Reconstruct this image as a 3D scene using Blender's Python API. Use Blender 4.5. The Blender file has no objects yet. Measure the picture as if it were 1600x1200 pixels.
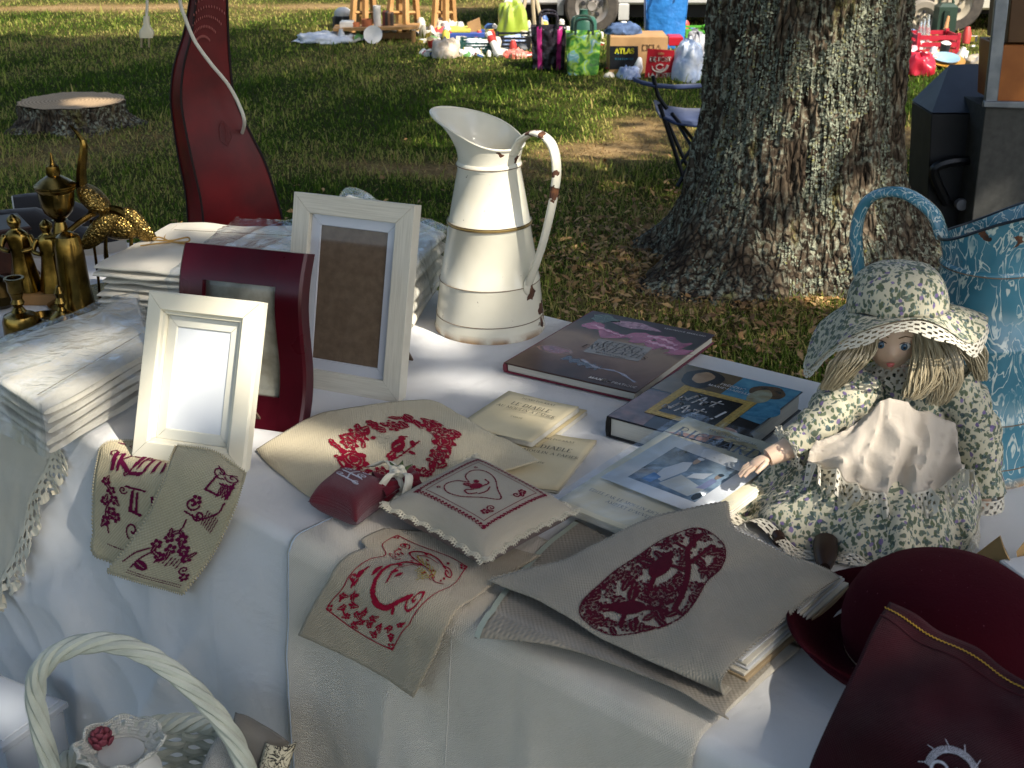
import bpy, bmesh, math, random
import numpy as np
from mathutils import Vector, Matrix, noise as mnoise

random.seed(7); rng = np.random.default_rng(11)
SC = bpy.context.scene
COL = SC.collection

# ------------------------------------------------------------------ camera
CAM_Z, PITCH, FPX = 1.60, math.radians(22.5), 2000.0      # focal length in pixels of a 1600 px wide picture
ZT = 0.75                                                 # table top
cd = bpy.data.cameras.new('camera'); cam = bpy.data.objects.new('camera', cd); COL.objects.link(cam)
cd.sensor_width = 36; cd.lens = 36*FPX/1600; cd.clip_start = .05; cd.clip_end = 500
cd.dof.use_dof = True; cd.dof.focus_distance = 2.3; cd.dof.aperture_fstop = 16
cam.location = (0, 0, CAM_Z); cam.rotation_euler = (math.pi/2-PITCH, 0, 0)
SC.camera = cam

# ------------------------------------------------------------------ world, sun, exposure
SUN_AZ, SUN_EL = math.radians(-42), math.radians(47)      # direction towards the sun (azimuth from +X, elevation)
SUN_DIR = Vector((math.cos(SUN_EL)*math.cos(SUN_AZ), math.cos(SUN_EL)*math.sin(SUN_AZ), math.sin(SUN_EL)))
w = bpy.data.worlds.new('World'); SC.world = w; w.use_nodes = True
nt = w.node_tree; bg = nt.nodes['Background']
sky = nt.nodes.new('ShaderNodeTexSky'); sky.sky_type = 'NISHITA'; sky.sun_disc = False
sky.dust_density = 2.2; sky.ozone_density = .7; sky.sun_elevation = SUN_EL; sky.sun_rotation = math.pi/2-SUN_AZ
nt.links.new(sky.outputs['Color'], bg.inputs['Color']); bg.inputs['Strength'].default_value = 0.13
sl = bpy.data.lights.new('sun', 'SUN'); sl.energy = 3.7; sl.angle = math.radians(.55); sl.color = (1, .93, .82)
sun = bpy.data.objects.new('sun', sl); COL.objects.link(sun)
sun.rotation_euler = (-SUN_DIR).to_track_quat('-Z', 'Y').to_euler(); sun.location = (6, -6, 9)
SC.view_settings.view_transform = 'Standard'; SC.view_settings.look = 'None'
SC.view_settings.exposure = 1.27; SC.view_settings.gamma = 1
SC.cycles.max_bounces = 7; SC.cycles.transparent_max_bounces = 12
SC.cycles.sample_clamp_indirect = 4

# ------------------------------------------------------------------ helpers: where a sight line meets the table, the ground or an upright plane
_F = np.array([0, math.cos(PITCH), -math.sin(PITCH)]); _R = np.array([1., 0, 0]); _U = np.array([0, math.sin(PITCH), math.cos(PITCH)])
_C = np.array([0, 0, CAM_Z])
def ray(px, py): return _F+_R*(px-800)/FPX+_U*(600-py)/FPX
def T(px, py, z=None):
    z = ZT if z is None else z
    d = ray(px, py); return Vector(_C+d*((z-_C[2])/d[2]))
def G(px, py, z=0.): return T(px, py, z)
def V(b, px, py):
    d = ray(px, py); return Vector(_C+d*(b[1]/d[1]))
def PL(p0, n, px, py):
    d = ray(px, py); n = np.array(n); return Vector(_C+d*(np.dot(np.array(p0)-_C, n)/np.dot(d, n)))
def proj(P):
    q = np.asarray(P)-_C; z = q@_F
    return np.stack([800+FPX*(q@_R)/z, 600-FPX*(q@_U)/z], -1)
def pxm(b): return FPX/float((np.array(b)-_C)@_F)          # picture pixels per metre at b

def S(h, k=1.0):
    h = h.lstrip('#'); c = [int(h[i:i+2], 16)/255 for i in (0, 2, 4)]
    return tuple((x/12.92 if x <= .04045 else ((x+.055)/1.055)**2.4)*k for x in c)

# ------------------------------------------------------------------ materials
class NB:
    def __init__(s, name):
        s.m = bpy.data.materials.new(name); s.m.use_nodes = True; s.t = s.m.node_tree; s.b = s.t.nodes['Principled BSDF']; s.out = s.t.nodes['Material Output']
    def n(s, typ, ins=None, **kw):
        x = s.t.nodes.new('ShaderNode'+typ)
        for k, v in kw.items(): setattr(x, k, v)
        for k, v in (ins or {}).items(): s.put(x.inputs[k], v)
        return x
    def put(s, sock, v):
        if hasattr(v, 'is_output'): s.t.links.new(v, sock)
        elif isinstance(v, (tuple, list)) and sock.type == 'RGBA' and len(v) == 3: sock.default_value = (*v, 1)
        else: sock.default_value = v
    def set(s, **kw):
        for k, v in kw.items(): s.put(s.b.inputs[k.replace('_', ' ')], v)
    def co(s, kind='Object'): return s.n('TexCoord').outputs[kind]
    def noise(s, scale, detail=3, co=None, dist=0, rough=.5, out='Fac'):
        ins = {'Scale': scale, 'Detail': detail, 'Distortion': dist, 'Roughness': rough}
        if co is not None: ins['Vector'] = co
        return s.n('TexNoise', ins).outputs[out]
    def ramp(s, fac, stops, interp='LINEAR'):
        r = s.n('ValToRGB', {'Fac': fac}); cr = r.color_ramp; cr.interpolation = interp
        while len(cr.elements) < len(stops): cr.elements.new(.5)
        for e, (p, c) in zip(cr.elements, stops):
            e.position = p; e.color = (*c, 1) if len(c) == 3 else c
        return r.outputs['Color']
    def step(s, fac, a, b): return s.n('MapRange', {'Value': fac, 'From Min': a, 'From Max': b}).outputs['Result']
    def mix(s, f, a, b, typ='MIX'):
        x = s.n('Mix', data_type='RGBA', blend_type=typ); s.put(x.inputs[0], f); s.put(x.inputs[6], a); s.put(x.inputs[7], b); return x.outputs[2]
    def math(s, op, a, b=0.):
        x = s.n('Math', operation=op); s.put(x.inputs[0], a); s.put(x.inputs[1], b); return x.outputs[0]
    def bump(s, h, strength=.3, dist=.002, chain=None):
        ins = {'Height': h, 'Strength': strength, 'Distance': dist}
        if chain is not None: ins['Normal'] = chain
        return s.n('Bump', ins).outputs['Normal']

MATS = {}
def mat(name, col, rough=.6, metal=0., col2=None, vs=6., bump=0., bs=60., bd=.002, spec=.35, sheen=0., coat=0., trans=0., detail=4, amount=1.):
    if name in MATS: return MATS[name]
    k = NB(name); co = k.co()
    c2 = col2 or tuple(x*.72 for x in col)
    f = k.noise(vs, detail, co)
    k.set(Base_Color=k.mix(k.step(f, .32, .68), col, tuple(a+(b-a)*amount for a, b in zip(col, c2))), Metallic=metal)
    k.set(Roughness=k.n('MapRange', {'Value': k.noise(vs*2.3, 3, co), 'To Min': max(.02, rough-.09), 'To Max': min(1, rough+.09)}).outputs['Result'])
    k.b.inputs['Specular IOR Level'].default_value = spec
    if sheen: k.set(Sheen_Weight=sheen)
    if coat: k.set(Coat_Weight=coat)
    if trans: k.set(Transmission_Weight=trans)
    if bump: k.set(Normal=k.bump(k.noise(bs, 4, co), bump, bd))
    MATS[name] = k.m; return k.m

def fabric(name, col, col2=None, thread=1.3, wave=.5, rough=.9, wrinkle=.35, sheen=.15, vs=9., wr_scale=14., soil=.0, transl=0., crease=0.):
    """woven cloth: two crossing thread waves in metres of cloth (UV), slubs and soft creases"""
    if name in MATS: return MATS[name]
    k = NB(name); uv = k.co('UV'); co = k.co()
    s = 1000./thread
    sep = k.n('SeparateXYZ', {'Vector': uv})
    a = k.math('SINE', k.math('MULTIPLY', sep.outputs['X'], s*math.pi))
    b = k.math('SINE', k.math('MULTIPLY', sep.outputs['Y'], s*math.pi))
    weave = k.math('MULTIPLY', a, b)
    slub = k.noise(s*.5, 2, uv)
    f = k.noise(vs, 5, co)
    c2 = col2 or tuple(x*.8 for x in col)
    base = k.mix(k.step(f, .3, .7), col, c2)
    base = k.mix(k.math('MULTIPLY', k.step(weave, -.9, .9), wave*.55), base, tuple(x*.62 for x in col))
    base = k.mix(k.math('MULTIPLY', k.step(slub, .45, .8), .25), base, tuple(min(1, x*1.12) for x in col))
    k.set(Base_Color=base, Roughness=rough, Sheen_Weight=sheen); k.b.inputs['Specular IOR Level'].default_value = .2
    nrm = k.bump(k.noise(wr_scale, 5, co, dist=.6), wrinkle, .012)
    if crease:                                            # ironed fold lines
        for s_ in ('X', 'Y'):
            pp = k.n('Math', operation='PINGPONG'); k.put(pp.inputs[0], sep.outputs[s_]); pp.inputs[1].default_value = crease
            nrm = k.bump(k.n('MapRange', {'Value': pp.outputs[0], 'From Min': 0., 'From Max': .012}, interpolation_type='SMOOTHSTEP').outputs['Result'], .35, .0025, nrm)
    k.set(Normal=k.bump(weave, .6, .0008, nrm))
    if transl:
        tr = k.n('BsdfTranslucent', {'Color': col}); mx = k.n('MixShader', {'Fac': transl}); k.t.links.new(k.b.outputs[0], mx.inputs[1]); k.t.links.new(tr.outputs[0], mx.inputs[2]); k.t.links.new(mx.outputs[0], k.out.inputs['Surface'])
    MATS[name] = k.m; return k.m

# ------------------------------------------------------------------ meshes
WM = {}
def tag(o, label=None, cat=None, group=None, kind=None):
    if label: o['label'] = label
    if cat: o['category'] = cat
    if group: o['group'] = group
    if kind: o['kind'] = kind
    return o
def thing(name, label, cat, loc=(0, 0, 0), rotz=0, group=None, m=None):
    o = bpy.data.objects.new(name, None); COL.objects.link(o); o.empty_display_size = .03
    m = m or Matrix.Translation(Vector(loc))@Matrix.Rotation(rotz, 4, 'Z')
    o.matrix_basis = m; WM[o.name] = m
    return tag(o, label, cat, group)
def wm_of(o):
    while o.parent is not None: o = o.parent
    return WM.get(o.name, Matrix.Identity(4))

class MB:
    def __init__(s): s.v = []; s.f = []; s.uv = None
    def add(s, vs, fs, uv=None):
        o = len(s.v)
        if uv is not None or s.uv is not None:
            if s.uv is None: s.uv = [(0., 0.)]*o
            s.uv += list(uv) if uv is not None else [(0., 0.)]*len(vs)
        s.v += [tuple(p) for p in vs]; s.f += [tuple(i+o for i in f) for f in fs]; return s
    def box(s, c, size, rot=None, bev=0.):
        x, y, z = (k/2 for k in size); R = rot or Matrix.Identity(3); c = Vector(c)
        if bev:
            P = []; F = []
            for sz in (-1, 1):
                for (ins, dz) in ((bev, 0), (0, bev)) if sz < 0 else ((0, bev), (bev, 0)):
                    zz = sz*(z-dz)
                    for (a, b) in ((-1, -1), (1, -1), (1, 1), (-1, 1)): P.append((a*(x-ins), b*(y-ins), zz))
            for r in range(3):
                for i in range(4): F.append((r*4+i, r*4+(i+1) % 4, r*4+4+(i+1) % 4, r*4+4+i))
            F += [(3, 2, 1, 0), (12, 13, 14, 15)]
        else:
            P = [(-x, -y, -z), (x, -y, -z), (x, y, -z), (-x, y, -z), (-x, -y, z), (x, -y, z), (x, y, z), (-x, y, z)]
            F = [(3, 2, 1, 0), (4, 5, 6, 7), (0, 1, 5, 4), (1, 2, 6, 5), (2, 3, 7, 6), (3, 0, 4, 7)]
        return s.add([c+R@Vector(p) for p in P], F)
    def lathe(s, prof, n=32, c=(0, 0, 0), R=None, cap=True, sx=1., sy=1.):
        R = R or Matrix.Identity(3); c = Vector(c); P = []; F = []
        for r, z in prof:
            for i in range(n):
                a = 2*math.pi*i/n; P.append(c+R@Vector((r*sx*math.cos(a), r*sy*math.sin(a), z)))
        for j in range(len(prof)-1):
            for i in range(n): F.append((j*n+i, j*n+(i+1) % n, (j+1)*n+(i+1) % n, (j+1)*n+i))
        if cap:
            if prof[0][0] > 1e-4: F.append(tuple(range(n-1, -1, -1)))
            if prof[-1][0] > 1e-4: F.append(tuple(range((len(prof)-1)*n, len(prof)*n)))
        return s.add(P, F)
    def tube(s, path, r, n=8, cap=True, closed=False, flat=1., up=None):
        pts = [Vector(p) for p in path]; m = len(pts); rs = r if hasattr(r, '__len__') else [r]*m
        P = []; F = []; prev = None
        for i, p in enumerate(pts):
            t = (pts[(i+1) % m]-pts[i-1]) if closed else (pts[min(i+1, m-1)]-pts[max(i-1, 0)])
            t.normalize()
            if prev is None:
                u = Vector(up) if up else (Vector((0, 0, 1)) if abs(t.z) < .9 else Vector((1, 0, 0)))
            else: u = prev
            u = (u-t*u.dot(t)).normalized(); prev = u; w_ = t.cross(u)
            for k in range(n):
                a = 2*math.pi*k/n; P.append(p+(u*math.cos(a)*flat+w_*math.sin(a))*rs[i])
        for i in range(m if closed else m-1):
            for k in range(n):
                j = (i+1) % m; F.append((i*n+k, i*n+(k+1) % n, j*n+(k+1) % n, j*n+k))
        if cap and not closed: F += [tuple(range(n-1, -1, -1)), tuple(range((m-1)*n, m*n))]
        return s.add(P, F)
    def grid(s, P, uv=None, wrap_u=False, wrap_v=False):
        nu, nv = len(P), len(P[0]); F = []
        for i in range(nu-(0 if wrap_u else 1)):
            for j in range(nv-(0 if wrap_v else 1)):
                a, b = (i+1) % nu, (j+1) % nv; F.append((i*nv+j, a*nv+j, a*nv+b, i*nv+b))
        return s.add([p for r in P for p in r], F, None if uv is None else [tuple(q) for r in uv for q in r])
    def prism(s, pts, vec):
        n = len(pts); v = Vector(vec); P = [Vector(p) for p in pts]+[Vector(p)+v for p in pts]
        return s.add(P, [tuple(range(n-1, -1, -1)), tuple(range(n, 2*n))]+[(i, (i+1) % n, n+(i+1) % n, n+i) for i in range(n)])
    def ell(s, c, rad, n=12, m=8, R=None):
        prof = [(max(1e-5, math.sin(math.pi*j/m)), -math.cos(math.pi*j/m)) for j in range(m+1)]
        R = R or Matrix.Identity(3); q = MB().lathe(prof, n, cap=False); c = Vector(c)
        return s.add([c+R@Vector((p[0]*rad[0], p[1]*rad[1], p[2]*rad[2])) for p in q.v], q.f)
    def jitter(s, amp, sc):
        s.v = [tuple(Vector(p)+mnoise.noise_vector(Vector(p)*sc)*amp) for p in s.v]; return s
    def build(s, name, material, parent=None, world=False, loc=None, smooth=38, solid=0., sub=0, bevel=0.):
        me = bpy.data.meshes.new(name); V_ = np.array(s.v, dtype=np.float64).reshape(-1, 3)
        if parent is not None and world:
            inv = np.array(wm_of(parent).inverted()); V_ = V_@inv[:3, :3].T+inv[:3, 3]
        if parent is None and loc is not None: V_ = V_-np.array(loc)
        me.from_pydata(V_.tolist(), [], s.f)
        if s.uv is not None:
            ul = me.uv_layers.new(name='UVMap'); li = np.empty(len(me.loops), dtype=np.int32); me.loops.foreach_get('vertex_index', li)
            ul.data.foreach_set('uv', np.array(s.uv, dtype=np.float32)[li].ravel())
        if smooth:
            me.polygons.foreach_set('use_smooth', [True]*len(me.polygons)); me.update(); me.set_sharp_from_angle(angle=math.radians(smooth))
        me.materials.append(material)
        o = bpy.data.objects.new(name, me); COL.objects.link(o)
        if parent is not None: o.parent = parent
        elif loc is not None: o.location = loc
        if solid:
            q = o.modifiers.new('thickness', 'SOLIDIFY'); q.thickness = solid; q.offset = -1
        if bevel:
            q = o.modifiers.new('bevel', 'BEVEL'); q.width = bevel; q.segments = 2; q.limit_method = 'ANGLE'; q.angle_limit = math.radians(40)
        if sub:
            q = o.modifiers.new('sub', 'SUBSURF'); q.levels = sub; q.render_levels = sub
        return o

def copy_tree(o, parent=None):
    c = o.copy(); COL.objects.link(c); c.parent = parent
    for ch in list(o.children): copy_tree(ch, c)
    if o.name in WM: WM[c.name] = WM[o.name]
    return c
def place(o, m): o.matrix_basis = m; WM[o.name] = m
def fn3(x, y, z, s=1.): return mnoise.noise(Vector((x*s, y*s, z*s)))
def cr(pts, n):
    """Catmull-Rom through the points, n samples"""
    P = [np.array(p, dtype=float) for p in pts]; m = len(P)
    if m == 2: return [P[0]+(P[1]-P[0])*t for t in np.linspace(0, 1, n)]
    P = [2*P[0]-P[1]]+P+[2*P[-1]-P[-2]]; out = []
    for t in np.linspace(0, m-1-1e-9, n):
        i = int(t); f = t-i; a, b, c, d = P[i:i+4]
        out.append(.5*((2*b)+(c-a)*f+(2*a-5*b+4*c-d)*f*f+(3*b-a-3*c+d)*f**3))
    return out
def sgrid(rows, nu, nv):
    """dense grid through rows of control points (any dimension)"""
    R_ = [cr(r, nv) for r in rows]
    return np.array([cr([r[j] for r in R_], nu) for j in range(nv)]).transpose(1, 0, 2)
def frame_px(tl, tr, br, bl, z=None):
    """an upright rectangle standing on the table: its foot on the table, its top from the sight line; returns matrix (x along the foot, y up the face, z out of the face), width, height"""
    a, b = T(*bl, z), T(*br, z); x = (b-a); wd = x.length; x.normalize()
    p = PL(a, x, *tl); q = PL(b, x, *tr); y = ((p-a)+(q-b))*.5; y = y-x*y.dot(x); h = y.length; y.normalize(); zz = x.cross(y)
    m = Matrix((x, y, zz)).transposed().to_4x4(); m.translation = a
    return m, wd, h
def lay_px(fl, fr, bl, z=None, square=True):
    """a rectangle lying flat: front-left, front-right, back-left corners; returns matrix (x along the front, y to the back), width, depth"""
    a, b, c = T(*fl, z), T(*fr, z), T(*bl, z); x = b-a; wd = x.length; x.normalize(); up = Vector((0, 0, 1)); y = up.cross(x); d = (c-a).dot(y)
    m = Matrix((x, y, up)).transposed().to_4x4(); m.translation = a
    return m, wd, d

# ------------------------------------------------------------------ the cloth-covered table edge: (a, d) runs along the edge and over it
_e0, _e1 = T(347, 776), T(1090, 1140)
EA = (_e1-_e0).normalized(); EN = Vector((EA.y, -EA.x, 0))
if EN.y > 0: EN = -EN
RE = .016
def to_ad(px, py, off=0.):
    p = T(px, py, ZT+off); d = (p-_e0).dot(EN)
    if d <= RE*.8: return np.array([(p-_e0).dot(EA), d, off])
    q = PL(_e0+EN*(RE+off), EN, px, py)
    return np.array([(q-_e0).dot(EA), RE*math.pi/2+(ZT-RE-q.z), off])
def drape(a, d, off):
    p = _e0+EA*a
    if d <= 0: return p+EN*d+Vector((0, 0, off))
    if d < RE*math.pi/2:
        t = d/RE; return p+EN*((RE+off)*math.sin(t))+Vector((0, 0, (RE+off)*math.cos(t)-RE))
    return p+EN*(RE+off)-Vector((0, 0, RE+d-RE*math.pi/2))
class Cloth:
    """a cloth through rows of (px, py, height above the table/front) points"""
    def __init__(s, rows, nu=40, nv=40, wr=.002, ws=14., seed=0., raw=None, over=None, world=False):
        if world:
            s.P = sgrid([[tuple(p) for p in r] for r in rows], nu, nv); s.nu, s.nv = nu, nv; s.px = proj(s.P); s.uv = np.stack(np.meshgrid(np.linspace(0, .24, nu), np.linspace(0, .12, nv), indexing='ij'), -1)
            for i in range(nu):
                for j in range(nv): p = s.P[i, j]; s.P[i, j] = p+np.array(EN)*wr*mnoise.noise(Vector(p*ws))
            return
        A = sgrid([[to_ad(*p) for p in r] for r in rows], nu, nv) if raw is None else raw
        nu, nv = A.shape[:2]; s.nu, s.nv = nu, nv
        P = np.zeros((nu, nv, 3))
        for i in range(nu):
            for j in range(nv):
                a, d, o = A[i, j]; o += wr*(.5+mnoise.noise(Vector((a*ws+seed, d*ws, seed)))+.5*mnoise.noise(Vector((a*ws*2.3+seed, d*ws*2.3, 3.))))
                if over is not None: o = max(o, over(a, d)+.004)
                P[i, j] = drape(a, d, max(o, .0012))
        s.P = P; s.px = proj(P)
        s.uv = A[:, :, :2]
    def mesh(s, edge=0., thick=None): return MB().grid(s.P, s.uv)
    def at(s, u, v):
        """position and normal at fractions u, v"""
        x = min(max(u, 0), 1)*(s.nu-1); y = min(max(v, 0), 1)*(s.nv-1); i = min(int(x), s.nu-2); j = min(int(y), s.nv-2); f, g = x-i, y-j
        P = s.P; p = (P[i, j]*(1-f)*(1-g)+P[i+1, j]*f*(1-g)+P[i, j+1]*(1-f)*g+P[i+1, j+1]*f*g)
        n = np.cross(P[i+1, j]-P[i, j], P[i, j+1]-P[i, j]); n = n/np.linalg.norm(n)
        if n@(_C-p) < 0: n = -n
        return p, n
    def uvof(s, px, py):
        d = ((s.px-np.array([px, py]))**2).sum(-1); i, j = np.unravel_index(np.argmin(d), d.shape)
        return np.array([i/(s.nu-1), j/(s.nv-1)])
def stitches(mb, cv, q, surf, lift=.0009, gap=1.0):
    """cross-stitch: one small raised quad per filled cell of the chart cv, chart corners q (tl, tr, br, bl) in the cloth's own u, v"""
    H_, W_ = cv.shape; q = [np.array(x, dtype=float) for x in q]
    for y, x in zip(*np.nonzero(cv)):
        pts = []
        for dx, dy in ((-.5, -.5), (.5, -.5), (.5, .5), (-.5, .5)):
            s_, t_ = (x+.5+dx*gap)/W_, (y+.5+dy*gap)/H_
            u, v = q[0]*(1-s_)*(1-t_)+q[1]*s_*(1-t_)+q[2]*s_*t_+q[3]*(1-s_)*t_
            p, n = surf(u, v); pts.append(p+n*lift)
        mb.add(pts, [(0, 1, 2, 3)])
    return mb

# ------------------------------------------------------------------ charts for embroidery (small rasters drawn by code)
class Chart:
    def __init__(s, w_, h, k=1.55): H_, W_ = int(h*k), int(w_*k); s.k = k; s.a = np.zeros((H_, W_), bool); s.Y, s.X = np.mgrid[0:H_, 0:W_]; s.X = (s.X+.5)/k; s.Y = (s.Y+.5)/k
    def seg(s, p, q, r, on=True):
        p, q = np.array(p, float), np.array(q, float); d = q-p; L = max(1e-6, d@d)
        t = np.clip(((s.X-p[0])*d[0]+(s.Y-p[1])*d[1])/L, 0, 1)
        s.a[np.hypot(s.X-p[0]-t*d[0], s.Y-p[1]-t*d[1]) <= r*.8] = on; return s
    def line(s, pts, r=.6, n=0, on=True):
        pts = cr(pts, n) if n else pts
        for p, q in zip(pts[:-1], pts[1:]): s.seg(p, q, r, on)
        return s
    def nib(s, pts, w_=2.2, n=0, ang=-40, thin=.55):
        pts = cr(pts, n) if n else [np.array(p, float) for p in pts]; v = np.array([math.cos(math.radians(ang)), math.sin(math.radians(ang))])*w_
        for p, q in zip(pts[:-1], pts[1:]):
            L = max(2, int(np.hypot(*(np.array(q)-p))*1.5))
            for t in np.linspace(0, 1, L): c = np.array(p)+(np.array(q)-p)*t; s.seg(c-v, c+v, thin)
        return s
    def ell(s, cx, cy, rx, ry, rot=0, on=True):
        c, n = math.cos(rot), math.sin(rot); x = (s.X-cx)*c+(s.Y-cy)*n; y = -(s.X-cx)*n+(s.Y-cy)*c
        s.a[(x/rx)**2+(y/ry)**2 <= 1] = on; return s
    def ring(s, cx, cy, rx, ry, wd=.8, rot=0):
        c, n = math.cos(rot), math.sin(rot); x = (s.X-cx)*c+(s.Y-cy)*n; y = -(s.X-cx)*n+(s.Y-cy)*c; r = np.sqrt((x/rx)**2+(y/ry)**2)
        s.a[abs(r-1)*min(rx, ry) <= wd] = True; return s
    def leaf(s, x, y, ang, L, wd=.34):
        cx, cy = x+math.cos(ang)*L/2, y+math.sin(ang)*L/2
        s.ell(cx, cy, L/2, max(.8, L*wd/1.6), ang)
        if L > 6: s.seg((x+math.cos(ang)*L*.15, y+math.sin(ang)*L*.15), (x+math.cos(ang)*L*.8, y+math.sin(ang)*L*.8), .45, False)
        return s
    def rose(s, x, y, r):
        s.ell(x, y, r, r*.92)
        for k, (f, w_) in enumerate(((.72, .4), (.42, .4))):
            for a in range(3):
                t0 = a*2.1+k*.9; s.line([(x+math.cos(t0+t)*r*f, y+math.sin(t0+t)*r*f) for t in np.linspace(0, 1.5, 7)], .5, on=False)
        for a in range(7): t = a*.9; s.ell(x+math.cos(t)*r, y+math.sin(t)*r, r*.3, r*.3)
        return s
    def flower(s, x, y, r, n=5):
        for k in range(n): a = k*2*math.pi/n+.3; s.ell(x+math.cos(a)*r*.62, y+math.sin(a)*r*.62, r*.36, r*.36)
        s.ell(x, y, r*.22, r*.22, on=False); return s
    def scroll(s, x, y, r, a0, turns=1.2, sgn=1, wd=.8):
        s.line([(x+math.cos(a0+sgn*t*2*math.pi)*r*(1-t/turns*.85), y+math.sin(a0+sgn*t*2*math.pi)*r*(1-t/turns*.85)) for t in np.linspace(0, turns, 24)], wd); return s

# ------------------------------------------------------------------ drawn letters: thick and thin strokes with serifs
def _arc(cx, cy, rx, ry, a0, a1, n=9): return [(cx+rx*math.cos(math.radians(a)), cy+ry*math.sin(math.radians(a))) for a in np.linspace(a0, a1, n)]
B_, b_ = 1, 0
GL = {'A': (.8, [(b_, [(.06, 0), (.38, 1)]), (B_, [(.38, 1), (.74, 0)]), (b_, [(.18, .36), (.6, .36)])], [(.06, 0), (.74, 0)]),
 'B': (.66, [(B_, [(.14, 0), (.14, 1)]), (b_, [(.14, 1), (.35, 1)]+_arc(.35, .77, .2, .23, 90, -90)+[(.14, .54)]), (b_, [(.35, .54)]+_arc(.36, .27, .24, .27, 90, -90)+[(.14, 0)])], [(.14, 0), (.14, 1)]),
 'C': (.74, [(B_, _arc(.42, .5, .34, .5, 150, 215)), (b_, _arc(.42, .5, .34, .5, 45, 150)+[]), (b_, _arc(.42, .5, .34, .5, 215, 318)), (b_, [(.68, .98), (.67, .72)])], []),
 'D': (.8, [(B_, [(.14, 0), (.14, 1)]), (b_, [(.14, 1), (.3, 1)]+_arc(.34, .5, .36, .5, 90, -90, 13)+[(.14, 0)]), (B_, _arc(.34, .5, .36, .5, 40, -40, 7))], [(.14, 0), (.14, 1)]),
 'E': (.62, [(B_, [(.14, 0), (.14, 1)]), (b_, [(.14, 1), (.54, 1), (.55, .84)]), (b_, [(.14, .52), (.42, .52)]), (b_, [(.14, 0), (.56, 0), (.58, .18)])], [(.14, 0), (.14, 1)]),
 'F': (.58, [(B_, [(.14, 0), (.14, 1)]), (b_, [(.14, 1), (.52, 1), (.53, .84)]), (b_, [(.14, .52), (.42, .52)])], [(.14, 0), (.14, 1)]),
 'G': (.8, [(B_, _arc(.42, .5, .34, .5, 150, 215)), (b_, _arc(.42, .5, .34, .5, 45, 150)), (b_, _arc(.42, .5, .34, .5, 215, 320)), (B_, [(.68, .05), (.68, .4)])], [(.68, .4)]),
 'H': (.86, [(B_, [(.16, 0), (.16, 1)]), (B_, [(.7, 0), (.7, 1)]), (b_, [(.16, .52), (.7, .52)])], [(.16, 0), (.16, 1), (.7, 0), (.7, 1)]),
 'I': (.34, [(B_, [(.17, 0), (.17, 1)])], [(.17, 0), (.17, 1)]),
 'L': (.6, [(B_, [(.14, 0), (.14, 1)]), (b_, [(.14, 0), (.54, 0), (.56, .2)])], [(.14, 0), (.14, 1)]),
 'M': (1., [(b_, [(.12, 0), (.14, 1)]), (B_, [(.14, 1), (.48, .05)]), (b_, [(.48, .05), (.82, 1)]), (B_, [(.84, 0), (.82, 1)])], [(.12, 0), (.12, 1), (.84, 0), (.84, 1)]),
 'N': (.84, [(b_, [(.14, 0), (.14, 1)]), (B_, [(.14, 1), (.7, 0)]), (b_, [(.7, 0), (.7, 1)])], [(.14, 0), (.14, 1), (.7, 1)]),
 'O': (.84, [(b_, _arc(.42, .5, .34, .5, 0, 360, 21)), (B_, _arc(.42, .5, .34, .5, 145, 215)), (B_, _arc(.42, .5, .34, .5, -35, 35))], []),
 'P': (.62, [(B_, [(.14, 0), (.14, 1)]), (b_, [(.14, 1), (.34, 1)]+_arc(.34, .74, .22, .26, 90, -90)+[(.14, .48)])], [(.14, 0), (.14, 1)]),
 'Q': (.84, [(b_, _arc(.42, .5, .34, .5, 0, 360, 21)), (B_, _arc(.42, .5, .34, .5, 145, 215)), (B_, _arc(.42, .5, .34, .5, -35, 35)), (b_, [(.45, .05), (.8, -.15)])], []),
 'R': (.72, [(B_, [(.14, 0), (.14, 1)]), (b_, [(.14, 1), (.34, 1)]+_arc(.34, .75, .22, .25, 90, -90)+[(.14, .5)]), (B_, [(.32, .5), (.64, 0)])], [(.14, 0), (.14, 1), (.66, 0)]),
 'S': (.58, [(b_, _arc(.29, .76, .2, .24, 20, 180)), (B_, [(.09, .76), (.2, .57), (.4, .45), (.5, .26)]), (b_, _arc(.29, .26, .21, .26, 0, -165))], []),
 'T': (.72, [(B_, [(.36, 0), (.36, 1)]), (b_, [(.05, .82), (.06, 1), (.66, 1), (.67, .82)])], [(.36, 0)]),
 'U': (.8, [(B_, [(.15, 1), (.15, .3)]), (b_, _arc(.4, .3, .26, .3, 180, 360)), (b_, [(.66, .3), (.66, 1)])], [(.15, 1), (.66, 1)]),
 'V': (.78, [(B_, [(.06, 1), (.4, 0)]), (b_, [(.4, 0), (.72, 1)])], [(.06, 1), (.72, 1)]),
 'X': (.76, [(B_, [(.08, 1), (.68, 0)]), (b_, [(.68, 1), (.08, 0)])], [(.08, 1), (.68, 0), (.68, 1), (.08, 0)]),
 "'": (.26, [(B_, [(.13, 1), (.1, .78)])], []), '!': (.3, [(B_, [(.15, 1), (.15, .32)]), (B_, [(.15, .1), (.15, 0)])], []), '-': (.4, [(B_, [(.08, .4), (.32, .4)])], []), ' ': (.34, [], [])}
GL['É'] = (GL['E'][0], GL['E'][1]+[(b_, [(.28, 1.12), (.42, 1.3)])], GL['E'][2])
def stroke2d(mb, pts, wd, f):
    pts = [np.array(p, float) for p in pts]
    for p, q in zip(pts[:-1], pts[1:]):
        d = q-p; L = np.hypot(*d)
        if L < 1e-6: continue
        n = np.array([-d[1], d[0]])/L*wd/2; e = d/L*wd*.2
        mb.add([f(*(p-n-e)), f(*(q-n+e)), f(*(q+n+e)), f(*(p+n-e))], [(0, 1, 2, 3)])
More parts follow.
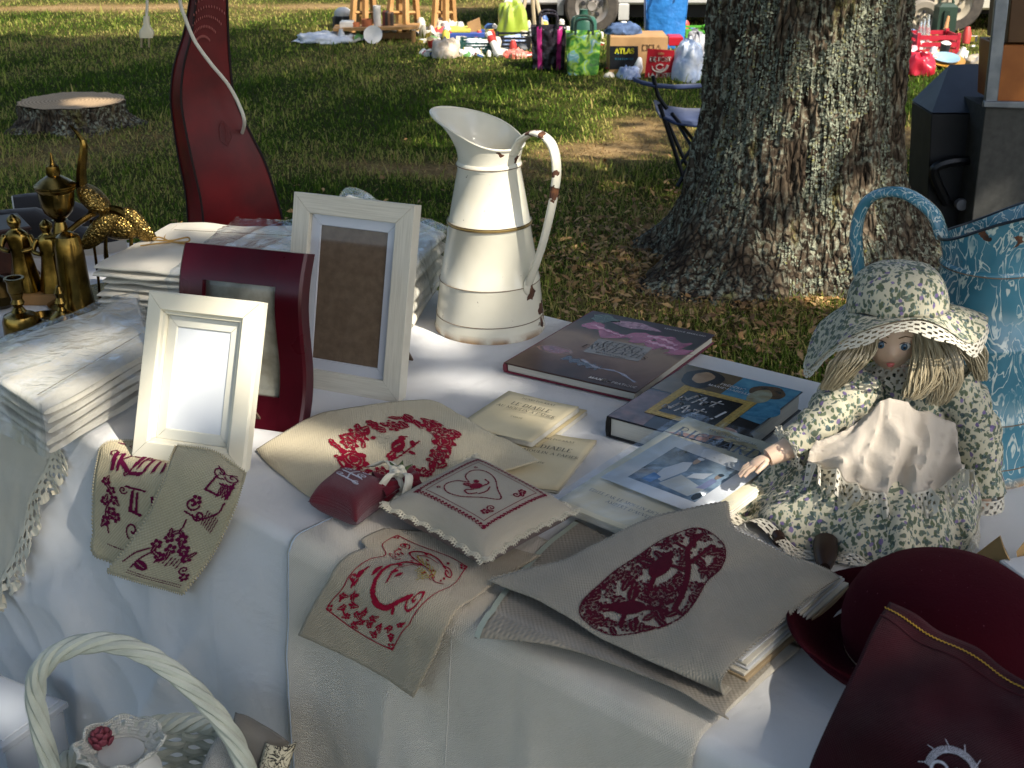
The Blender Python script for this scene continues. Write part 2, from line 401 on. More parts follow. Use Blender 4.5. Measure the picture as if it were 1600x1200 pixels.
def text(mb, s, x, y, size, f, wt=(.05, .14), track=.1, center=True, serif=.2, slant=0., wscale=1.):
    """letters laid through f(x, y) -> point"""
    W_ = sum(GL[c][0]*wscale+track for c in s)*size; x0 = x-W_/2 if center else x
    for c in s:
        gw, st, se = GL[c]
        g = lambda u, v: f(x0+(u*wscale+v*slant)*size, y+v*size)
        for k, pts in st: stroke2d(mb, pts, wt[k], g)
        if serif:
            for (u, v) in se: stroke2d(mb, [(u-serif/2, v+(.02 if v < .5 else -.02)), (u+serif/2, v+(.02 if v < .5 else -.02))], wt[0], g)
        x0 += (gw*wscale+track)*size
    return mb
def flat(z): return lambda x, y: (x, y, z)
# ================================================================== the setting: lawn
TREE = G(1232, 400)
SAND = [(G(925, 232), .5, .28), (G(690, 262), .6, .3), (G(1410, 215), .5, .5), (G(150, 12), 1.4, .35), (G(1000, 196), .35, .5), (G(560, 12), 1., .3)]
def dry_and_lit(x, y):
    """0 = green turf, 1 = straw, towards 2 = bare earth; far sun and near shade are painted in too"""
    d = .20+.30*np.clip((y-8.5)/3.5, 0, 1)+.20*np.sin(x*1.7+y*.9+.6)*np.sin(y*1.3-x*.5)+.16*np.sin(x*3.9-y*2.7)+.10*np.sin(x*8.3+y*6.1)*np.sin(y*9.-x*5.)  # distance term puts sunlit paleness far off, and shade nearer, into the turf colour
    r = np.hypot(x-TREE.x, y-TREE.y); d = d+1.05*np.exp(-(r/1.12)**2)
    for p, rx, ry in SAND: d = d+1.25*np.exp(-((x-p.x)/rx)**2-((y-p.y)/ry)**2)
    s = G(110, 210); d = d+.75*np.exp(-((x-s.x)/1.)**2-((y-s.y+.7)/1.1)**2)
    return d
def gz(x, y): return .02*np.sin(x*.9+1)*np.sin(y*.7)+.008*np.sin(x*3.1)*np.cos(y*2.6)

k = NB('turf_soil'); dr = k.n('VertexColor', layer_name='dry_lit').outputs['Color']
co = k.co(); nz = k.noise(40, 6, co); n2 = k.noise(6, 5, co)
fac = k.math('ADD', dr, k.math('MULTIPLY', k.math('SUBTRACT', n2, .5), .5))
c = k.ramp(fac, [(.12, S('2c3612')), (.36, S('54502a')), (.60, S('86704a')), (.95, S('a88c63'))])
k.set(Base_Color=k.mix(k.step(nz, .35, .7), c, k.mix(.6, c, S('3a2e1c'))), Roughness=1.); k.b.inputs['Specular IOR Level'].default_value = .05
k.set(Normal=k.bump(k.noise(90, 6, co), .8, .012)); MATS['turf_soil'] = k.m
xs = np.concatenate([np.linspace(-60, -8, 14)[:-1], np.linspace(-8, 8, 150), np.linspace(8, 60, 14)[1:]])
ys = np.concatenate([np.linspace(-30, -1, 12)[:-1], np.linspace(-1, 19, 180), np.linspace(19, 120, 18)[1:]])
XX, YY = np.meshgrid(xs, ys, indexing='ij'); ZZ = gz(XX, YY)
g = MB().grid(np.stack([XX, YY, ZZ], -1))
ground = g.build('lawn', MATS['turf_soil'], smooth=80); tag(ground, kind='structure')
def paint_dry_lit(o, vals):
    me = o.data; a = me.color_attributes.new('dry_lit', 'FLOAT_COLOR', 'POINT'); v = np.clip(np.asarray(vals)/2, 0, 1)
    a.data.foreach_set('color', np.stack([v, v, v, np.ones_like(v)], -1).astype(np.float32).ravel())
paint_dry_lit(ground, dry_and_lit(XX, YY).ravel())

# grass blades, nearer ones denser
def blades(n, ymin, ymax, hmin, hmax, wd, seed, flatten=1., only=None):
    r = np.random.default_rng(seed)
    y = ymin*(ymax/ymin)**r.random(n); x = (r.random(n)-.5)*2*(.52*y+.5)
    d = dry_and_lit(x, y)+r.normal(0, .12, n); keep = (r.random(n) < np.clip(1.75-d*.95, .06, 1)); keep &= np.hypot(x-TREE.x, y-TREE.y) > .35
    x, y, d = x[keep], y[keep], d[keep]; n = len(x)
    z = gz(x, y); h = (hmin+(hmax-hmin)*r.random(n)**1.6)*np.where(d > 1, .6, 1)*(.75+.5*np.clip(np.sin(x*5+2*np.sin(y*3))*np.sin(y*4.3+x), 0, 1))
    az = r.random(n)*2*math.pi; ln = (.25+.9*r.random(n))*flatten*np.where(d > .9, 1.6, 1); th_ = np.clip(ln, 0, 1.45)
    dx, dy = np.cos(az), np.sin(az); px_, py_ = -dy, dx; wv = wd*(.6+.8*r.random(n))*np.clip(y/4.5, 1, 2.2)
    def pt(t, lean, w_):
        s_ = h*t; X = x+dx*s_*np.sin(lean); Y = y+dy*s_*np.sin(lean); Z = z+s_*np.cos(lean)
        return np.stack([X+px_*w_, Y+py_*w_, Z], -1), np.stack([X-px_*w_, Y-py_*w_, Z], -1)
    a0, a1 = pt(0, th_, wv*.5); b0, b1 = pt(.55, th_*.8, wv*.42); t0, _ = pt(1.0, th_*1.15, wv*0)
    Vv = np.stack([a0, a1, b1, b0, t0], 1).reshape(-1, 3)
    i = np.arange(n)*5
    loops = np.stack([i, i+1, i+2, i+3, i+3, i+2, i+4], 1).ravel(); ls = (np.arange(n)[:, None]*7+np.array([0, 4])).ravel(); lt = np.tile([4, 3], n)
    return Vv, loops, ls, lt, np.repeat(d, 5)
def raw_mesh(name, Vv, loops, ls, lt, material):
    me = bpy.data.meshes.new(name); me.vertices.add(len(Vv)); me.vertices.foreach_set('co', Vv.astype(np.float32).ravel())
    me.loops.add(len(loops)); me.loops.foreach_set('vertex_index', loops.astype(np.int32)); me.polygons.add(len(ls))
    me.polygons.foreach_set('loop_start', ls.astype(np.int32)); me.polygons.foreach_set('loop_total', lt.astype(np.int32)); me.update(calc_edges=True)
    me.materials.append(material); o = bpy.data.objects.new(name, me); COL.objects.link(o); return o
k = NB('grass_blade'); dr = k.n('VertexColor', layer_name='dry_lit').outputs['Color']; ri = k.n('NewGeometry').outputs['Random Per Island']
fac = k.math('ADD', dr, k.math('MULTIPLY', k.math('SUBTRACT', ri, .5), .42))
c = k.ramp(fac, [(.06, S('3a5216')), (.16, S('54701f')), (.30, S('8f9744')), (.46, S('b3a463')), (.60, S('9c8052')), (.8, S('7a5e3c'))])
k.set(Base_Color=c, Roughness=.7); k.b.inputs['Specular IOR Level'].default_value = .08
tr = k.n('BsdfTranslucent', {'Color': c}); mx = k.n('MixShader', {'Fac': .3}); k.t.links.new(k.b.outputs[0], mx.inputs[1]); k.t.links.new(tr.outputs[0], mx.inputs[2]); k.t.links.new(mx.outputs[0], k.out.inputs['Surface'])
gb = blades(330000, 2.6, 17.5, .018, .055, .0032, 3)
gt_ = blades(26000, 2.6, 15, .05, .11, .0036, 8, .7)
off = len(gb[0]); gb = (np.concatenate([gb[0], gt_[0]]), np.concatenate([gb[1], gt_[1]+off]), np.concatenate([gb[2], gt_[2]+len(gb[1])]), np.concatenate([gb[3], gt_[3]]), np.concatenate([gb[4], gt_[4]]))
grass = raw_mesh('grass', *gb[:4], k.m); paint_dry_lit(grass, gb[4])
tag(grass, 'short patchy lawn grass, green and straw coloured, behind the table', 'grass', kind='stuff')

# fallen leaves and bark crumbs round the oak
def litter():
    r = np.random.default_rng(5); n = 12000
    rad = .35+np.abs(r.normal(0, 1., n))*.85; a = r.random(n)*2*math.pi; x = TREE.x+rad*np.cos(a); y = TREE.y+rad*np.sin(a)*.9-.15
    z = gz(x, y)+.006+r.random(n)*.012; s = .008+.02*r.random(n)**2; az = r.random(n)*6.28; tl = r.normal(0, .35, (n, 2))
    P = []
    for (u, v, b) in ((-1, 0, 0), (0, -.42, .25), (1, 0, .1), (0, .42, .25)):
        X = u*np.cos(az)-v*np.sin(az); Y = u*np.sin(az)+v*np.cos(az); P.append(np.stack([x+X*s, y+Y*s, z+s*b+s*(X*tl[:, 0]+Y*tl[:, 1])], -1))
    Vv = np.stack(P, 1).reshape(-1, 3); i = np.arange(n)*4
    return Vv, np.stack([i, i+1, i+2, i+3], 1).ravel(), np.arange(n)*4, np.full(n, 4)
k = NB('dead_leaf'); ri = k.n('NewGeometry').outputs['Random Per Island']
k.set(Base_Color=k.ramp(ri, [(0, S('6a4c2e')), (.4, S('9a7446')), (.75, S('c09a62')), (1, S('7d6448'))]), Roughness=.8)
lt_ = raw_mesh('leaf_litter', *litter(), k.m); tag(lt_, 'brown dead leaves and bark crumbs scattered round the oak', 'leaf litter', kind='stuff')

def wood():
    r = np.random.default_rng(31); n = 9000; a = r.uniform(-.25, math.pi+.25, n); R_ = r.uniform(24, 32, n); x = R_*np.cos(a)*1.05; y = 4+R_*np.sin(a); z = 13.5*r.random(n)**.8*(.75+.25*np.sin(a*19)+.15*np.sin(a*43))
    P = np.stack([x, y, z], -1); A = r.normal(0, 1, (n, 3)); A /= np.linalg.norm(A, axis=1)[:, None]; B_ = np.cross(A, r.normal(0, 1, (n, 3))); B_ /= np.linalg.norm(B_, axis=1)[:, None]; s = r.uniform(.35, .8, n)[:, None]
    Vv = np.stack([P-A*s, P-B_*s*.6, P+A*s, P+B_*s*.6], 1).reshape(-1, 3); i = np.arange(n)*4; return Vv, np.stack([i, i+1, i+2, i+3], 1).ravel(), np.arange(n)*4, np.full(n, 4)
# ================================================================== the oak and the shade it throws
def rough_bark(name, light=False):
    k = NB(name); co = k.co(); mp = k.n('Mapping', {'Vector': co, 'Scale': (1, 1, .22)}).outputs['Vector']
    v = k.n('TexVoronoi', {'Vector': mp, 'Scale': 34, 'Randomness': 1.}, feature='DISTANCE_TO_EDGE').outputs['Distance']
    nz = k.noise(24, 8, mp, dist=.8); l1 = k.noise(5, 4, co); l2 = k.noise(46, 6, co, rough=.7)
    base = k.ramp(nz, [(.3, S('2c231b')), (.5, S('54483a')), (.72, S('7d6f5b'))])
    base = k.mix(k.step(v, .0, .1), S('2a2119'), base)
    lich = k.math('MULTIPLY', k.step(l2, .5, .58), k.step(l1, .4, .55))
    base = k.mix(k.math('MULTIPLY', lich, .8), base, S('a3a690'))
    yel = k.math('MULTIPLY', k.step(k.noise(9, 5, k.n('Mapping', {'Vector': co, 'Scale': (1, 1, .3)}).outputs['Vector']), .6, .68), k.step(l2, .42, .55))
    base = k.mix(k.math('MULTIPLY', yel, .6), base, S('857a34'))
    k.set(Base_Color=base, Roughness=.95); k.b.inputs['Specular IOR Level'].default_value = .15
    h = k.math('ADD', k.math('MULTIPLY', k.step(v, 0, .2), 1.), nz)
    k.set(Normal=k.bump(l2, .5, .006, k.bump(h, .9, .02))); return k.m
BARK = rough_bark('oak_bark')

k = NB('lichen'); ri = k.n('NewGeometry').outputs['Random Per Island']
k.set(Base_Color=k.ramp(ri, [(0, S('565a4c')), (.5, S('777b69')), (.85, S('969a84')), (1, S('6f6a34'))]), Roughness=1.); LICHEN = k.m
k = NB('oak_leaf'); ri = k.n('NewGeometry').outputs['Random Per Island']; cl = k.ramp(ri, [(0, (.03, .07, .012)), (.6, (.05, .10, .02)), (1, (.09, .13, .03))])
k.set(Base_Color=cl, Roughness=.5); tr = k.n('BsdfTranslucent', {'Color': cl}); mx = k.n('MixShader', {'Fac': .25}); k.t.links.new(k.b.outputs[0], mx.inputs[1]); k.t.links.new(tr.outputs[0], mx.inputs[2]); k.t.links.new(mx.outputs[0], k.out.inputs['Surface']); LEAF = k.m

oak = thing('oak_tree', 'big oak trunk with rough lichen-covered bark rising out of the lawn', 'tree', TREE)
sc_ = pxm(TREE)
PROF = [(-.06, .72), (0, .64), (.06, .565), (.13, .505), (.25, .445), (.4, .405), (.58, .375), (.8, .362), (1.05, .352), (1.5, .345), (2.2, .335), (3.2, .32), (4.2, .30)]
KT = TREE.y/5.0
def trunk_r(z): return float(np.interp(z, [p[0] for p in PROF], [p[1] for p in PROF]))*KT
NA, rows_ = 260, []
zs = np.concatenate([np.linspace(-.06, 1.55, 250), np.linspace(1.57, 4.2, 40)])
for z in zs:
    R0 = trunk_r(z); row = []
    fl = max(0., 1-z/.5)
    for i in range(NA):
        a = 2*math.pi*i/NA; q = Vector((math.cos(a), math.sin(a), 0))
        r = R0*(1+fl**1.8*(.13*math.sin(a*5+.8)+.10*math.sin(a*3+2.2)+.05*math.sin(a*9)))+.02*math.sin(2*a+z*1.3)
        if z < 1.6:
            p = Vector((q.x*3.1, q.y*3.1, z*.8))
            rid = abs(mnoise.noise(Vector((q.x*8.5, q.y*8.5, z*3.0))+mnoise.noise_vector(p*2)*.7)); r += .020*min(rid*3, 1)-.012
            rid2 = abs(mnoise.noise(Vector((q.x*19, q.y*19, z*10)))); r += .010*min(rid2*3.2, 1)
            r += .022*mnoise.noise(p*1.3)+.005*mnoise.noise(Vector((q.x*40, q.y*40, z*34)))
        row.append((r*q.x+max(0, z)*.0, r*q.y, z))
    rows_.append(row)
MB().grid(rows_, wrap_v=True).build('trunk', BARK, oak, smooth=70)
# lichen flakes on the camera side of the bark
lm = MB(); rr = random.Random(4)
Pt = np.array(rows_)
for t in range(34000):
    i = rr.randrange(2, 235); a = rr.gauss(-1.55, .95); j = int((a % (2*math.pi))/(2*math.pi)*NA) % NA
    p = Vector(Pt[i, j]); z = p.z
    d = mnoise.noise(Vector((p.x*5, p.y*5, z*3.2)))+.55*mnoise.noise(Vector((p.x*14, p.y*14, z*9)))
    if d < .10+(.25 if z < .28 else 0): continue
    n = (Vector(Pt[i, (j+1) % NA])-Vector(Pt[i, j-1])).cross(Vector(Pt[i+1, j])-Vector(Pt[i-1, j])).normalized()
    if n.x*p.x+n.y*p.y < 0: n = -n
    u = n.orthogonal().normalized(); q = n.cross(u); an = rr.random()*6.28; u, q = u*math.cos(an)+q*math.sin(an), q*math.cos(an)-u*math.sin(an); s_ = rr.uniform(.0026, .0085)
    lm.add([p-u*s_+n*.001, p-q*s_*.6+n*s_*.7, p+u*s_+n*s_*rr.uniform(.3, 1.3), p+q*s_*.7+n*s_*.4], [(0, 1, 2), (0, 2, 3)])
o = lm.build('lichen', LICHEN, oak, smooth=0); o['kind'] = 'stuff'
# limbs above the picture
lb = MB()
for a, l, rr0, z0 in ((.6, 3.4, .15, 3.4), (2.2, 3.2, .14, 3.7), (3.9, 3.6, .15, 3.5), (5.3, 3.8, .16, 3.6), (1.2, 2.6, .2, 4.0)):
    dv = Vector((math.cos(a), math.sin(a), .75)); pts = [Vector((0, 0, z0))+dv*l*t+Vector((0, 0, .8*t*t)) for t in np.linspace(0, 1, 7)]
    lb.tube(pts, [rr0*(1-.75*t) for t in np.linspace(0, 1, 7)], 9)
lb.build('limb', BARK, oak)

fw = raw_mesh('added_far_wood', *wood(), LEAF); tag(fw, 'unseen leafy wood added far behind the stalls to darken reflections and skylight', 'wood', kind='stuff')  # out of view; added to dim sky reflections and light from behind
# crowns: leaf by leaf; the gaps between the clumps let the sun through to the table and the lawn
SH = np.array(SUN_DIR)
def hit(P, z): return P-SH*((P[:, 2]-z)/SH[2])[:, None]
PATCH = []   # where sun comes through onto the table: (px, py, radius across, radius along the sight line, height above table)
def crowns():
    r = np.random.default_rng(21); out = []
    tp = [np.array(T(*p))[:2] for p in ((-300, 300), (850, 470), (1700, 690), (1900, 1500), (-500, 1400))]
    # clumps sampled by the spot they shade
    n = 9000
    gx = r.uniform(-7.5, 5.5, n); gy = r.uniform(.2, 13.2, n); zc = r.uniform(5., 8., n)
    base = np.stack([gx, gy, np.zeros(n)], -1)
    # sun patches on lawn as seen in the photograph: noise-broken shade
    def shade(x, y):
        q = proj(np.stack([x, y, np.zeros_like(x)], -1)); u, v = q[:, 0], q[:, 1]
        s = np.full(len(x), .6)
        s = np.where(v < 62+.02*(u-500)+14*np.sin(u/90.), -.2, s)                       # far lawn and stalls in full sun
        s = np.where((v > 62) & (v < 215) & (u < 640), 1., s)
        s = np.where((v > 66) & (v < 128) & (u > 360) & (u < 640), .66, s)
        s = np.where((v > 215) & (u < 720), .93, s)
        s = np.where((v > 120) & (v < 250) & (u > 640) & (u < 1080), .44, s)
        s = np.where((v > 95) & (v < 135) & (u > 640) & (u < 1080), .78, s)
        s = np.where((v > 250) & (v < 400) & (u > 640) & (u < 1080), .80, s)
        s = np.where((v > 400) & (v < 620) & (u > 640) & (u < 1350), .72, s)
        s = np.where((v < 210) & (u > 1380), .05, s)
        s = np.where((v < 120) & (u > 640), -.3, s)
        s = np.where((v > 210) & (v < 300) & (u > 1380), .75, s)
        return s
    nz = np.array([mnoise.noise(Vector((a*1.15, b*.9, 3.))) for a, b in zip(gx, gy)])*.5+np.array([mnoise.noise(Vector((a*2.9, b*2.3, 7.))) for a, b in zip(gx, gy)])*.35
    keep = shade(gx, gy) > .5+nz*.95
    # nothing here for spots under the table top: the table has its own clumps below
    def in_table(x, y):
        e = (np.stack([x, y], -1)-np.array(_e0)[:2])@np.array(EN)[:2]
        return (e > -1.25) & (e < .9)
    lift = base+SH[None]*(zc/SH[2])[:, None]
    at_t = hit(lift, ZT); keep &= ~in_table(at_t[:, 0], at_t[:, 1])
    C1 = lift[keep]
    # the oak's high crown closes over the lawn; it shades only what lies in shade
    m4 = 9500; C4 = np.stack([r.uniform(-6, 4.5, m4), r.uniform(1.5, 12, m4), r.uniform(6.3, 9.5, m4)], -1); q4 = hit(C4, 0.); u4 = proj(np.stack([q4[:, 0], q4[:, 1], q4[:, 2]*0], -1)); f4 = ((shade(q4[:, 0], q4[:, 1]) > .85) & (u4[:, 1] > 60)) | (u4[:, 0] < -80) | (u4[:, 0] > 1700)
    t4 = hit(C4, ZT); f4 &= ~in_table(t4[:, 0], t4[:, 1]); C1 = np.concatenate([C1, C4[f4]])
    m = 1500
    c2 = np.stack([r.uniform(-1.9, 1.6, m), r.uniform(.6, 3.6, m), np.full(m, ZT)], -1); z2 = r.uniform(6.5, 9., m)
    ok = in_table(c2[:, 0], c2[:, 1]); c2, z2 = c2[ok], z2[ok]
    C2 = c2+SH[None]*((z2-ZT)/SH[2])[:, None]
    def leaves(Cc, per, rad, size):
        n = len(Cc)*per; P = np.repeat(Cc, per, 0)+r.normal(0, 1, (n, 3))*np.array([rad, rad, rad*.6]); s = size*(.6+.8*r.random(n)); return P, s
    P1, s1 = leaves(C1, 12, .17, .085); P2, s2 = leaves(C2, 22, .12, .05)
    ok = np.ones(len(P2), bool)
    for (px, py, rx, ry, h) in PATCH:
        c = np.array(T(px, py, ZT+h)); q = hit(P2, ZT+h)-c
        ph = r.random()*6; an = np.arctan2(q[:, 1], q[:, 0]); wob = 1+.22*np.sin(3*an+ph)+.12*np.sin(5*an+2*ph)
        ok &= ((q[:, 0]/rx)**2+(q[:, 1]/ry)**2) > wob**2
    for (z, x, y, rx, ry) in PATCH3:
        q = hit(P1, z)-np.array([x, y, z]); k1 = ((q[:, 0]/rx)**2+(q[:, 1]/ry)**2) > 1; P1, s1 = P1[k1], s1[k1]
        q = hit(P2, z)-np.array([x, y, z]); ok &= ((q[:, 0]/rx)**2+(q[:, 1]/ry)**2) > 1
    P2, s2 = P2[ok], s2[ok]
    # the same tree's boughs reach over the place where the photographer stands
    m3 = 1500; C3 = np.stack([r.uniform(-5, 1.6, m3), r.uniform(-5.5, .9, m3), r.uniform(3.6, 5.6, m3)], -1)
    P3, s3 = leaves(C3, 10, .2, .11); q3 = hit(P3, .3); k3 = ~in_table(q3[:, 0], q3[:, 1]) | (q3[:, 0] < -2.2)
    P2 = np.concatenate([P2, P3[k3]]); s2 = np.concatenate([s2, s3[k3]])
    def emit(P, s, name, par):
        n = len(P); A = r.normal(0, 1, (n, 3)); A /= np.linalg.norm(A, axis=1)[:, None]; B = np.cross(A, r.normal(0, 1, (n, 3))); B /= np.linalg.norm(B, axis=1)[:, None]
        Vv = np.stack([P-A*s[:, None], P-B*s[:, None]*.55, P+A*s[:, None], P+B*s[:, None]*.55], 1).reshape(-1, 3); i = np.arange(n)*4
        o = raw_mesh(name, Vv-np.array(par.location), np.stack([i, i+1, i+2, i+3], 1).ravel(), np.arange(n)*4, np.full(n, 4), LEAF); o.parent = par; o['kind'] = 'stuff'; return o
    emit(P1, s1, 'crown', oak)
    nb = thing('neighbouring_tree', 'tall leafy tree overhanging the table from beyond the right edge', 'tree', (5.6, -3.4, 0))
    MB().tube([(0, 0, -.1), (.05, 0, 1.5), (0, .1, 3), (-.4, .5, 4.6)], [.34, .26, .22, .12], 12).build('trunk', BARK, nb)
    emit(P2, s2, 'crown', nb)
    print('LEAVES', len(P1), len(P2))
# ================================================================== the table and its white cloths
WHITE = fabric('white_cotton', (.86, .855, .84), (.80, .80, .79), thread=.9, wave=.12, wrinkle=.6, wr_scale=11, transl=.12, crease=.37)
OFFWHITE = fabric('old_linen_sheet', (.64, .585, .49), (.56, .51, .42), thread=1.6, wave=.4, wrinkle=.45, wr_scale=9, crease=.29)
tb = thing('trestle_table', 'long trestle table wholly covered by the white cloth', 'table', _e0)
_c = lambda a, d, z: _e0+EA*a-EN*d+Vector((0, 0, z))
def slab(a0, a1, d0, d1, z0, z1): return MB().prism([_c(a0, d0, z0), _c(a1, d0, z0), _c(a1, d1, z0), _c(a0, d1, z0)], (0, 0, z1-z0))
_bl = sorted([((T(x, y)-_e0).dot(EA), -(T(x, y)-_e0).dot(EN)) for x, y in ((-400, 352), (0, 370), (100, 376), (250, 382), (420, 392), (850, 494), (1300, 604), (1700, 702))])
def back(a): return float(np.interp(a, [p[0] for p in _bl], [p[1] for p in _bl]))
DEPTH = min(back(-1.2), back(1.4))-.01
slab(-1.4, 1.4, .004, DEPTH-.004, -.035, -.012).build('table_top', mat('plywood', S('a58a62'), .7), tb, world=True)
for a in (-1.3, -.1, 1.3):
    for d in (.10, DEPTH-.1): slab(a-.02, a+.02, d-.02, d+.02, -ZT+.005, -.036).build('leg', mat('plywood', S('a58a62')), tb, world=True)
def cloth_raw(a0, a1, d0, d1, nu, nv, offf):
    d0f = d0 if callable(d0) else (lambda a: d0)
    A = np.zeros((nu, nv, 3))
    for i, a in enumerate(np.linspace(a0, a1, nu)):
        ds = np.concatenate([np.linspace(d0f(a), -.004, nv//3), np.linspace(0, RE*math.pi/2, 8), np.linspace(RE*math.pi/2+.004, d1, nv-nv//3-8)])
        for j, d in enumerate(ds): A[i, j] = (a, d, offf(a, d))
    return A
def fold(a, d):
    """hanging folds, deeper towards the hem; flat on the table apart from small creases"""
    if d <= RE*1.57:
        c = a*.8+d*.6; return .0012*(1+math.sin(a*31+d*17))*.5+.0012*max(0, mnoise.noise(Vector((a*5, d*5, 1.))))
    t = min(1, (d-RE*1.57)/.30); e = d-RE*1.57
    v = .020*(1+math.sin(a*9+d*1.2+1.2*math.sin(a*3.1)+.6))*.5+.010*(1+math.sin(a*23-d*5+1))*.5
    cr1 = (1-abs(mnoise.noise(Vector((a*4+d*3.2, (d-a)*1.1, 2.)))))**5; cr2 = (1-abs(mnoise.noise(Vector((a*4.4-d*3.6, (d+a)*1.3, 7.)))))**5
    lf = max(.25, min(1., (-a+.12)/.25))                     # more slanting creases on the left
    v += lf*(.018*cr1+.016*cr2)+lf*.016*mnoise.noise(Vector((a*3.2+d*2, d*2.2, 4.)))
    v += .0025*mnoise.noise(Vector((a*34, d*20, 4.)))
    return .0012+max(0, v)*t
main = Cloth(None, raw=cloth_raw(-1.85, 1.6, lambda a: -back(a), .70, 300, 150, fold), wr=.0)
mo = main.mesh().build('white_tablecloth', WHITE, loc=tuple(_e0)); tag(mo, 'big white cotton cloth covering the long table and hanging in folds', 'tablecloth')
# the back hem drops behind the table
bk = MB(); P = []
for i in range(120):
    a = -1.85+3.45*i/119; P.append([_c(a, back(a)+.012*math.sin(min(1, t*8)*1.57)+.02*t*(1+math.sin(a*17)), .001-.45*t) for t in np.linspace(0, 1, 14)])
bk.grid(P).build('back_hem', WHITE, mo, loc=None); bpy.data.objects['back_hem'].matrix_parent_inverse = Matrix.Translation(-_e0)
# coarse off-white sheet laid over the front of the table
a0s = to_ad(455, 850)[0]; a1s = to_ad(1090, 1165)[0]+.0
def fold2(a, d):
    if d <= RE*1.57: return .004+.0015*max(0, mnoise.noise(Vector((a*6, d*6, 9.))))
    t = min(1, (d-RE*1.57)/.3); f_ = (a-a0s)/(a1s-a0s)
    return max(fold(a, d), 0)+.006+t*(.016*(1+math.sin(a*15+.9*math.sin(a*4+d*2)+.4))*.5+.010*(1-abs(mnoise.noise(Vector((a*5., d*.8, 6.)))))**6+.010*max(0, mnoise.noise(Vector((a*3, d*2, 5.)))))
sh = Cloth(None, raw=cloth_raw(a0s, a1s, -.20, .62, 90, 84, fold2), wr=.0)
so = sh.mesh().build('linen_sheet', OFFWHITE, loc=tuple(_e0), solid=.0012); tag(so, 'plain off-white linen sheet hanging over the front of the table', 'sheet')
# its pale blue selvedge
sv = MB(); pts = [sh.at(.006, t) for t in np.linspace(.02, 1, 70)]
sv.tube([p+n*.0012 for p, n in pts], .0011, 5).build('selvedge', mat('pale_blue_thread', S('aebccb')), so); sv_o = bpy.data.objects['selvedge']; sv_o.matrix_parent_inverse = Matrix.Translation(-_e0)
pts = [sh.at(.47, t) for t in np.linspace(.35, 1, 50)]
MB().tube([p+n*.0007 for p, n in pts], .0011, 5).build('seam', mat('seam_thread', S('c8c2b6')), so); bpy.data.objects['seam'].matrix_parent_inverse = Matrix.Translation(-_e0)
PATCH += [(30, 600, .06, .05, .09), (160, 520, .05, .04, .10), (250, 420, .05, .04, .12), (660, 400, .04, .04, .1), (1480, 470, .04, .04, .3), (640, 1000, .03, .03, -.1), (310, 600, .085, .085, .10), (200, 400, .05, .05, .08), (395, 540, .05, .05, .16), (235, 660, .04, .04, .06), (430, 692, .055, .045, 0), (190, 690, .05, .04, .02), (725, 600, .075, .04, 0), (690, 545, .05, .04, 0),
 (775, 320, .07, .07, .26), (745, 450, .06, .06, .12), (755, 240, .05, .05, .36), (868, 662, .035, .03, .01), (905, 688, .03, .025, .01), (1165, 742, .05, .035, .02), (1205, 738, .06, .045, .0), (1120, 775, .03, .03, .02),
 (1245, 772, .06, .045, .05), (1370, 690, .035, .03, .13), (1300, 740, .04, .03, .08), (1330, 460, .03, .03, .33), (310, 362, .10, .05, .11), (570, 318, .07, .05, .11), (430, 340, .06, .04, .11), (1195, 1078, .05, .035, 0), (1120, 1120, .03, .02, 0),
 (60, 560, .06, .04, .09), (120, 610, .04, .03, .09), (40, 1050, .05, .06, -.35), 
 (120, 250, .03, .03, .3), (122, 405, .025, .025, .12), (560, 860, .03, .03, -.02), (1290, 925, .03, .025, .03), (950, 600, .03, .02, 0), (1590, 700, .03, .04, .1), (520, 700, .04, .03, .01), (690, 690, .05, .02, .02), (800, 640, .04, .02, .01)]
PATCH = [(a, b, c*1.45, d*1.45, e) for a, b, c, d, e in PATCH]
PATCH3 = []
for px, py, r in ((1215, 285, .09), (1255, 215, .09), (1290, 140, .09), (1325, 60, .10), (1330, 200, .07), (1345, 300, .07), (1230, 400, .08), (1160, 430, .07), (1300, 400, .08), (1240, 455, .10), (1290, 470, .08)):
    p = V(TREE-Vector((0, .36, 0)), px, py) if py < 440 else G(px, py); PATCH3.append((p.z, p.x, p.y, r*1.6, r*1.6))
_s = G(118, 198); PATCH3.append((V(_s, 118, 158).z, _s.x+.12, _s.y-.05, .2, .2))
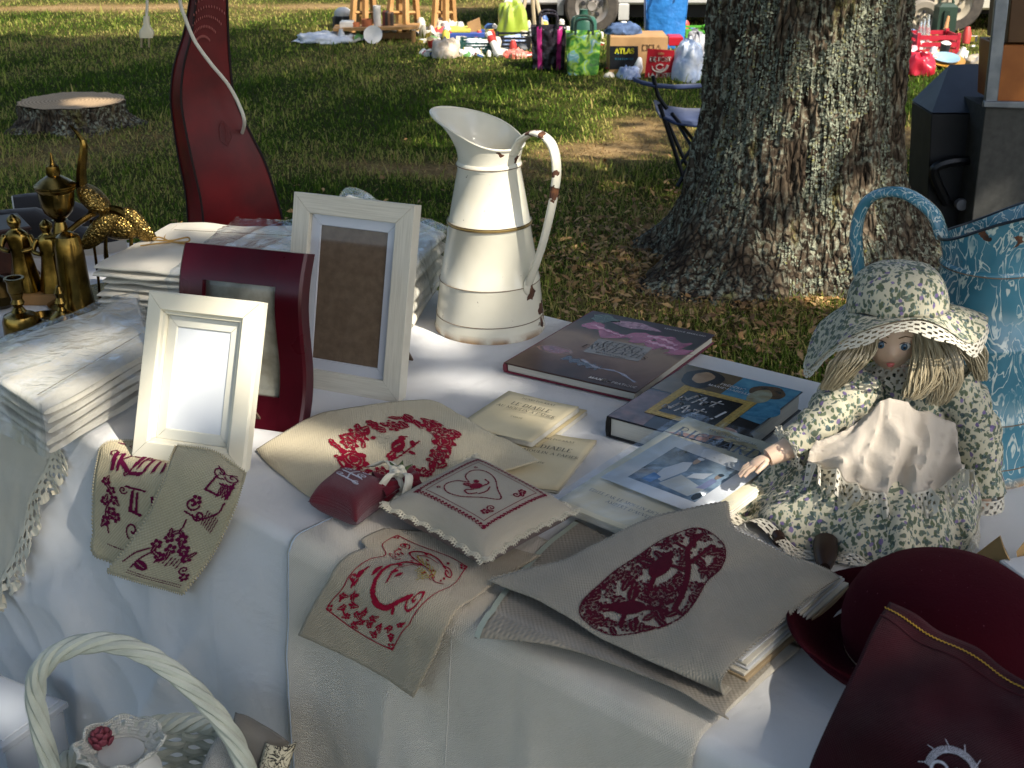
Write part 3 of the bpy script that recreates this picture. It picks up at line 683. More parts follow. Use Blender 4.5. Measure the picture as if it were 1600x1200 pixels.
# ================================================================== enamel pitchers
def enamel(name, base, chips, blue=False):
    k = NB(name); co = k.co(); pos = k.n('SeparateXYZ', {'Vector': co})
    nz = k.noise(38, 5, co); warp = k.n('VectorMath', {0: co}, operation='ADD'); k.t.links.new(k.n('VectorMath', {0: k.noise(45, 4, co, out='Color'), 1: (.045, .045, .045)}, operation='MULTIPLY').outputs[0], warp.inputs[1])
    wv = warp.outputs[0]
    if blue:
        mp = k.n('Mapping', {'Vector': co, 'Scale': (1, 1, .38), 'Rotation': (.25, .3, 0)}).outputs['Vector']
        fl = k.math('SUBTRACT', k.noise(52, 2, mp, dist=1.6), .5); fl = k.math('ABSOLUTE', fl)
        patch = k.step(k.noise(20, 3, co), .33, .52)
        m = k.math('MULTIPLY', k.n('MapRange', {'Value': fl, 'From Min': .012, 'From Max': .035, 'To Min': 1., 'To Max': 0.}).outputs['Result'], patch)
        b0 = k.ramp(k.noise(9, 5, co), [(.3, S('2f6274')), (.55, S('437a8c')), (.75, S('6490a0'))])
        c = k.mix(k.math('MULTIPLY', m, .85), b0, S('c9d3c8'))
    else:
        c = k.ramp(k.noise(7, 4, co), [(.3, S('d6d0ba')), (.6, S('e0dbc8')), (.8, S('d8d2bc'))])
    mask = None
    for (x, y, z, r) in chips:
        d = k.n('VectorMath', {0: wv, 1: (x+.0225, y+.0225, z+.0225)}, operation='DISTANCE').outputs['Value']
        q = k.n('MapRange', {'Value': d, 'From Min': r*.92, 'From Max': r, 'To Min': 1., 'To Max': 0.}).outputs['Result']
        mask = q if mask is None else k.math('MAXIMUM', mask, q)
    rim = k.math('MULTIPLY', k.n('MapRange', {'Value': pos.outputs['Z'], 'From Min': .003, 'From Max': .017, 'To Min': 1., 'To Max': 0.}).outputs['Result'], k.step(k.noise(26, 6, co), .36, .56))
    spk = k.math('MULTIPLY', k.step(k.noise(110, 2, co), .74, .77), .6)
    rust = k.ramp(k.noise(60, 5, co), [(.3, S('2d1b12')), (.55, S('5a3722')), (.75, S('8a5a34'))])
    c = k.mix(k.math('MULTIPLY', rim, .9), c, k.ramp(nz, [(.3, S('7a5636')), (.6, S('b28a58'))]))
    c = k.mix(spk, c, S('5a4a3a'))
    if mask is not None: c = k.mix(mask, c, rust)
    k.set(Base_Color=c); ro = k.math('ADD', .14 if not blue else .22, k.math('MULTIPLY', rim, .5))
    if mask is not None: ro = k.math('ADD', ro, k.math('MULTIPLY', mask, .6)); 
    k.set(Roughness=ro)
    nb = k.bump(k.noise(9, 3, co), .12, .01)
    if mask is not None: nb = k.bump(k.math('SUBTRACT', 1., mask), .8, .0015, nb)
    k.set(Normal=nb); return k.m

def pitcher(name, label, base, s, az, chips, blue=False, gold=True):
    """az = azimuth of the spout; s = scale (1 = base radius .098)"""
    t = thing(name, label, 'pitcher', base, az)
    m = enamel(name+'_enamel', base, chips, blue)
    KZ = .925; zn = .318*s                                       # the seam under the flared mouth
    body = [(.0, .004), (.090, .004), (.0975, .0), (.0985, .006), (.0972, .012), (.0950, .030), (.0948, .034), (.0880, .098), (.0885, .101), (.0870, .104), (.0735, .205), (.0755, .2085), (.0755, .2135), (.0725, .217), (.0585, .312), (.0605, .316), (.0605, .321), (.0580, .325)]
    body = [(r-.0045*min(1, max(0, z-.1)/.21), z*KZ) for r, z in body]
    mb = MB().lathe([(r*s, z*s) for r, z in body], 72, cap=False)
    n = 72
    def rim(ph):                                      # ph = 0 at the spout
        f_ = (1+math.cos(ph))/2
        return (.0545+.006*(1-f_)+.070*f_**3.0)*s, (.354+(.085 if blue else .050)*f_**1.35)*s*KZ
    def wall(ph, q, inn=0.):
        r1, z1 = rim(ph); r0, z0 = .0536*s, .325*s*KZ
        e = q**(1.25+.7*((1+math.cos(ph))/2)); return (r0+(r1-r0)*e-inn, z0+(z1-z0)*q)
    P = []
    for q in np.linspace(0, 1, 16): P.append([(wall(2*math.pi*i/n, q)[0]*math.cos(2*math.pi*i/n), wall(2*math.pi*i/n, q)[0]*math.sin(2*math.pi*i/n)*(1-.35*q*((1+math.cos(2*math.pi*i/n))/2)**2), wall(2*math.pi*i/n, q)[1]) for i in range(n)])
    th_ = .0022
    inner = []
    for q in np.linspace(1, 0, 16): inner.append([(wall(2*math.pi*i/n, q, th_)[0]*math.cos(2*math.pi*i/n), wall(2*math.pi*i/n, q, th_)[0]*math.sin(2*math.pi*i/n)*(1-.35*q*((1+math.cos(2*math.pi*i/n))/2)**2), wall(2*math.pi*i/n, q)[1]) for i in range(n)])
    for r, z in ((.056, .318), (.066, .25), (.085, .10), (.092, .01)): inner.append([(r*.94*s*math.cos(2*math.pi*i/n), r*.94*s*math.sin(2*math.pi*i/n), z*s*KZ) for i in range(n)])
    mb.grid([[(x, y, z) for x, y, z in r] for r in P+inner], wrap_v=True)
    o = mb.build('body', m, t, smooth=50)
    rp = P[-1]; MB().tube(rp, .0022*s, 6, closed=True).build('rolled_rim', m if not blue else mat('dark_enamel_rim', S('1e2a33'), .35), o)
    # strap handle opposite the spout
    hp = [(-.056, 0, .345), (-.072, 0, .372), (-.105, 0, .390), (-.138, 0, .376), (-.150, 0, .335), (-.144, 0, .280), (-.126, 0, .205), (-.106, 0, .145), (-.091, 0, .108)] if not blue else [(-.058, 0, .350), (-.075, 0, .385), (-.115, 0, .408), (-.153, 0, .392), (-.166, 0, .345), (-.158, 0, .28), (-.136, 0, .205), (-.110, 0, .145), (-.091, 0, .108)]
    pts = cr([np.array((p[0], p[1], p[2]*KZ))*s for p in hp], 44); hb = MB(); rows = []
    for i, p in enumerate(pts):
        tg = pts[min(i+1, 43)]-pts[max(i-1, 0)]; tg /= np.linalg.norm(tg); nn = np.array([-tg[2], 0, tg[0]]); wd = (.0125-.004*(i/43))*s*(1.3 if blue else 1)
        rows.append([p+np.array([0, math.cos(a)*wd, 0])+nn*(math.sin(a)*.0052*s*(1.4 if blue else 1)-.003*s*math.cos(a)**2*0) for a in np.linspace(0, 2*math.pi, 14, endpoint=False)])
    hb.grid(rows, wrap_v=True); hb.build('handle', m, t, smooth=60)
    mat_p = mat('rust_patch', S('4a3020'), .8, col2=S('2a1a12'), vs=60)
    MB().ell((-.0890*s, 0, .104*s*KZ), (.004*s, .011*s, .017*s), 12, 8).build('handle_foot', m, o)
    if gold:
        gm = mat('worn_gilding', S('7d6a45'), .45, .0, col2=S('4f4330'), vs=40)
        for z0, r0 in ((.2085*KZ, .0757-.0023), (.2138*KZ, .0757-.0024)):
            MB().tube([(r0*s*math.cos(a), r0*s*math.sin(a), z0*s) for a in np.linspace(0, 2*math.pi, 64, endpoint=False)], .0009*s, 5, closed=True).build('gilt_line', gm, o)
        MB().tube([(.0729*s*math.cos(a), .0729*s*math.sin(a), .211*KZ*s) for a in np.linspace(0, 2*math.pi, 64, endpoint=False)], .0016*s, 5, closed=True).build('gilt_band', mat('gilding', S('b59a5e'), .35, .6, col2=S('857044')), o)
    for z0, r0 in ((.318*KZ, .0566), (.101*KZ, .0886), (.032*KZ, .0951)):
        MB().tube([(r0*s*math.cos(a), r0*s*math.sin(a), z0*s) for a in np.linspace(0, 2*math.pi, 64, endpoint=False)], .0008*s, 5, closed=True).build('seam', mat('seam_grime', S('8c7c66'), .7, col2=S('5d4b3a'), vs=30), o)
    return t
pb = T(766, 510)
s_w = (172/2/pxm(pb))/.0985
# chips in the pitcher's own frame (spout along +x)
cw = lambda r, ph, z: (r*math.cos(ph), r*math.sin(ph), z)
WCH = [(x_, y_, z_*.925, r_) for x_, y_, z_, r_ in [(*[c*s_w for c in cw(.093, math.pi+.52, .045)], .017), (*[c*s_w for c in cw(.0955, math.pi+.40, .018)], .010), (-.146*s_w, .008, .29*s_w, .018), (-.15*s_w, .006, .325*s_w, .013), (-.10*s_w, .0, .395*s_w, .013), (-.122*s_w, .004, .388*s_w, .010), (*[c*s_w for c in cw(.056, math.pi+.2, .335)], .010), (*[c*s_w for c in cw(.058, math.pi-.5, .350)], .006), (*[c*s_w for c in cw(.089, math.pi+.10, .09)], .013), (*[c*s_w for c in cw(.058, math.pi-.45, .32)], .006)]]
pitcher('white_enamel_pitcher', 'tall chipped white enamel pitcher with gilt band standing on the table', pb, s_w, math.radians(138), WCH)
bb = T(1499, 714)
bp_t = pitcher('blue_enamel_pitcher', 'tall blue pitcher with white mottling behind the doll', bb, 1.04, math.radians(-34), [(.12, -.03, .43, .02), (.0, -.06, .37, .008), (.04, -.05, .36, .008)], True, False)
place(bp_t, WM[bp_t.name]@Matrix.Diagonal((1.14, 1.14, 1, 1)))

# ================================================================== picture frames
def rect_bar(mb, x0, x1, y0, y1, prof, side):
    """one mitred bar of a frame; prof = [(inset from the outer edge, height)], side 0 bottom, 1 right, 2 top, 3 left"""
    rows = []
    for i, h in prof:
        a = {0: ((x0+i, y0+i), (x1-i, y0+i)), 1: ((x1-i, y0+i), (x1-i, y1-i)), 2: ((x1-i, y1-i), (x0+i, y1-i)), 3: ((x0+i, y1-i), (x0+i, y0+i))}[side]
        g_ = .0004; d = Vector((*a[1], 0))-Vector((*a[0], 0)); d.normalize()
        rows.append([Vector((*a[0], h))+d*g_, Vector((*a[1], h))-d*g_])
    mb.grid(rows); n = len(prof); mb.add([r[0] for r in rows], [tuple(range(n))]); mb.add([r[1] for r in rows], [tuple(range(n-1, -1, -1))]); return mb
def glass_mat():
    if 'frame_glass' in MATS: return MATS['frame_glass']
    k = NB('frame_glass'); t = k.n('BsdfTransparent', {'Color': (.96, .97, .98)}); g_ = k.n('BsdfGlossy', {'Color': (1, 1, 1), 'Roughness': .06})
    fr = k.math('ADD', .03, k.math('MULTIPLY', .8, k.math('POWER', k.n('LayerWeight', {'Blend': .5}).outputs['Facing'], 5.))); mx = k.n('MixShader', {'Fac': fr}); k.t.links.new(t.outputs[0], mx.inputs[1]); k.t.links.new(g_.outputs[0], mx.inputs[2]); k.t.links.new(mx.outputs[0], k.out.inputs['Surface']); MATS['frame_glass'] = k.m; return k.m
def easel(t, wd, h, m):
    """fold-out strut from the back of the frame down to the table"""
    M_ = WM[t.name]; top = M_@Vector((wd/2, h*.62, -.027)); back = (M_.to_3x3()@Vector((0, 0, -1))); back.z = 0; back.normalize()
    foot = top+back*h*.30; foot.z = ZT+.003; x = M_.to_3x3()@Vector((1, 0, 0)); w0, w1 = wd*.10, wd*.22
    P = [top-x*w0, top+x*w0, foot+x*w1, foot-x*w1]; n = (P[1]-P[0]).cross(P[2]-P[1]).normalized()*.003
    MB().prism(P, n).build('easel_strut', m, t, world=True)
CREAM = mat('cream_paint', (.76, .71, .56), .40, col2=(.70, .65, .50), vs=14, bump=.12, bs=30, bd=.001)
m1, w1, h1 = frame_px((238, 451), (411, 475), (384, 740), (208, 714))
f1 = thing('cream_photo_frame', 'small cream photo frame with stepped moulding, empty, nearest the table edge', 'picture frame', m=m1)
pr = [(0, -.012), (0, .004), (.003, .008), (.006, .0085), (.024, .0105), (.0265, .0105), (.029, .006), (.033, .005), (.034, .001), (.034, -.004)]
for sd in range(4): rect_bar(MB(), 0, w1, 0, h1, pr, sd).build('moulding', CREAM, f1, smooth=25)
i1 = .0345
MB().box((w1/2, h1/2, -.0105), (w1-.006, h1-.006, .003)).build('back_board', mat('hardboard', S('6b5848'), .8, col2=S('594a3c')), f1)
MB().box((w1/2, h1/2, -.0056), (w1-2*i1+.002, h1-2*i1+.002, .002)).build('white_print', mat('blank_print', (.74, .74, .72), .5, col2=(.66, .66, .66), vs=10), f1)
for sd in range(4): rect_bar(MB(), i1, w1-i1, i1, h1-i1, [(0, -.0045), (0, -.0022), (.0150, -.0022), (.0165, -.0044)], sd).build('mat_strip', mat('cream_card', (.72, .68, .55), .6, col2=(.66, .62, .5)), f1, smooth=25)
MB().add([(i1, i1, -.0012), (w1-i1, i1, -.0012), (w1-i1, h1-i1, -.0012), (i1, h1-i1, -.0012)], [(0, 1, 2, 3)]).build('glass', glass_mat(), f1)
easel(f1, w1, h1, mat('hardboard', S('6b5848')))
# burgundy frame: its section sways forward and back from top to foot
BURG = mat('burgundy_lacquer', S('4a0a18'), .30, col2=S('33060f'), vs=8, coat=.0, bump=.08, bs=40)
m2, w2, h2 = frame_px((297, 379), (490, 397), (470, 678), (283, 652))
f2 = thing('burgundy_photo_frame', 'dark burgundy lacquered frame with a wavy S-shaped face, behind the cream frame', 'picture frame', m=m2)
def sway(y): return .016*(.5-.5*math.cos(y/h2*math.pi*1.0))-.013*math.sin(y/h2*math.pi*2)+.006
BW = .044
def swaybar(x0, x1, y0, y1, bev_l, bev_r, ny):
    rows = []
    for y in np.linspace(y0, y1, ny):
        z = sway(y); bk = z-.030
        rows.append([(x0, y, bk), (x0, y, z-bev_l*.004), (x0+bev_l*.004, y, z), (x1-bev_r*.004, y, z), (x1, y, z-bev_r*.004), (x1, y, bk)])
    mb = MB().grid(rows, wrap_v=True); n = len(rows[0]); mb.add(rows[0], [tuple(range(n-1, -1, -1))]); mb.add(rows[-1], [tuple(range(n))]); return mb
swaybar(0, BW, 0, h2, 1, 0, 40).build('stile', BURG, f2); swaybar(w2-BW, w2, 0, h2, 0, 1, 40).build('stile', BURG, f2)
swaybar(BW+.00005, w2-BW-.00005, 0, .052, 0, 0, 12).build('rail', BURG, f2); swaybar(BW+.00005, w2-BW-.00005, h2-.055, h2, 0, 0, 12).build('rail', BURG, f2)
k = NB('foxed_backing'); co = k.co(); k.set(Base_Color=k.mix(k.step(k.noise(22, 6, co), .45, .65), S('a5a494'), S('7f7c6a')), Roughness=.55)
pw = MB(); rows = [[(BW-.002, y, sway(y)-.013), (w2-BW+.002, y, sway(y)-.013)] for y in np.linspace(.048, h2-.05, 30)]; pw.grid(rows).build('picture_backing', k.m, f2, solid=.002)
MB().grid([[(BW-.002, y, sway(y)-.011), (w2-BW+.002, y, sway(y)-.011)] for y in np.linspace(.048, h2-.05, 30)]).build('glass', glass_mat(), f2)
easel(f2, w2, h2, mat('hardboard', S('6b5848')))
# large white wood frame with brown backing
k = NB('limed_wood'); co = k.co('Object'); mp = k.n('Mapping', {'Vector': co, 'Scale': (6, 160, 6)}).outputs['Vector']
gr = k.noise(2.2, 5, mp); k.set(Base_Color=k.mix(k.step(gr, .4, .7), (.64, .60, .49), (.54, .50, .40)), Roughness=.6, Normal=k.bump(gr, .35, .002)); LIMED = k.m
k = NB('limed_wood_upright'); co = k.co('Object'); mp = k.n('Mapping', {'Vector': co, 'Scale': (160, 6, 6)}).outputs['Vector']
gr = k.noise(2.2, 5, mp); k.set(Base_Color=k.mix(k.step(gr, .4, .7), (.64, .60, .49), (.54, .50, .40)), Roughness=.6, Normal=k.bump(gr, .35, .002)); LIMEDV = k.m
m3, w3, h3 = frame_px((461, 299), (649, 321), (624, 630), (441, 598))
f3 = thing('white_wood_frame', 'large white limed-wood frame with white mat and brown backing, nearest the white pitcher', 'picture frame', m=m3)
bw = .033
for sd in range(4): rect_bar(MB(), 0, w3, 0, h3, [(0, -.022), (0, .002), (.0008, .003), (bw-.001, .003), (bw, .002), (bw, -.008)], sd).build('moulding', LIMED if sd in (0, 2) else LIMEDV, f3, smooth=25)
MB().box((w3/2, h3/2, -.0125), (w3-.012, h3-.012, .003)).build('back_board', mat('brown_hardboard', S('75614c'), .75, col2=S('64523f'), vs=70, bump=.2, bs=300), f3)
mx_ = .018
for sd in range(4): rect_bar(MB(), bw-.001, w3-bw+.001, bw-.001, h3-bw+.001, [(0, -.0105), (0, -.0075), (mx_, -.0075), (mx_+.001, -.0105)], sd).build('mat_strip', mat('white_card', (.60, .60, .62), .6, col2=(.56, .56, .59)), f3, smooth=25)
MB().add([(bw, bw, -.0050), (w3-bw, bw, -.0050), (w3-bw, h3-bw, -.0050), (bw, h3-bw, -.0050)], [(0, 1, 2, 3)]).build('glass', glass_mat(), f3)
easel(f3, w3, h3, mat('hardboard', S('6b5848')))
# ================================================================== books and booklets
PAPER = mat('book_paper', S('d9d3c4'), .85, col2=S('c4bca8'), vs=30)
k = NB('page_edges'); co = k.co(); mp = k.n('Mapping', {'Vector': co, 'Scale': (8, 8, 1800)}).outputs['Vector']
k.set(Base_Color=k.mix(k.noise(1., 2, mp), S('ded9cc'), S('a59f90')), Roughness=.9); EDGES = k.m
def ink(name, c): return mat('ink_'+name, c, .55, col2=tuple(x*.85 for x in c), amount=.6)
def hardcover(name, label, m, wd, dp, th_, cover, board):
    t = thing(name, label, 'book', m=m); b = .0028
    MB().box((wd/2, dp/2, th_-b/2), (wd, dp, b), bev=.0008).build('front_cover', cover, t)
    MB().box((wd/2, dp/2, b/2+.0005), (wd, dp, b), bev=.0008).build('back_cover', board, t)
    MB().prism([(-.001, .0, .0005), (-.003, 0, th_*.3), (-.003, 0, th_*.7), (-.001, 0, th_), (.004, 0, th_-b-.0002), (.004, 0, b+.0008)], (0, dp, 0)).build('spine', board, t)
    MB().box((wd/2+.0005, dp/2, th_/2), (wd-.009, dp-.008, th_-2*b-.0014)).build('page_block', EDGES, t)
    return t
def patch(t, name, pts, m, z, holes=None):
    o = MB().add([(x, y, z) for x, y in pts], [tuple(range(len(pts)))]); return o.build(name, m, t, smooth=0)
def blob(cx, cy, rx, ry, n=22, wob=.08, seed=0, rot=0):
    return [(cx+(rx*(1+wob*math.sin(3*a+seed)+wob*.6*math.sin(5*a+seed*2))*math.cos(a)*math.cos(rot)-ry*(1+wob*math.sin(4*a+seed))*math.sin(a)*math.sin(rot)), cy+(rx*(1+wob*math.sin(3*a+seed))*math.cos(a)*math.sin(rot)+ry*(1+wob*math.sin(4*a+seed))*math.sin(a)*math.cos(rot))) for a in np.linspace(0, 2*math.pi, n, endpoint=False)]
# --- the book of entwined letters
bm, bw_, bd_ = lay_px((788, 569), (993, 616), (925, 487), ZT+.019); bm.translation.z = ZT+.003
k = NB('lettering_book_cover'); uv = k.co('Generated'); n1 = k.noise(3.2, 4, uv, dist=.8); sp = k.n('SeparateXYZ', {'Vector': uv})
f_ = k.math('ADD', sp.outputs['Y'], k.math('MULTIPLY', k.math('SUBTRACT', n1, .5), .5))
c = k.ramp(f_, [(.0, S('3a2620')), (.2, S('5c4236')), (.38, S('7d6555')), (.55, S('8f7862')), (.68, S('6d5a4c')), (.8, S('3d3a36')), (.95, S('39292e'))])
k.set(Base_Color=c, Roughness=.4); k.b.inputs['Specular IOR Level'].default_value = .25; COV1 = k.m
bk1 = hardcover('hardback_book', 'large hardback with pink cloth on its brown cover, lying behind the other books', bm, bw_, bd_, .019, COV1, mat('dark_red_board', S('6d1f33'), .45))
z1 = .0192; fc = next(o for o in bk1.children if o.name.startswith('front_cover'))
pk = mat('printed_pink_cloth', S('b2637d'), .25, col2=S('7d3350'), vs=26, detail=6); pk2 = mat('printed_pale_pink', S('d9a3b4'), .25, col2=S('b06882'), vs=40)
def ribbon(pts, wd, n=30):
    c_ = cr(pts, n); L, R_ = [], []
    for i, p in enumerate(c_):
        d = c_[min(i+1, n-1)]-c_[max(i-1, 0)]; d = np.array([-d[1], d[0]])/np.hypot(*d); ww = wd*(.75+.35*math.sin(i*.9)+.15*math.sin(i*2.3)); L.append(tuple(p+d*ww)); R_.append(tuple(p-d*ww))
    return L, R_
def rib(t, name, pts, wd, m, z):
    L, R_ = ribbon([(x*bw_, y*bd_) for x, y in pts], wd); MB().grid([[(*a, z), (*b, z)] for a, b in zip(L, R_)]).build(name, m, t, smooth=0)
rib(fc, 'printed_drape', [(.10, .79), (.25, .74), (.38, .68), (.52, .73), (.66, .78), (.8, .76), (.93, .74)], .020, pk, z1)
rib(fc, 'printed_drape', [(.56, .72), (.70, .68), (.82, .70), (.92, .64), (.96, .60)], .026, pk, z1+.0001)
rib(fc, 'printed_fold', [(.14, .78), (.3, .735), (.45, .70)], .005, pk2, z1+.0002); rib(fc, 'printed_fold', [(.6, .77), (.72, .775), (.86, .72)], .005, pk2, z1+.0002); rib(fc, 'printed_fold', [(.64, .70), (.76, .685), (.9, .66)], .006, pk2, z1+.0002)
patch(fc, 'printed_flowers', blob(.42*bw_, .89*bd_, .05, .016, wob=.2, seed=2), mat('printed_mauve', S('6f4a58'), .25, col2=S('a87a88'), vs=70), z1+.0001)
patch(fc, 'printed_leaves', blob(.16*bw_, .90*bd_, .028, .022, wob=.2, seed=1), mat('printed_green', S('46503a'), .25, col2=S('2e3427')), z1+.0001)
MB().grid([[(.17*bw_+math.cos(a)*r*1.15, .31*bd_+math.sin(a)*r*.6, z1+.0001) for r in (.026, .031)] for a in np.linspace(0, 2*math.pi, 30)]).build('printed_hoop', mat('printed_wood', S('9a7058'), .25), fc, smooth=0)
patch(fc, 'printed_thread', blob(.17*bw_, .31*bd_, .026, .014, wob=.1), mat('printed_rust', S('8c5348'), .25, col2=S('6e3b35'), vs=60), z1+.00005)
rib(fc, 'printed_scissors', [(.42, .26), (.58, .2), (.74, .2), (.92, .12)], .0035, mat('printed_steel', S('8f8890'), .25), z1+.0001)
rib(fc, 'printed_shadow', [(.3, .24), (.45, .21), (.6, .19)], .012, mat('printed_dark', S('3b3134'), .25), z1+.00005)
patch(fc, 'title_panel', [(x*bw_, y*bd_) for x, y in ((.36, .36), (.77, .39), (.74, .62), (.33, .59))], mat('title_panel', S('8d8174'), .25, col2=S('7a6f63')), z1+.0003)
IW = ink('dark', S('33241d')); tx = MB(); fz = flat(z1+.0005)
for s_, yy, sz in (('LETTRES', .55, .0150), ('ANCIENNES', .495, .0150), ('ENTRELACÉES', .44, .0150), ('MONOGRAMMES', .40, .006)): text(tx, s_, .55*bw_, (yy-.0)*bd_-.004, sz, fz, (.06, .15), slant=.1)
tx.build('title', IW, fc, smooth=0)
tx = MB(); text(tx, 'VERONIQUE MAILLARD', .80*bw_, .93*bd_, .006, fz, (.1, .15)); text(tx, 'MANGO', .70*bw_, .045*bd_, .0085, fz, (.2, .22), serif=0); text(tx, 'PRATIQUE', .88*bw_, .045*bd_, .0075, fz, (.1, .1), serif=0); tx.build('lettering', ink('white', S('d8d2cc')), fc, smooth=0)
# --- the art quiz book: generic painted heads stand in for the pictures on its cover
bm, bw2, bd2 = lay_px((949, 653), (1140, 705), (1097, 577), ZT+.036); bm.translation.z = ZT+.003
bk2 = hardcover('art_book', 'thick dark hardback with a gold frame and painted faces on its cover', bm, bw2, bd2, .036, mat('black_cover', S('17171a'), .2, col2=S('222024')), mat('black_board', S('151416'), .35))
fc = next(o for o in bk2.children if o.name.startswith('front_cover')); z2 = .0362; sq = lambda *p: [(x*bw2, y*bd2) for x, y in p]
patch(fc, 'printed_brown_panel', sq((.0, .52), (.58, .52), (.58, .995), (.0, .995)), mat('print_umber', S('6f5f48'), .2, col2=S('52452f'), vs=18), z2)
patch(fc, 'printed_blue_panel', sq((.5, .48), (.995, .40), (.995, .995), (.5, .995)), mat('print_blue', S('3d7491'), .2, col2=S('5a93a6'), vs=50), z2+.0001)
patch(fc, 'printed_rose_panel', sq((.0, .005), (.3, .005), (.25, .5), (.0, .5)), mat('print_rose', S('4a3a38'), .2, col2=S('7a5c55'), vs=40), z2)
patch(fc, 'printed_dark_hair', blob(.24*bw2, .83*bd2, .034, .042, wob=.05), mat('print_dark_hair', S('221b17'), .2), z2+.0002)
patch(fc, 'printed_face', blob(.235*bw2, .85*bd2, .017, .026, wob=.06), mat('print_skin', S('a88a66'), .2, col2=S('8a6d4e'), vs=30), z2+.0003)
patch(fc, 'printed_coat', blob(.84*bw2, .60*bd2, .042, .035, wob=.06, seed=4), mat('print_coat', S('4f8ea8'), .2, col2=S('2f6a87'), vs=60), z2+.0002)
patch(fc, 'printed_hair', blob(.785*bw2, .86*bd2, .030, .028, wob=.08, seed=3), mat('print_auburn', S('6b5238'), .2, col2=S('3c3a35'), vs=80), z2+.0003)
patch(fc, 'printed_face', blob(.77*bw2, .77*bd2, .018, .032, wob=.05, seed=2), mat('print_skin2', S('9aa08a'), .2, col2=S('8a7a58'), vs=60), z2+.0004)
patch(fc, 'printed_hair', blob(.85*bw2, .18*bd2, .042, .03, wob=.05), mat('print_dark_hair', S('221b17')), z2+.0002)
patch(fc, 'printed_face', blob(.80*bw2, .16*bd2, .030, .026, wob=.03, rot=.4), mat('print_rosy', S('d0a692'), .2, col2=S('b98973'), vs=20), z2+.0003)
patch(fc, 'printed_shoulder', sq((.5, .005), (.83, .005), (.8, .06), (.6, .05)), mat('print_rosy', S('d0a692')), z2+.0002)
def qframe(cx, cy, w_, h, wd, z, m, name):
    for q in ([(-w_, -h), (w_, -h), (w_-wd, -h+wd), (-w_+wd, -h+wd)], [(w_, -h), (w_, h), (w_-wd, h-wd), (w_-wd, -h+wd)], [(w_, h), (-w_, h), (-w_+wd, h-wd), (w_-wd, h-wd)], [(-w_, h), (-w_, -h), (-w_+wd, -h+wd), (-w_+wd, h-wd)]):
        patch(fc, name, [(cx+x, cy+y) for x, y in q], m, z)
gx, gy = .50*bw2, .42*bd2; gw, gh = .31*bw2, .25*bd2
patch(fc, 'title_panel', [(gx-gw, gy-gh), (gx+gw, gy-gh), (gx+gw, gy+gh), (gx-gw, gy+gh)], mat('title_black', S('121214'), .2), z2+.0005)
qframe(gx, gy, gw, gh, .016, z2+.0008, mat('printed_gold', S('8a6d22'), .3, col2=S('c3a04a'), vs=160, detail=2), 'printed_gold_frame')
qframe(gx, gy, gw-.005, gh-.005, .003, z2+.0010, mat('printed_gold_light', S('c9ac58'), .3), 'printed_gold_line')
tx = MB(); fz = flat(z2+.0010)
def script(x, y, s_):
    for pts in ([(.0, .3), (-.2, .45), (-.25, .15), (-.05, .1), (.1, .35), (.3, 1.1), (.15, .2), (.2, .1)], [(.42, 1.), (.38, .8)], [(.45, .0), (.72, .95), (.85, .05)], [(.5, .4), (.95, .45)], [(1., .5), (.98, .1), (1.05, .4), (1.2, .5)], [(1.5, .95), (1.35, .1), (1.5, .15)], [(1.15, .65), (1.75, .68)]):
        stroke2d(tx, cr(pts, 4*len(pts)), .1, lambda u, v: fz(x+u*s_, y+v*s_))
script(gx-.036, gy+.008, .034); script(gx-.044, gy-.036, .034)
stroke2d(tx, [(gx+.040, gy+.006), (gx+.036, gy-.022)], .004, fz); stroke2d(tx, [(gx+.034, gy-.028), (gx+.0335, gy-.032)], .004, fz)
tx.build('title', ink('white', S('d8d2cc')), fc, smooth=0); tx = MB(); text(tx, 'FRÉDÉRIC', .52*bw2, .80*bd2, .0075, fz, (.1, .15), serif=0); text(tx, 'MARIE-ISABELLE', .52*bw2, .75*bd2, .0075, fz, (.1, .15), serif=0)
tx.build('author_names', ink('white', S('d8d2cc')), fc, smooth=0)
# --- thin paper booklets
def booklet(name, label, fl, fr, bl, z, th_, cover, lean=None, sheets=4, cat='booklet', group=None):
    m, wd, dp = lay_px(fl, fr, bl, ZT+z+th_); m.translation.z = ZT+z
    if lean: m = m@lean
    t = thing(name, label, cat, m=m, group=group)
    for i in range(sheets):
        zz = th_*(i/sheets); P = []
        ox, oy = random.uniform(-.001, .001), random.uniform(-.001, .001)
        for x in np.linspace(0, 1, 12):
            P.append([(x*wd+ox, y*dp+oy, zz+.003*(x-.5)**2*2*(1 if i == sheets-1 else .6)+.0006*mnoise.noise(Vector((x*3, y*3, i+z*100)))) for y in np.linspace(0, 1, 12)])
        MB().grid(P).build('cover_sheet' if i == sheets-1 else 'inner_sheet', cover if i == sheets-1 else PAPER, t, solid=min(.0012, th_/sheets*.8), smooth=60)
    return t, wd, dp
CREAMP = mat('cream_paper', S('d6c9a6'), .8, col2=S('cbbd98'), vs=12)
INKG = ink('grey', S('4a4438'))
def diable(t, wd, dp, z):
    tx = MB(); f_ = flat(z); cx = wd*.52
    for s_, y, sz in (('HENRI POURRAT', .84, .0060), ('LE DIABLE', .66, .0115), ('AU MOULIN A PAPIER', .56, .0080), ('CONTE', .38, .0050)): text(tx, s_, cx, y*dp, sz, f_, (.07, .15))
    tx.build('title', INKG, t, smooth=0)
t_, a_, b__ = booklet('paper_booklet', 'cream paper booklet with grey title, upper copy on the booklet pile', (718, 662), (832, 690), (812, 614), .012, .009, CREAMP, sheets=6, group='cream booklets'); diable(t_, a_, b__, .0118)
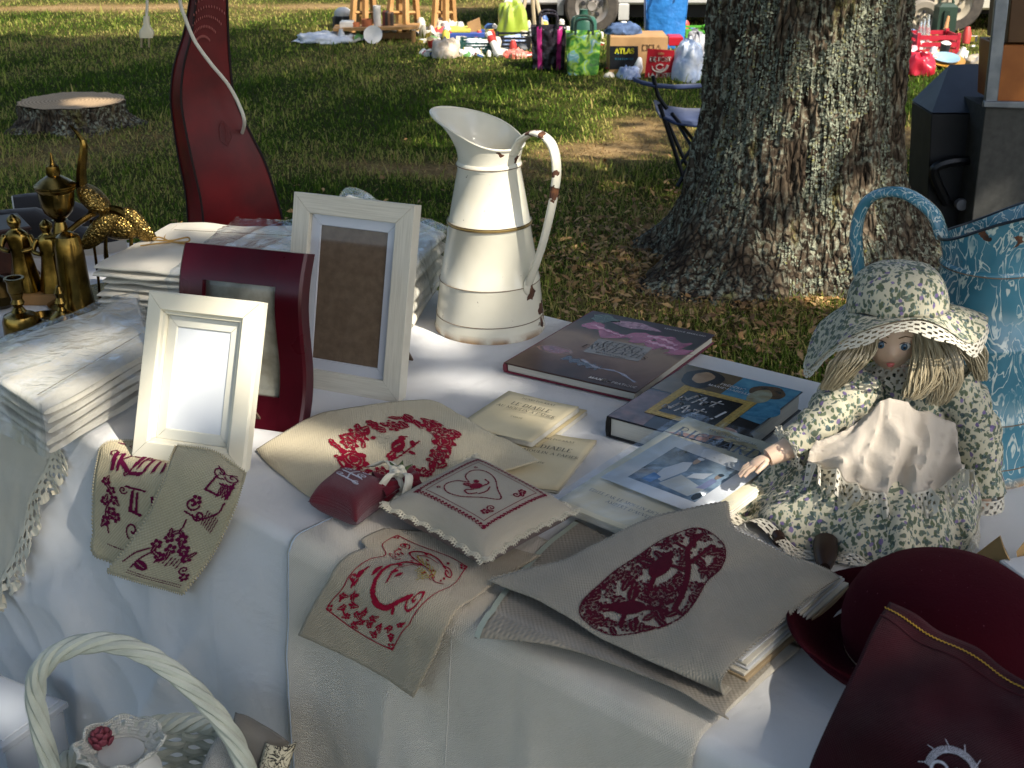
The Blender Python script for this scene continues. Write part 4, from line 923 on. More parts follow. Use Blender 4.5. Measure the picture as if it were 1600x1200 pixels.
t_, a_, b__ = booklet('paper_booklet', 'cream paper booklet partly covered by the red wreath cloth and cushion', (752, 745), (872, 766), (858, 676), .003, .006, CREAMP, sheets=4, group='cream booklets'); diable(t_, a_, b__, .0085)
t_, a_, b__ = booklet('paper_booklet', 'cream booklet lying directly beneath the upper booklet with ragged edges showing', (722, 667), (842, 697), (815, 617), .002, .008, mat('raw_paper', S('cdbb90'), .85), sheets=5, group='cream booklets')
# --- the Richard booklet in its clear sleeve, leaning on the art book
t_, rw_, rd_ = booklet('papermill_book', 'large cream booklet in a clear sleeve with a blue photograph, against the art book', (868, 783), (1062, 858), (1015, 647), .014, .012, mat('ivory_cover', S('d8d0b8'), .5, col2=S('c9bf9f'), vs=9), sheets=5, cat='book', lean=Matrix.Rotation(math.radians(3), 4, 'X'))
zc = .0155; tx = MB(); f_ = flat(zc)
text(tx, 'RICHARD', .44*rw_, .800*rd_, .0255, f_, (.06, .15)); text(tx, 'MARIUS PERAUDEAU', .48*rw_, .91*rd_, .0065, f_, (.08, .14))
text(tx, 'EDITE PAR LE MOULIN RICHARD DE BAS', .52*rw_, .145*rd_, .0068, f_, (.08, .14)); text(tx, "AMBERT D'AUVERGNE", .52*rw_, .105*rd_, .0068, f_, (.08, .14))
tx.build('title', ink('slate', S('5a6470')), t_, smooth=0)
for i in range(7): patch(t_, 'cover_stain', blob((.35+.07*i)*rw_, (.93-.012*i+.02*math.sin(i*2))*rd_, .016, .006, wob=.25, seed=i), mat('ochre_stain', S('c2b083'), .6), zc-.0004)
def sheet(name, pts, z, m, par): return MB().add([(x*rw_, y*rd_, z) for x, y in pts], [(0, 1, 2, 3)]).build(name, m, par, solid=.0005)
cdm = mat('glossy_card', S('dcdcdc'), .25, col2=S('cfd2d4'))
cd_ = sheet('photo_card', ((.07, .26), (.90, .24), (.92, .74), (.10, .775)), zc+.0012, cdm, t_)
k = NB('printed_photo'); co = k.co(); nz = k.noise(38, 5, co); k.set(Base_Color=k.ramp(nz, [(.3, S('3f5062')), (.5, S('6a7f93')), (.7, S('90a4b4'))]), Roughness=.2)
ph = sheet('photograph', ((.22, .33), (.78, .32), (.795, .655), (.235, .68)), zc+.0019, k.m, cd_)
def pp(name, pts, m, z): MB().add([(x*rw_, y*rd_, zc+z) for x, y in pts], [tuple(range(len(pts)))]).build(name, m, ph, smooth=0)
wsh, skn, bl_, hr_ = mat('print_white', S('ccd2d6'), .2), mat('print_tan', S('a8937f'), .2), mat('print_bluebell', S('4f7fb4'), .2), mat('print_shade', S('3a444c'), .2)
pp('printed_shirt', [(.36, .40), (.44, .38), (.50, .52), (.47, .60), (.41, .58), (.35, .48)], wsh, .0024); pp('printed_apron', [(.31, .35), (.39, .345), (.41, .41), (.33, .43)], bl_, .0025)
pp('printed_head', blob(.485, .615, .022, .028, n=10), skn, .0026); pp('printed_hat', blob(.49, .645, .026, .012, n=10), wsh, .0027)
pp('printed_vat', [(.44, .36), (.70, .34), (.74, .43), (.50, .48)], mat('print_vat', S('b9bdb9'), .2), .0023); pp('printed_sheet', [(.55, .47), (.66, .50), (.67, .57), (.56, .52)], wsh, .0025)
pp('printed_figure', [(.68, .42), (.74, .43), (.75, .52), (.70, .53)], mat('print_mauve', S('8d93b4'), .2), .0025); pp('printed_head', blob(.725, .555, .02, .026, n=10), skn, .0026); pp('printed_hair', blob(.728, .573, .022, .014, n=10), hr_, .0027); pp('printed_tub', blob(.75, .36, .03, .035, n=10), hr_, .0024)
# clear film sleeve
def film(name, tint=(.93, .95, .97), wr=40, amt=.5, rough=.12, base=.06, cov=.16):
    if name in MATS: return MATS[name]
    k = NB(name); co = k.co(); w1_ = k.noise(wr, 5, co, dist=1.2); nb = k.bump(w1_, amt, .01); t = k.n('BsdfTransparent', {'Color': tint}); g_ = k.n('BsdfGlossy', {'Color': (1, 1, 1), 'Roughness': rough, 'Normal': nb})
    lw = k.n('LayerWeight', {'Blend': .5, 'Normal': nb}); fr = k.math('ADD', k.math('MULTIPLY', k.math('POWER', lw.outputs['Facing'], 3.2), .75), base); d = k.n('BsdfDiffuse', {'Color': (.8, .82, .85), 'Normal': nb})
    m0 = k.n('MixShader', {'Fac': k.math('MULTIPLY', k.step(k.noise(wr*.7, 5, co, dist=1.5), .45, .75), cov)}); k.t.links.new(t.outputs[0], m0.inputs[1]); k.t.links.new(d.outputs[0], m0.inputs[2])
    mx = k.n('MixShader', {'Fac': fr}); k.t.links.new(m0.outputs[0], mx.inputs[1]); k.t.links.new(g_.outputs[0], mx.inputs[2]); k.t.links.new(mx.outputs[0], k.out.inputs['Surface']); MATS[name] = k.m; return k.m
P = [[(x*rw_, y*rd_, zc+.0045+.0012*mnoise.noise(Vector((x*4, y*4, 0)))) for y in np.linspace(-.01, 1.01, 16)] for x in np.linspace(-.015, 1.015, 14)]
MB().grid(P).build('clear_sleeve', film('sleeve_film', wr=14, amt=.3, cov=.03, base=.0), t_)
# --- the pile of white papers under the grey cloth
pm, pw_, pd_ = lay_px((1135, 1052), (1180, 1075), (1300, 905), ZT+.030); 
pp_ = thing('paper_pile', 'flat pile of white papers and folders sticking out beside the red hat', 'papers', m=Matrix.Translation((0, 0, 0)))
q = [T(870, 930), T(1166, 1074), T(1328, 926), T(1060, 838)]
for i, (zz, th_, m_) in enumerate(((.004, .007, mat('kraft_folder', S('b09a78'), .8)), (.0115, .004, PAPER), (.016, .003, mat('white_folder', S('d8d8d6'), .5)), (.0195, .003, PAPER), (.023, .003, mat('white_folder', S('d8d8d6'))))):
    cx = sum(q, Vector())/4; r = Matrix.Rotation(random.uniform(-.03, .03), 3, 'Z'); k_ = 1-.02*i
    pts = [cx+(r@(p-cx))*k_+Vector((0, 0, zz)) for p in q]; MB().prism(pts, (0, 0, th_)).build('paper_sheaf', m_, pp_, world=True, bevel=.0008)
bpy.data.objects[pp_.name].matrix_basis = Matrix.Identity(4)
# ================================================================== embroidered cloths
def thread(name, c): return mat('thread_'+name, c, .8, col2=tuple(x*.7 for x in c), vs=400, spec=.12)
RED, PLUM, WINE, ROSE_ = thread('red', S('96122f')), thread('plum', S('6a0f3c')), thread('wine', S('4e0c20')), thread('rose', S('7c1832'))
def cloth_thing(name, label, rows, m, cat='cloth', nu=44, nv=44, wr=.002, ws=14., seed=0., pink=0., over=False, world=False):
    c = Cloth(rows, nu, nv, wr, ws, seed, over=fold2 if over else fold, world=world); loc = Vector(c.P[nu//2, nv//2]); t = thing(name, label, cat, loc)
    mb = c.mesh()
    if pink:                                            # pinking-sheared edge: a row of little teeth all round
        P = c.P; border = [P[0, j] for j in range(c.nv)]+[P[i, -1] for i in range(c.nu)]+[P[-1, j] for j in range(c.nv-1, -1, -1)]+[P[i, 0] for i in range(c.nu-1, -1, -1)]
        cen = P.mean((0, 1))
        for a, b in zip(border[:-1], border[1:]):
            L = np.linalg.norm(b-a); n = max(1, int(L/pink)); 
            if L < 1e-6: continue
            e = (a+b)/2-cen; d = (b-a)/L; e = e-d*(e@d); e = e/np.linalg.norm(e)
            for k_ in range(n):
                p, q = a+(b-a)*k_/n, a+(b-a)*(k_+1)/n; mb.add([p, q, (p+q)/2+e*pink*.7], [(0, 1, 2)], [(0, 0)]*3)
    mb.build('cloth', m, t, world=True, solid=.0011, smooth=70)
    return t, c
def embroider(t, c, chart, quad, m, name='embroidery', lift=.0012):
    q = [c.uvof(*p) if max(p) > 3 else p for p in quad]; mb = stitches(MB(), chart.a, q, c.at, lift); return mb.build(name, m, t, world=True, smooth=0)
AIDA = fabric('ivory_aida', (.60, .52, .35), (.55, .47, .31), thread=2.0, wave=.30, wrinkle=.15)
AIDA2 = fabric('beige_aida', (.54, .46, .29), (.47, .40, .25), thread=3.0, wave=.85, wrinkle=.12)
LINEN = fabric('natural_linen', (.42, .355, .25), (.36, .30, .21), thread=1.8, wave=.65, wrinkle=.25, vs=30)
GREIGE = fabric('greige_canvas', (.33, .295, .23), (.29, .26, .20), thread=2.2, wave=.55, wrinkle=.2)
GREIGE2 = fabric('coarse_canvas', (.32, .28, .215), (.26, .23, .18), thread=3.4, wave=1., wrinkle=.2)

# wreath cloth
wt, wc = cloth_thing('wreath_cloth', 'ivory cloth embroidered with a crimson flower wreath, in front of the tall frame', [
 [(400, 704, .004), (488, 652, .018), (575, 634, .016), (668, 627, .022), (705, 640, .018)],
 [(418, 725, .003), (515, 680, .016), (610, 664, .014), (700, 655, .020), (765, 675, .022)],
 [(450, 752, .004), (560, 730, .010), (650, 712, .010), (740, 690, .016), (815, 700, .022)],
 [(490, 784, .003), (590, 785, .006), (690, 765, .008), (775, 742, .012), (842, 722, .020)]], AIDA, seed=2., wr=.003)
ch = Chart(112, 62)
for i in range(130):
    a = i/130*2*math.pi; cx, cy = 56+43*math.cos(a), 31+22*math.sin(a); rj = random.random()
    ch.leaf(cx+random.uniform(-8, 9), cy+random.uniform(-7, 7), a+random.choice((-1, 1))*random.uniform(.5, 1.8), random.uniform(5, 10), .4)
for x, y, r in ((16, 28, 8.5), (10, 40, 5), (97, 24, 7), (92, 42, 7), (80, 50, 6), (100, 34, 5), (28, 46, 5.5), (70, 12, 5), (36, 12, 6), (24, 16, 5), (52, 54, 5)): ch.ell(x, y, r+1.6, r+1.6, on=False); ch.rose(x, y, r)
ch.ell(57, 31, 21, 10, on=False)
ch.ell(58, 30, 8, 4.2, -.35).ell(66, 25.5, 2.6, 2.4).line([(68, 25), (71, 26)], .7).leaf(52, 33, 2.7, 13, .3).leaf(52, 33, 3.0, 11, .25).seg((54, 30), (61, 29), .5, False).line([(40, 39), (56, 37), (76, 33)], .7, 16).leaf(68, 35, -.9, 6, .5).leaf(46, 38, -2.2, 6, .5).leaf(62, 37, .9, 5, .5).line([(58, 34), (58, 37)], .6)
embroider(wt, wc, ch, ((480, 694), (668, 640), (752, 706), (562, 806)), RED)

# alphabet sampler hanging over the edge, half hidden
at_, ac = cloth_thing('alphabet_sampler', 'beige sampler with crimson gothic letters hanging from under the cream frame', [
 [(172, 690, .004), (215, 692, .004), (262, 700, .004)], [(155, 706, .004), (215, 718, .005), (268, 728, .006)], [(148, 745, .016), (212, 758, .016), (275, 772, .016)],
 [(146, 800, .014), (210, 815, .014), (280, 835, .014)], [(147, 862, .016), (205, 893, .016), (262, 915, .016)]], AIDA2, pink=.006, nv=30)
ch = Chart(74, 120)
def K(x, y, s_): ch.nib([(x, y), (x+.5*s_, y+8*s_)], .75*s_); ch.nib([(x+2.2*s_, y+.3*s_), (x+2.4*s_, y+8*s_)], .45*s_); ch.nib([(x+6*s_, y), (x+2.5*s_, y+4*s_), (x+6.4*s_, y+8*s_)], .6*s_); ch.scroll(x-1, y-1, 2.2*s_, .5, 1., 1, .6); ch.scroll(x+6.6*s_, y+8.6*s_, 1.6*s_, 2, 1., 1, .6)
def Lg(x, y, s_): ch.nib([(x, y-s_), (x-.5, y+6*s_), (x-2*s_, y+9*s_)], .8*s_); ch.nib([(x+1.8*s_, y), (x+1.4*s_, y+7*s_)], .4*s_); ch.nib([(x-2*s_, y+8.6*s_), (x+4*s_, y+9*s_)], .6*s_); ch.scroll(x-2*s_, y, 1.8*s_, 0, 1., 1, .6)
def Mg(x, y, s_):
    for i in range(3): ch.nib([(x+i*4*s_, y), (x+i*4*s_, y+8.5*s_)], .72*s_); ch.line([(x+i*4*s_, y+1), (x+(i+1)*4*s_-1, y-1.5*s_)], .7)
    ch.scroll(x-2*s_, y+1, 1.8*s_, .5)
K(13, 31, 2.2); Lg(32, 32, 2.1); Mg(42, 33, 2.0); Mg(64, 37, 1.9)
ch.nib([(35, 66), (33, 84)], 1.5); ch.nib([(39, 67), (38, 84)], .9); ch.nib([(28, 63), (46, 64)], .9); ch.scroll(26, 67, 4, .3); ch.nib([(34, 84), (42, 86)], 1.); ch.nib([(52, 68), (53, 84), (60, 80), (60, 66)], 1.2); ch.nib([(66, 68), (66, 84)], 1.2)
for i in range(9): ch.leaf(20+8*i+random.uniform(-3, 3), 12+3*math.sin(i)+i*.8, random.uniform(-2.5, .5), 9, .35)
ch.scroll(24, 14, 5, 1); ch.scroll(50, 18, 5, 3)
ch.line([(12, 64), (16, 76), (11, 88), (14, 104)], .8, 20)
for x, y in ((10, 62), (15, 70), (18, 78), (10, 80), (16, 88), (20, 92), (11, 96)): ch.flower(x, y, 4.4); ch.leaf(x, y, random.random()*6, 7)
ch.scroll(36, 98, 6, 2, 1); ch.line([(38, 104), (46, 92), (46, 104), (54, 92), (54, 103), (60, 98)], .9, 30)
for x in range(14, 74, 2): ch.seg((x, 112), (x+.6, 112), .5)
embroider(at_, ac, ch, ((.02, .02), (.02, 1.), (.97, 1.), (.97, .02)), PLUM)

# bouquet sampler, propped against the frame and hanging over the edge
q_ = m1.to_3x3()@Vector((0, 0, 1)); fp = m1.translation+q_*.006
_v = lambda x, y, o: tuple(PL(_e0+EN*o, EN, x, y))
bt, bc = cloth_thing('bouquet_sampler', 'beige cross-stitch strip with plum bouquet hanging in front of the cream frame', [
 [_v(276, 697, .006), _v(330, 706, .004), _v(384, 738, .002)], [_v(266, 722, .030), _v(318, 740, .030), _v(378, 760, .026)], [_v(252, 760, .040), _v(304, 780, .040), _v(364, 796, .036)],
 [_v(234, 802, .040), _v(286, 826, .040), _v(344, 842, .036)], [_v(204, 848, .044), _v(258, 872, .044), _v(318, 884, .040)], [_v(167, 893, .052), _v(228, 912, .050), _v(286, 927, .046)]], AIDA2, pink=.006, nv=34, nu=50, world=True, wr=.003)
ch = Chart(60, 124)
ch.nib([(42, 18), (36, 36)], 1.); ch.nib([(36, 36), (48, 38)], .9); ch.nib([(56, 22), (54, 40)], 1.2); ch.scroll(44, 14, 7, 1, 1.2, 1, .9); ch.scroll(54, 16, 6, 3, 1.2, -1, .9); ch.line([(40, 8), (47, 14), (57, 10)], .8, 12); ch.line([(46, 26), (57, 26)], 1)
for i in range(9): ch.seg((48+i, 24+(i % 3)), (46+i*1.1, 40-(i % 4)), .45)
ch.scroll(30, 52, 6, 0, 1.3, 1, 1); ch.scroll(38, 60, 5, 3, 1.2, -1, 1); ch.flower(32, 48, 5); ch.line([(26, 60), (40, 62), (52, 54), (54, 44)], .9, 20)
for i in range(6): ch.seg((44+i*2, 54+i), (42+i*2, 66+i), .5)
ch.line([(30, 66), (29, 78)], .8); ch.leaf(29, 76, 2.4, 8); ch.leaf(29, 76, .6, 8)
for x, y, r in ((24, 84, 4.5), (34, 82, 5), (18, 92, 4.5), (30, 92, 5), (40, 90, 5), (46, 96, 4.5), (26, 100, 4.5)): ch.flower(x, y, r); ch.leaf(x, y, random.random()*6, 8)
for i in range(7): ch.seg((26+i*3, 98), (25+i*3, 106-(i % 3)), .6)
ch.line([(18, 94), (8, 104), (4, 114)], .8, 12); ch.line([(20, 96), (14, 106), (12, 116)], .8, 12); ch.leaf(12, 110, .3, 12, .5); ch.scroll(50, 106, 4, 1); ch.flower(54, 112, 4)
for x in range(12, 58, 2): ch.seg((x, 119), (x+.6, 119), .5); ch.seg((x, 121), (x+.6, 121), .5)
embroider(bt, bc, ch, ((.03, .02), (.03, .98), (.985, .98), (.985, .02)), PLUM)

# E sampler
et, ec = cloth_thing('initial_sampler', 'natural linen piece with crimson letter E in a stitched border hanging below the cushion', [
 [(600, 826, .010), (700, 836, .010), (845, 868, .010)], [(565, 845, .010), (665, 866, .010), (795, 898, .010)], [(530, 880, .018), (620, 915, .016), (725, 945, .018)],
 [(498, 930, .024), (580, 975, .020), (690, 1005, .026)], [(466, 992, .034), (555, 1032, .026), (646, 1090, .042)]], LINEN, nu=48, nv=40, wr=.003)
ch = Chart(100, 118, 1.8)
ch.line([(6, 4), (94, 4), (94, 114), (6, 114), (6, 4)], .7)
ch.line([(76, 24), (64, 14), (47, 15), (37, 28), (44, 41), (60, 45)], 1.5, 50).line([(47, 44), (29, 54), (25, 69), (38, 80), (60, 80), (78, 68)], 1.7, 50).line([(68, 23), (55, 20), (45, 29), (50, 39)], .7, 30).line([(44, 49), (34, 57), (33, 69), (45, 75)], .7, 30)
ch.scroll(80, 27, 7, 3.6, 1.3, 1, .9); ch.scroll(28, 16, 7, .3, 1.3, -1, .9); ch.scroll(84, 66, 7, 2.5, 1.3, -1, .9); ch.scroll(15, 52, 7, 0, 1.3, 1, .9); ch.scroll(66, 50, 5, 1, 1.2, 1, .7); ch.line([(28, 24), (20, 36), (18, 46)], .7, 12); ch.line([(60, 46), (72, 52), (84, 44)], .7, 12)
for _ in range(22): ch.leaf(random.uniform(14, 84), random.uniform(10, 80), random.random()*6.3, random.uniform(4, 6), .5)
for x, y in ((14, 84), (12, 96), (22, 90), (30, 96), (40, 100), (50, 103), (60, 101), (70, 98), (80, 93), (87, 84), (86, 101), (32, 107), (22, 103), (46, 94), (58, 93), (70, 108), (44, 110)): ch.flower(x, y, 3.8); ch.leaf(x, y, random.random()*6, 7); ch.leaf(x, y, random.random()*6, 6)
for cx, cy in ((6, 4), (94, 4), (6, 114), (94, 114)): ch.flower(cx+(3 if cx < 50 else -3), cy+(3 if cy < 50 else -3), 4., 4)
embroider(et, ec, ch, ((620, 833), (742, 888), (618, 1023), (502, 951)), RED)
ye = Chart(30, 30); [ye.seg((8+i*2, 8+i), (6+i*2, 14+i), .5) for i in range(6)]; [ye.seg((5+i*2, 18+i*.5), (4+i*2, 22+i*.5), .5) for i in range(6)]
embroider(et, ec, ye, ((640, 850), (700, 880), (650, 950), (590, 920)), thread('gold', S('a59140')), 'gold_stitching', .0016)

# coarse grey cloth underneath with a pale selvedge
gt, gc = cloth_thing('coarse_grey_cloth', 'coarse grey-beige canvas hanging under the oval-embroidered cloth, pale green selvedge', [
 [(900, 812, .005), (1010, 880, .005), (1120, 950, .005), (1205, 1040, .005)], [(840, 862, .006), (960, 930, .006), (1070, 1000, .006), (1170, 1075, .006)],
 [(778, 935, .012), (900, 985, .012), (1020, 1050, .012), (1135, 1110, .012)], [(735, 1020, .030), (860, 1062, .026), (985, 1108, .026), (1099, 1158, .020)]], GREIGE2, seed=5.)
pts = [gc.at(t, .012) for t in np.linspace(0.02, 1, 40)]
sb = MB(); sb.grid([[p+n*.0016+d for d in (np.array(EA)*-.004, np.array(EA)*.004)] for p, n in pts]).build('selvedge', mat('pale_green_tape', S('aab2a2'), .8), gt, world=True)
# oval-embroidered cloth over the paper pile
random.seed(5)
ht, hc = cloth_thing('oval_embroidered_cloth', 'grey-beige cloth with wine-red oval floral embroidery draped over papers beside the hat', [
 [(800, 916, .010), (766, 906, .022), (868, 882, .034), (960, 838, .036), (1050, 802, .040), (1136, 787, .060)],
 [(880, 950, .010), (850, 948, .026), (930, 912, .034), (1010, 868, .036), (1090, 840, .036), (1150, 832, .040)],
 [(968, 998, .010), (945, 1000, .026), (1015, 960, .034), (1080, 915, .036), (1150, 880, .034), (1225, 868, .036)],
 [(1068, 1045, .010), (1050, 1050, .024), (1095, 1020, .036), (1150, 965, .036), (1215, 915, .034), (1285, 888, .036)],
 [(1140, 1080, .006), (1128, 1090, .012), (1128, 1062, .036), (1172, 1010, .036), (1240, 955, .035), (1311, 904, .032)]], GREIGE, nu=60, nv=60, wr=.007, ws=8., seed=8., pink=.004)
ch = Chart(120, 78)
out = [(6, 58), (4, 44), (14, 30), (34, 20), (56, 16), (78, 8), (100, 4), (114, 14), (117, 32), (108, 48), (92, 56), (78, 66), (58, 74), (34, 74), (16, 70), (6, 58)]
ch.line(out, .7, 90)
msk = np.zeros_like(ch.a); oc = np.array(cr(out, 90))*ch.k
for yy in range(msk.shape[0]):
    xs_ = []
    for p, q in zip(oc[:-1], oc[1:]):
        if (p[1] > yy+.5) != (q[1] > yy+.5): xs_.append(p[0]+(yy+.5-p[1])*(q[0]-p[0])/(q[1]-p[1]))
    xs_.sort()
    for a, b in zip(xs_[::2], xs_[1::2]): msk[yy, int(a)+2:max(int(a)+2, int(b)-1)] = True
c2 = Chart(120, 78); random.seed(3)
for _ in range(230):
    x, y = random.uniform(6, 116), random.uniform(6, 74)
    dxy = abs((x-62)/60+(y-40)/200)
    (c2.leaf(x, y, random.random()*6.3, random.uniform(5, 10), .4) if random.random() < .62 else c2.rose(x, y, random.uniform(3, 4.5)))
for x, y in ((26, 50), (60, 34)): c2.ell(x+6, y+3, 12, 8.5, on=False)
c2.ell(34, 52, 10, 6, .4).ell(26, 47, 4.2, 4).line([(38, 56), (48, 60), (54, 66)], 2.2, 10).line([(30, 54), (24, 62)], 2).line([(36, 48), (44, 42)], 1.8).leaf(36, 47, -.9, 12, .45)
c2.ell(66, 34, 10, 6.5, -.3).ell(74, 28, 4.2, 4).line([(60, 38), (52, 44)], 2.2).line([(72, 36), (80, 42)], 1.8).leaf(62, 30, -2.2, 12, .45)
c2.line([(60, 66), (74, 56), (84, 42), (90, 26), (104, 14)], 2.6, 30).line([(84, 40), (96, 34), (108, 28)], 1.8, 12).line([(90, 26), (84, 18)], 1.5)
ch.a |= (c2.a & msk)
embroider(ht, hc, ch, ((868, 908), (1118, 815), (1185, 920), (938, 1048)), WINE)

# ================================================================== heart cushion and red sachet
def lace_cells(mb, surf, nu, nv, hole, lift=.0):
    for i in range(nu):
        for j in range(nv):
            if hole(i, j, nu, nv): continue
            mb.add([surf((i+a)/nu, (j+b)/nv) for a, b in ((0, 0), (1, 0), (1, 1), (0, 1))], [(0, 1, 2, 3)])
    return mb
def lace_hole(period, edge=True):
    def h(i, j, nu, nv):
        x = (i+.5)/period*2*math.pi; y = (j+.5)/nv
        if edge and y > .82+.16*abs(math.sin(x/2)): return True
        return (math.sin(x)*math.sin(y*15) > .32 and .10 < y < .92) or (abs(math.sin(x*1.5+1.)) < .22 and .2 < y < .4)
    return h
LACE = fabric('cream_lace', (.66, .60, .46), (.58, .52, .38), thread=1., wave=.3, wrinkle=.1)
def pillow_pts(cs, h, bot, n=30, pinch=.10):
    """cs: left, back, right, front corners on the table"""
    L, B, R_, F_ = [Vector(c) for c in cs]; top, low = [], []
    def P(u, v, up):
        s_, t_ = (u+1)/2, (v+1)/2; pu = 1-pinch*(1-v*v)*abs(u)**3*.9; pv = 1-pinch*(1-u*u)*abs(v)**3*.9
        s_ = .5+(s_-.5)*pu; t_ = .5+(t_-.5)*pv
        p = L*(1-s_)*(1-t_)+F_*s_*(1-t_)+R_*s_*t_+B*(1-s_)*t_; e = max(0, (1-u**4)*(1-v**4))**.55
        return np.array((p.x, p.y, ZT+bot+(h*e if up else -bot*.85*e)))
    return P
CUSH = fabric('cushion_linen', (.44, .39, .30), (.40, .35, .265), thread=1.3, wave=.25, wrinkle=.12)
ccs = [T(596, 792, ZT+.032), T(742, 714, ZT+.032), T(903, 800, ZT+.032), T(757, 880, ZT+.032)]
ct = thing('heart_cushion', 'small linen cushion with a crimson heart and lace edging', 'cushion', (ccs[0]+ccs[2])/2)
PP = pillow_pts(ccs, .030, .030); N_ = 44; lin = np.linspace(-1, 1, N_)
MB().grid([[PP(u, v, True) for v in lin] for u in lin], [[(u*.12, v*.12) for v in lin] for u in lin]).build('front_panel', CUSH, ct, world=True, smooth=70)
MB().grid([[PP(u, v, False) for v in lin] for u in lin], [[(u*.12, v*.12) for v in lin] for u in lin]).build('back_panel', fabric('brown_print', (.16, .10, .07), (.10, .06, .05), wave=.3), ct, world=True, smooth=70)
def csurf(u, v):
    p = PP(u*2-1, v*2-1, True); e = 1e-3; n = np.cross(PP(u*2-1+e, v*2-1, True)-p, PP(u*2-1, v*2-1+e, True)-p); n /= np.linalg.norm(n); n = n if n[2] > 0 else -n; return p, n
ch = Chart(84, 84)
ch.line([(8, 8), (76, 8), (76, 76), (8, 76), (8, 8)], .5)
for t in range(0, 84, 4):
    for a, b in ((t, 2), (t, 81)):
        for (x, y) in ((a, b), (b, a)):
            ch.seg((x, y-1.5), (x+2, y+1.5), .5) if b == 2 or b == 81 else 0; ch.ell(x+2, y, 1.2, 1.2); ch.seg((x-1, y+1.5), (x+1, y-1.5), .5)
hp = [(42, 28), (36, 18), (24, 16), (17, 25), (20, 38), (32, 52), (42, 64), (52, 52), (64, 38), (67, 25), (60, 16), (48, 18), (42, 28)]
ch.line(hp, .7, 80); ch.ell(42, 36, 6, 4.5, .3).ell(48, 31, 2.6, 2.6).line([(36, 38), (30, 34), (28, 40), (34, 44)], 1, 14).line([(46, 40), (54, 40), (56, 34)], .9, 12).leaf(40, 33, -2, 8, .5).line([(34, 46), (42, 48), (50, 45)], .8, 10)
ch.flower(66, 68, 4); ch.leaf(66, 68, 2.4, 8); ch.scroll(58, 68, 4, 0); ch.flower(18, 68, 4); ch.leaf(18, 68, .6, 8); ch.scroll(26, 68, 4, 3); ch.flower(18, 14, 2); ch.flower(66, 14, 2)
# chart lies with its foot towards the front right edge
mb = stitches(MB(), ch.a, [(.18, .86), (.86, .86), (.86, .15), (.18, .15)], lambda u, v: csurf(v, u), .0010); 
mb = stitches(MB(), ch.a, [(.16, .16), (.16, .86), (.86, .86), (.86, .16)], csurf, .0010)
mb.build('heart_embroidery', ROSE_, ct, world=True, smooth=0)
for sd in range(4):
    def es(u, v, sd=sd):
        a = u*2-1; uu, vv = ((a, -1), (1, a), (-a, 1), (-1, -a))[sd]; p = PP(uu, vv, True); c_ = (np.array(ccs[0])+np.array(ccs[2]))/2
        o = {0: np.array(ccs[0]+ccs[3])/2, 1: np.array(ccs[3]+ccs[2])/2, 2: np.array(ccs[2]+ccs[1])/2, 3: np.array(ccs[1]+ccs[0])/2}[sd]-c_; o[2] = 0; o /= np.linalg.norm(o)
        w_ = .011+.0015*math.sin(u*40); return p-o*.014*(1-v)+o*w_*v*.55+np.array((0, 0, .0045*math.sin(v*2.4)+.0025*math.sin(u*50+sd)*v+.002*(1-v)))
    lace_cells(MB(), es, 300, 16, lace_hole(6)).build('lace_edging', LACE, ct, world=True, smooth=0, solid=.0007)
# sachet
VEL = fabric('red_felt', S('6a0f22'), S('4a0a18'), thread=1.2, wave=.25, wrinkle=.2, sheen=.25)
scs = [T(480, 782, ZT+.028), T(528, 740, ZT+.028), T(622, 768, ZT+.028), T(556, 815, ZT+.028)]
st_ = thing('red_sachet', 'plump dark red sachet with white monogram and a ribbon-tied neck', 'sachet', (scs[0]+scs[2])/2)
SP = pillow_pts(scs, .030, .026, pinch=.2); lin = np.linspace(-1, 1, 30)
MB().grid([[SP(u, v, True) for v in lin] for u in lin], [[(u*.07, v*.05) for v in lin] for u in lin]).build('front_panel', VEL, st_, world=True, smooth=70)
MB().grid([[SP(u, v, False) for v in lin] for u in lin], [[(u*.07, v*.05) for v in lin] for u in lin]).build('back_panel', VEL, st_, world=True, smooth=70)
def ss(u, v):
    p = SP(u*2-1, v*2-1, True); e = 1e-3; n = np.cross(SP(u*2-1+e, v*2-1, True)-p, SP(u*2-1, v*2-1+e, True)-p); n /= np.linalg.norm(n); return p, (n if n[2] > 0 else -n)
ch = Chart(60, 40); ch.nib([(14, 8), (10, 32)], 2); ch.scroll(18, 10, 6, 2, 1.2, 1, 1); ch.scroll(10, 32, 5, 0, 1.2, -1, 1); ch.nib([(30, 8), (26, 32)], 2); ch.scroll(34, 30, 6, 3, 1.3, 1, 1); ch.scroll(40, 12, 6, 1, 1.3, -1, 1); ch.line([(14, 20), (30, 18), (46, 22), (52, 14)], 1, 20); ch.scroll(48, 28, 5, 0, 1.2, 1, 1)
stitches(MB(), ch.a, [(.16, .40), (.16, .95), (.80, .88), (.80, .34)], ss, .0010).build('monogram', thread('white', S('cfcdd4')), st_, world=True, smooth=0)
nk = V(T(610, 770), 618, 752); nk = T(622, 752, ZT+.035); dn = (nk-(scs[0]+scs[2])/2); dn.z = 0; dn.normalize(); sd = Vector((-dn.y, dn.x, 0))
P = []
for r, t in ((.030, -.032), (.017, -.012), (.010, 0), (.014, .010), (.026, .026)):
    P.append([nk+dn*t+sd*(r*(1+.16*math.sin(a*7))*math.cos(a))+Vector((0, 0, r*.62*(1+.16*math.sin(a*7))*math.sin(a)-.004)) for a in np.linspace(0, 2*math.pi, 36, endpoint=False)])
MB().grid(P, wrap_v=True).build('gathered_neck', VEL, st_, world=True, smooth=70, solid=.001)
RIB = fabric('ivory_ribbon', (.68, .63, .50), thread=.8, wave=.15)
rb = MB()
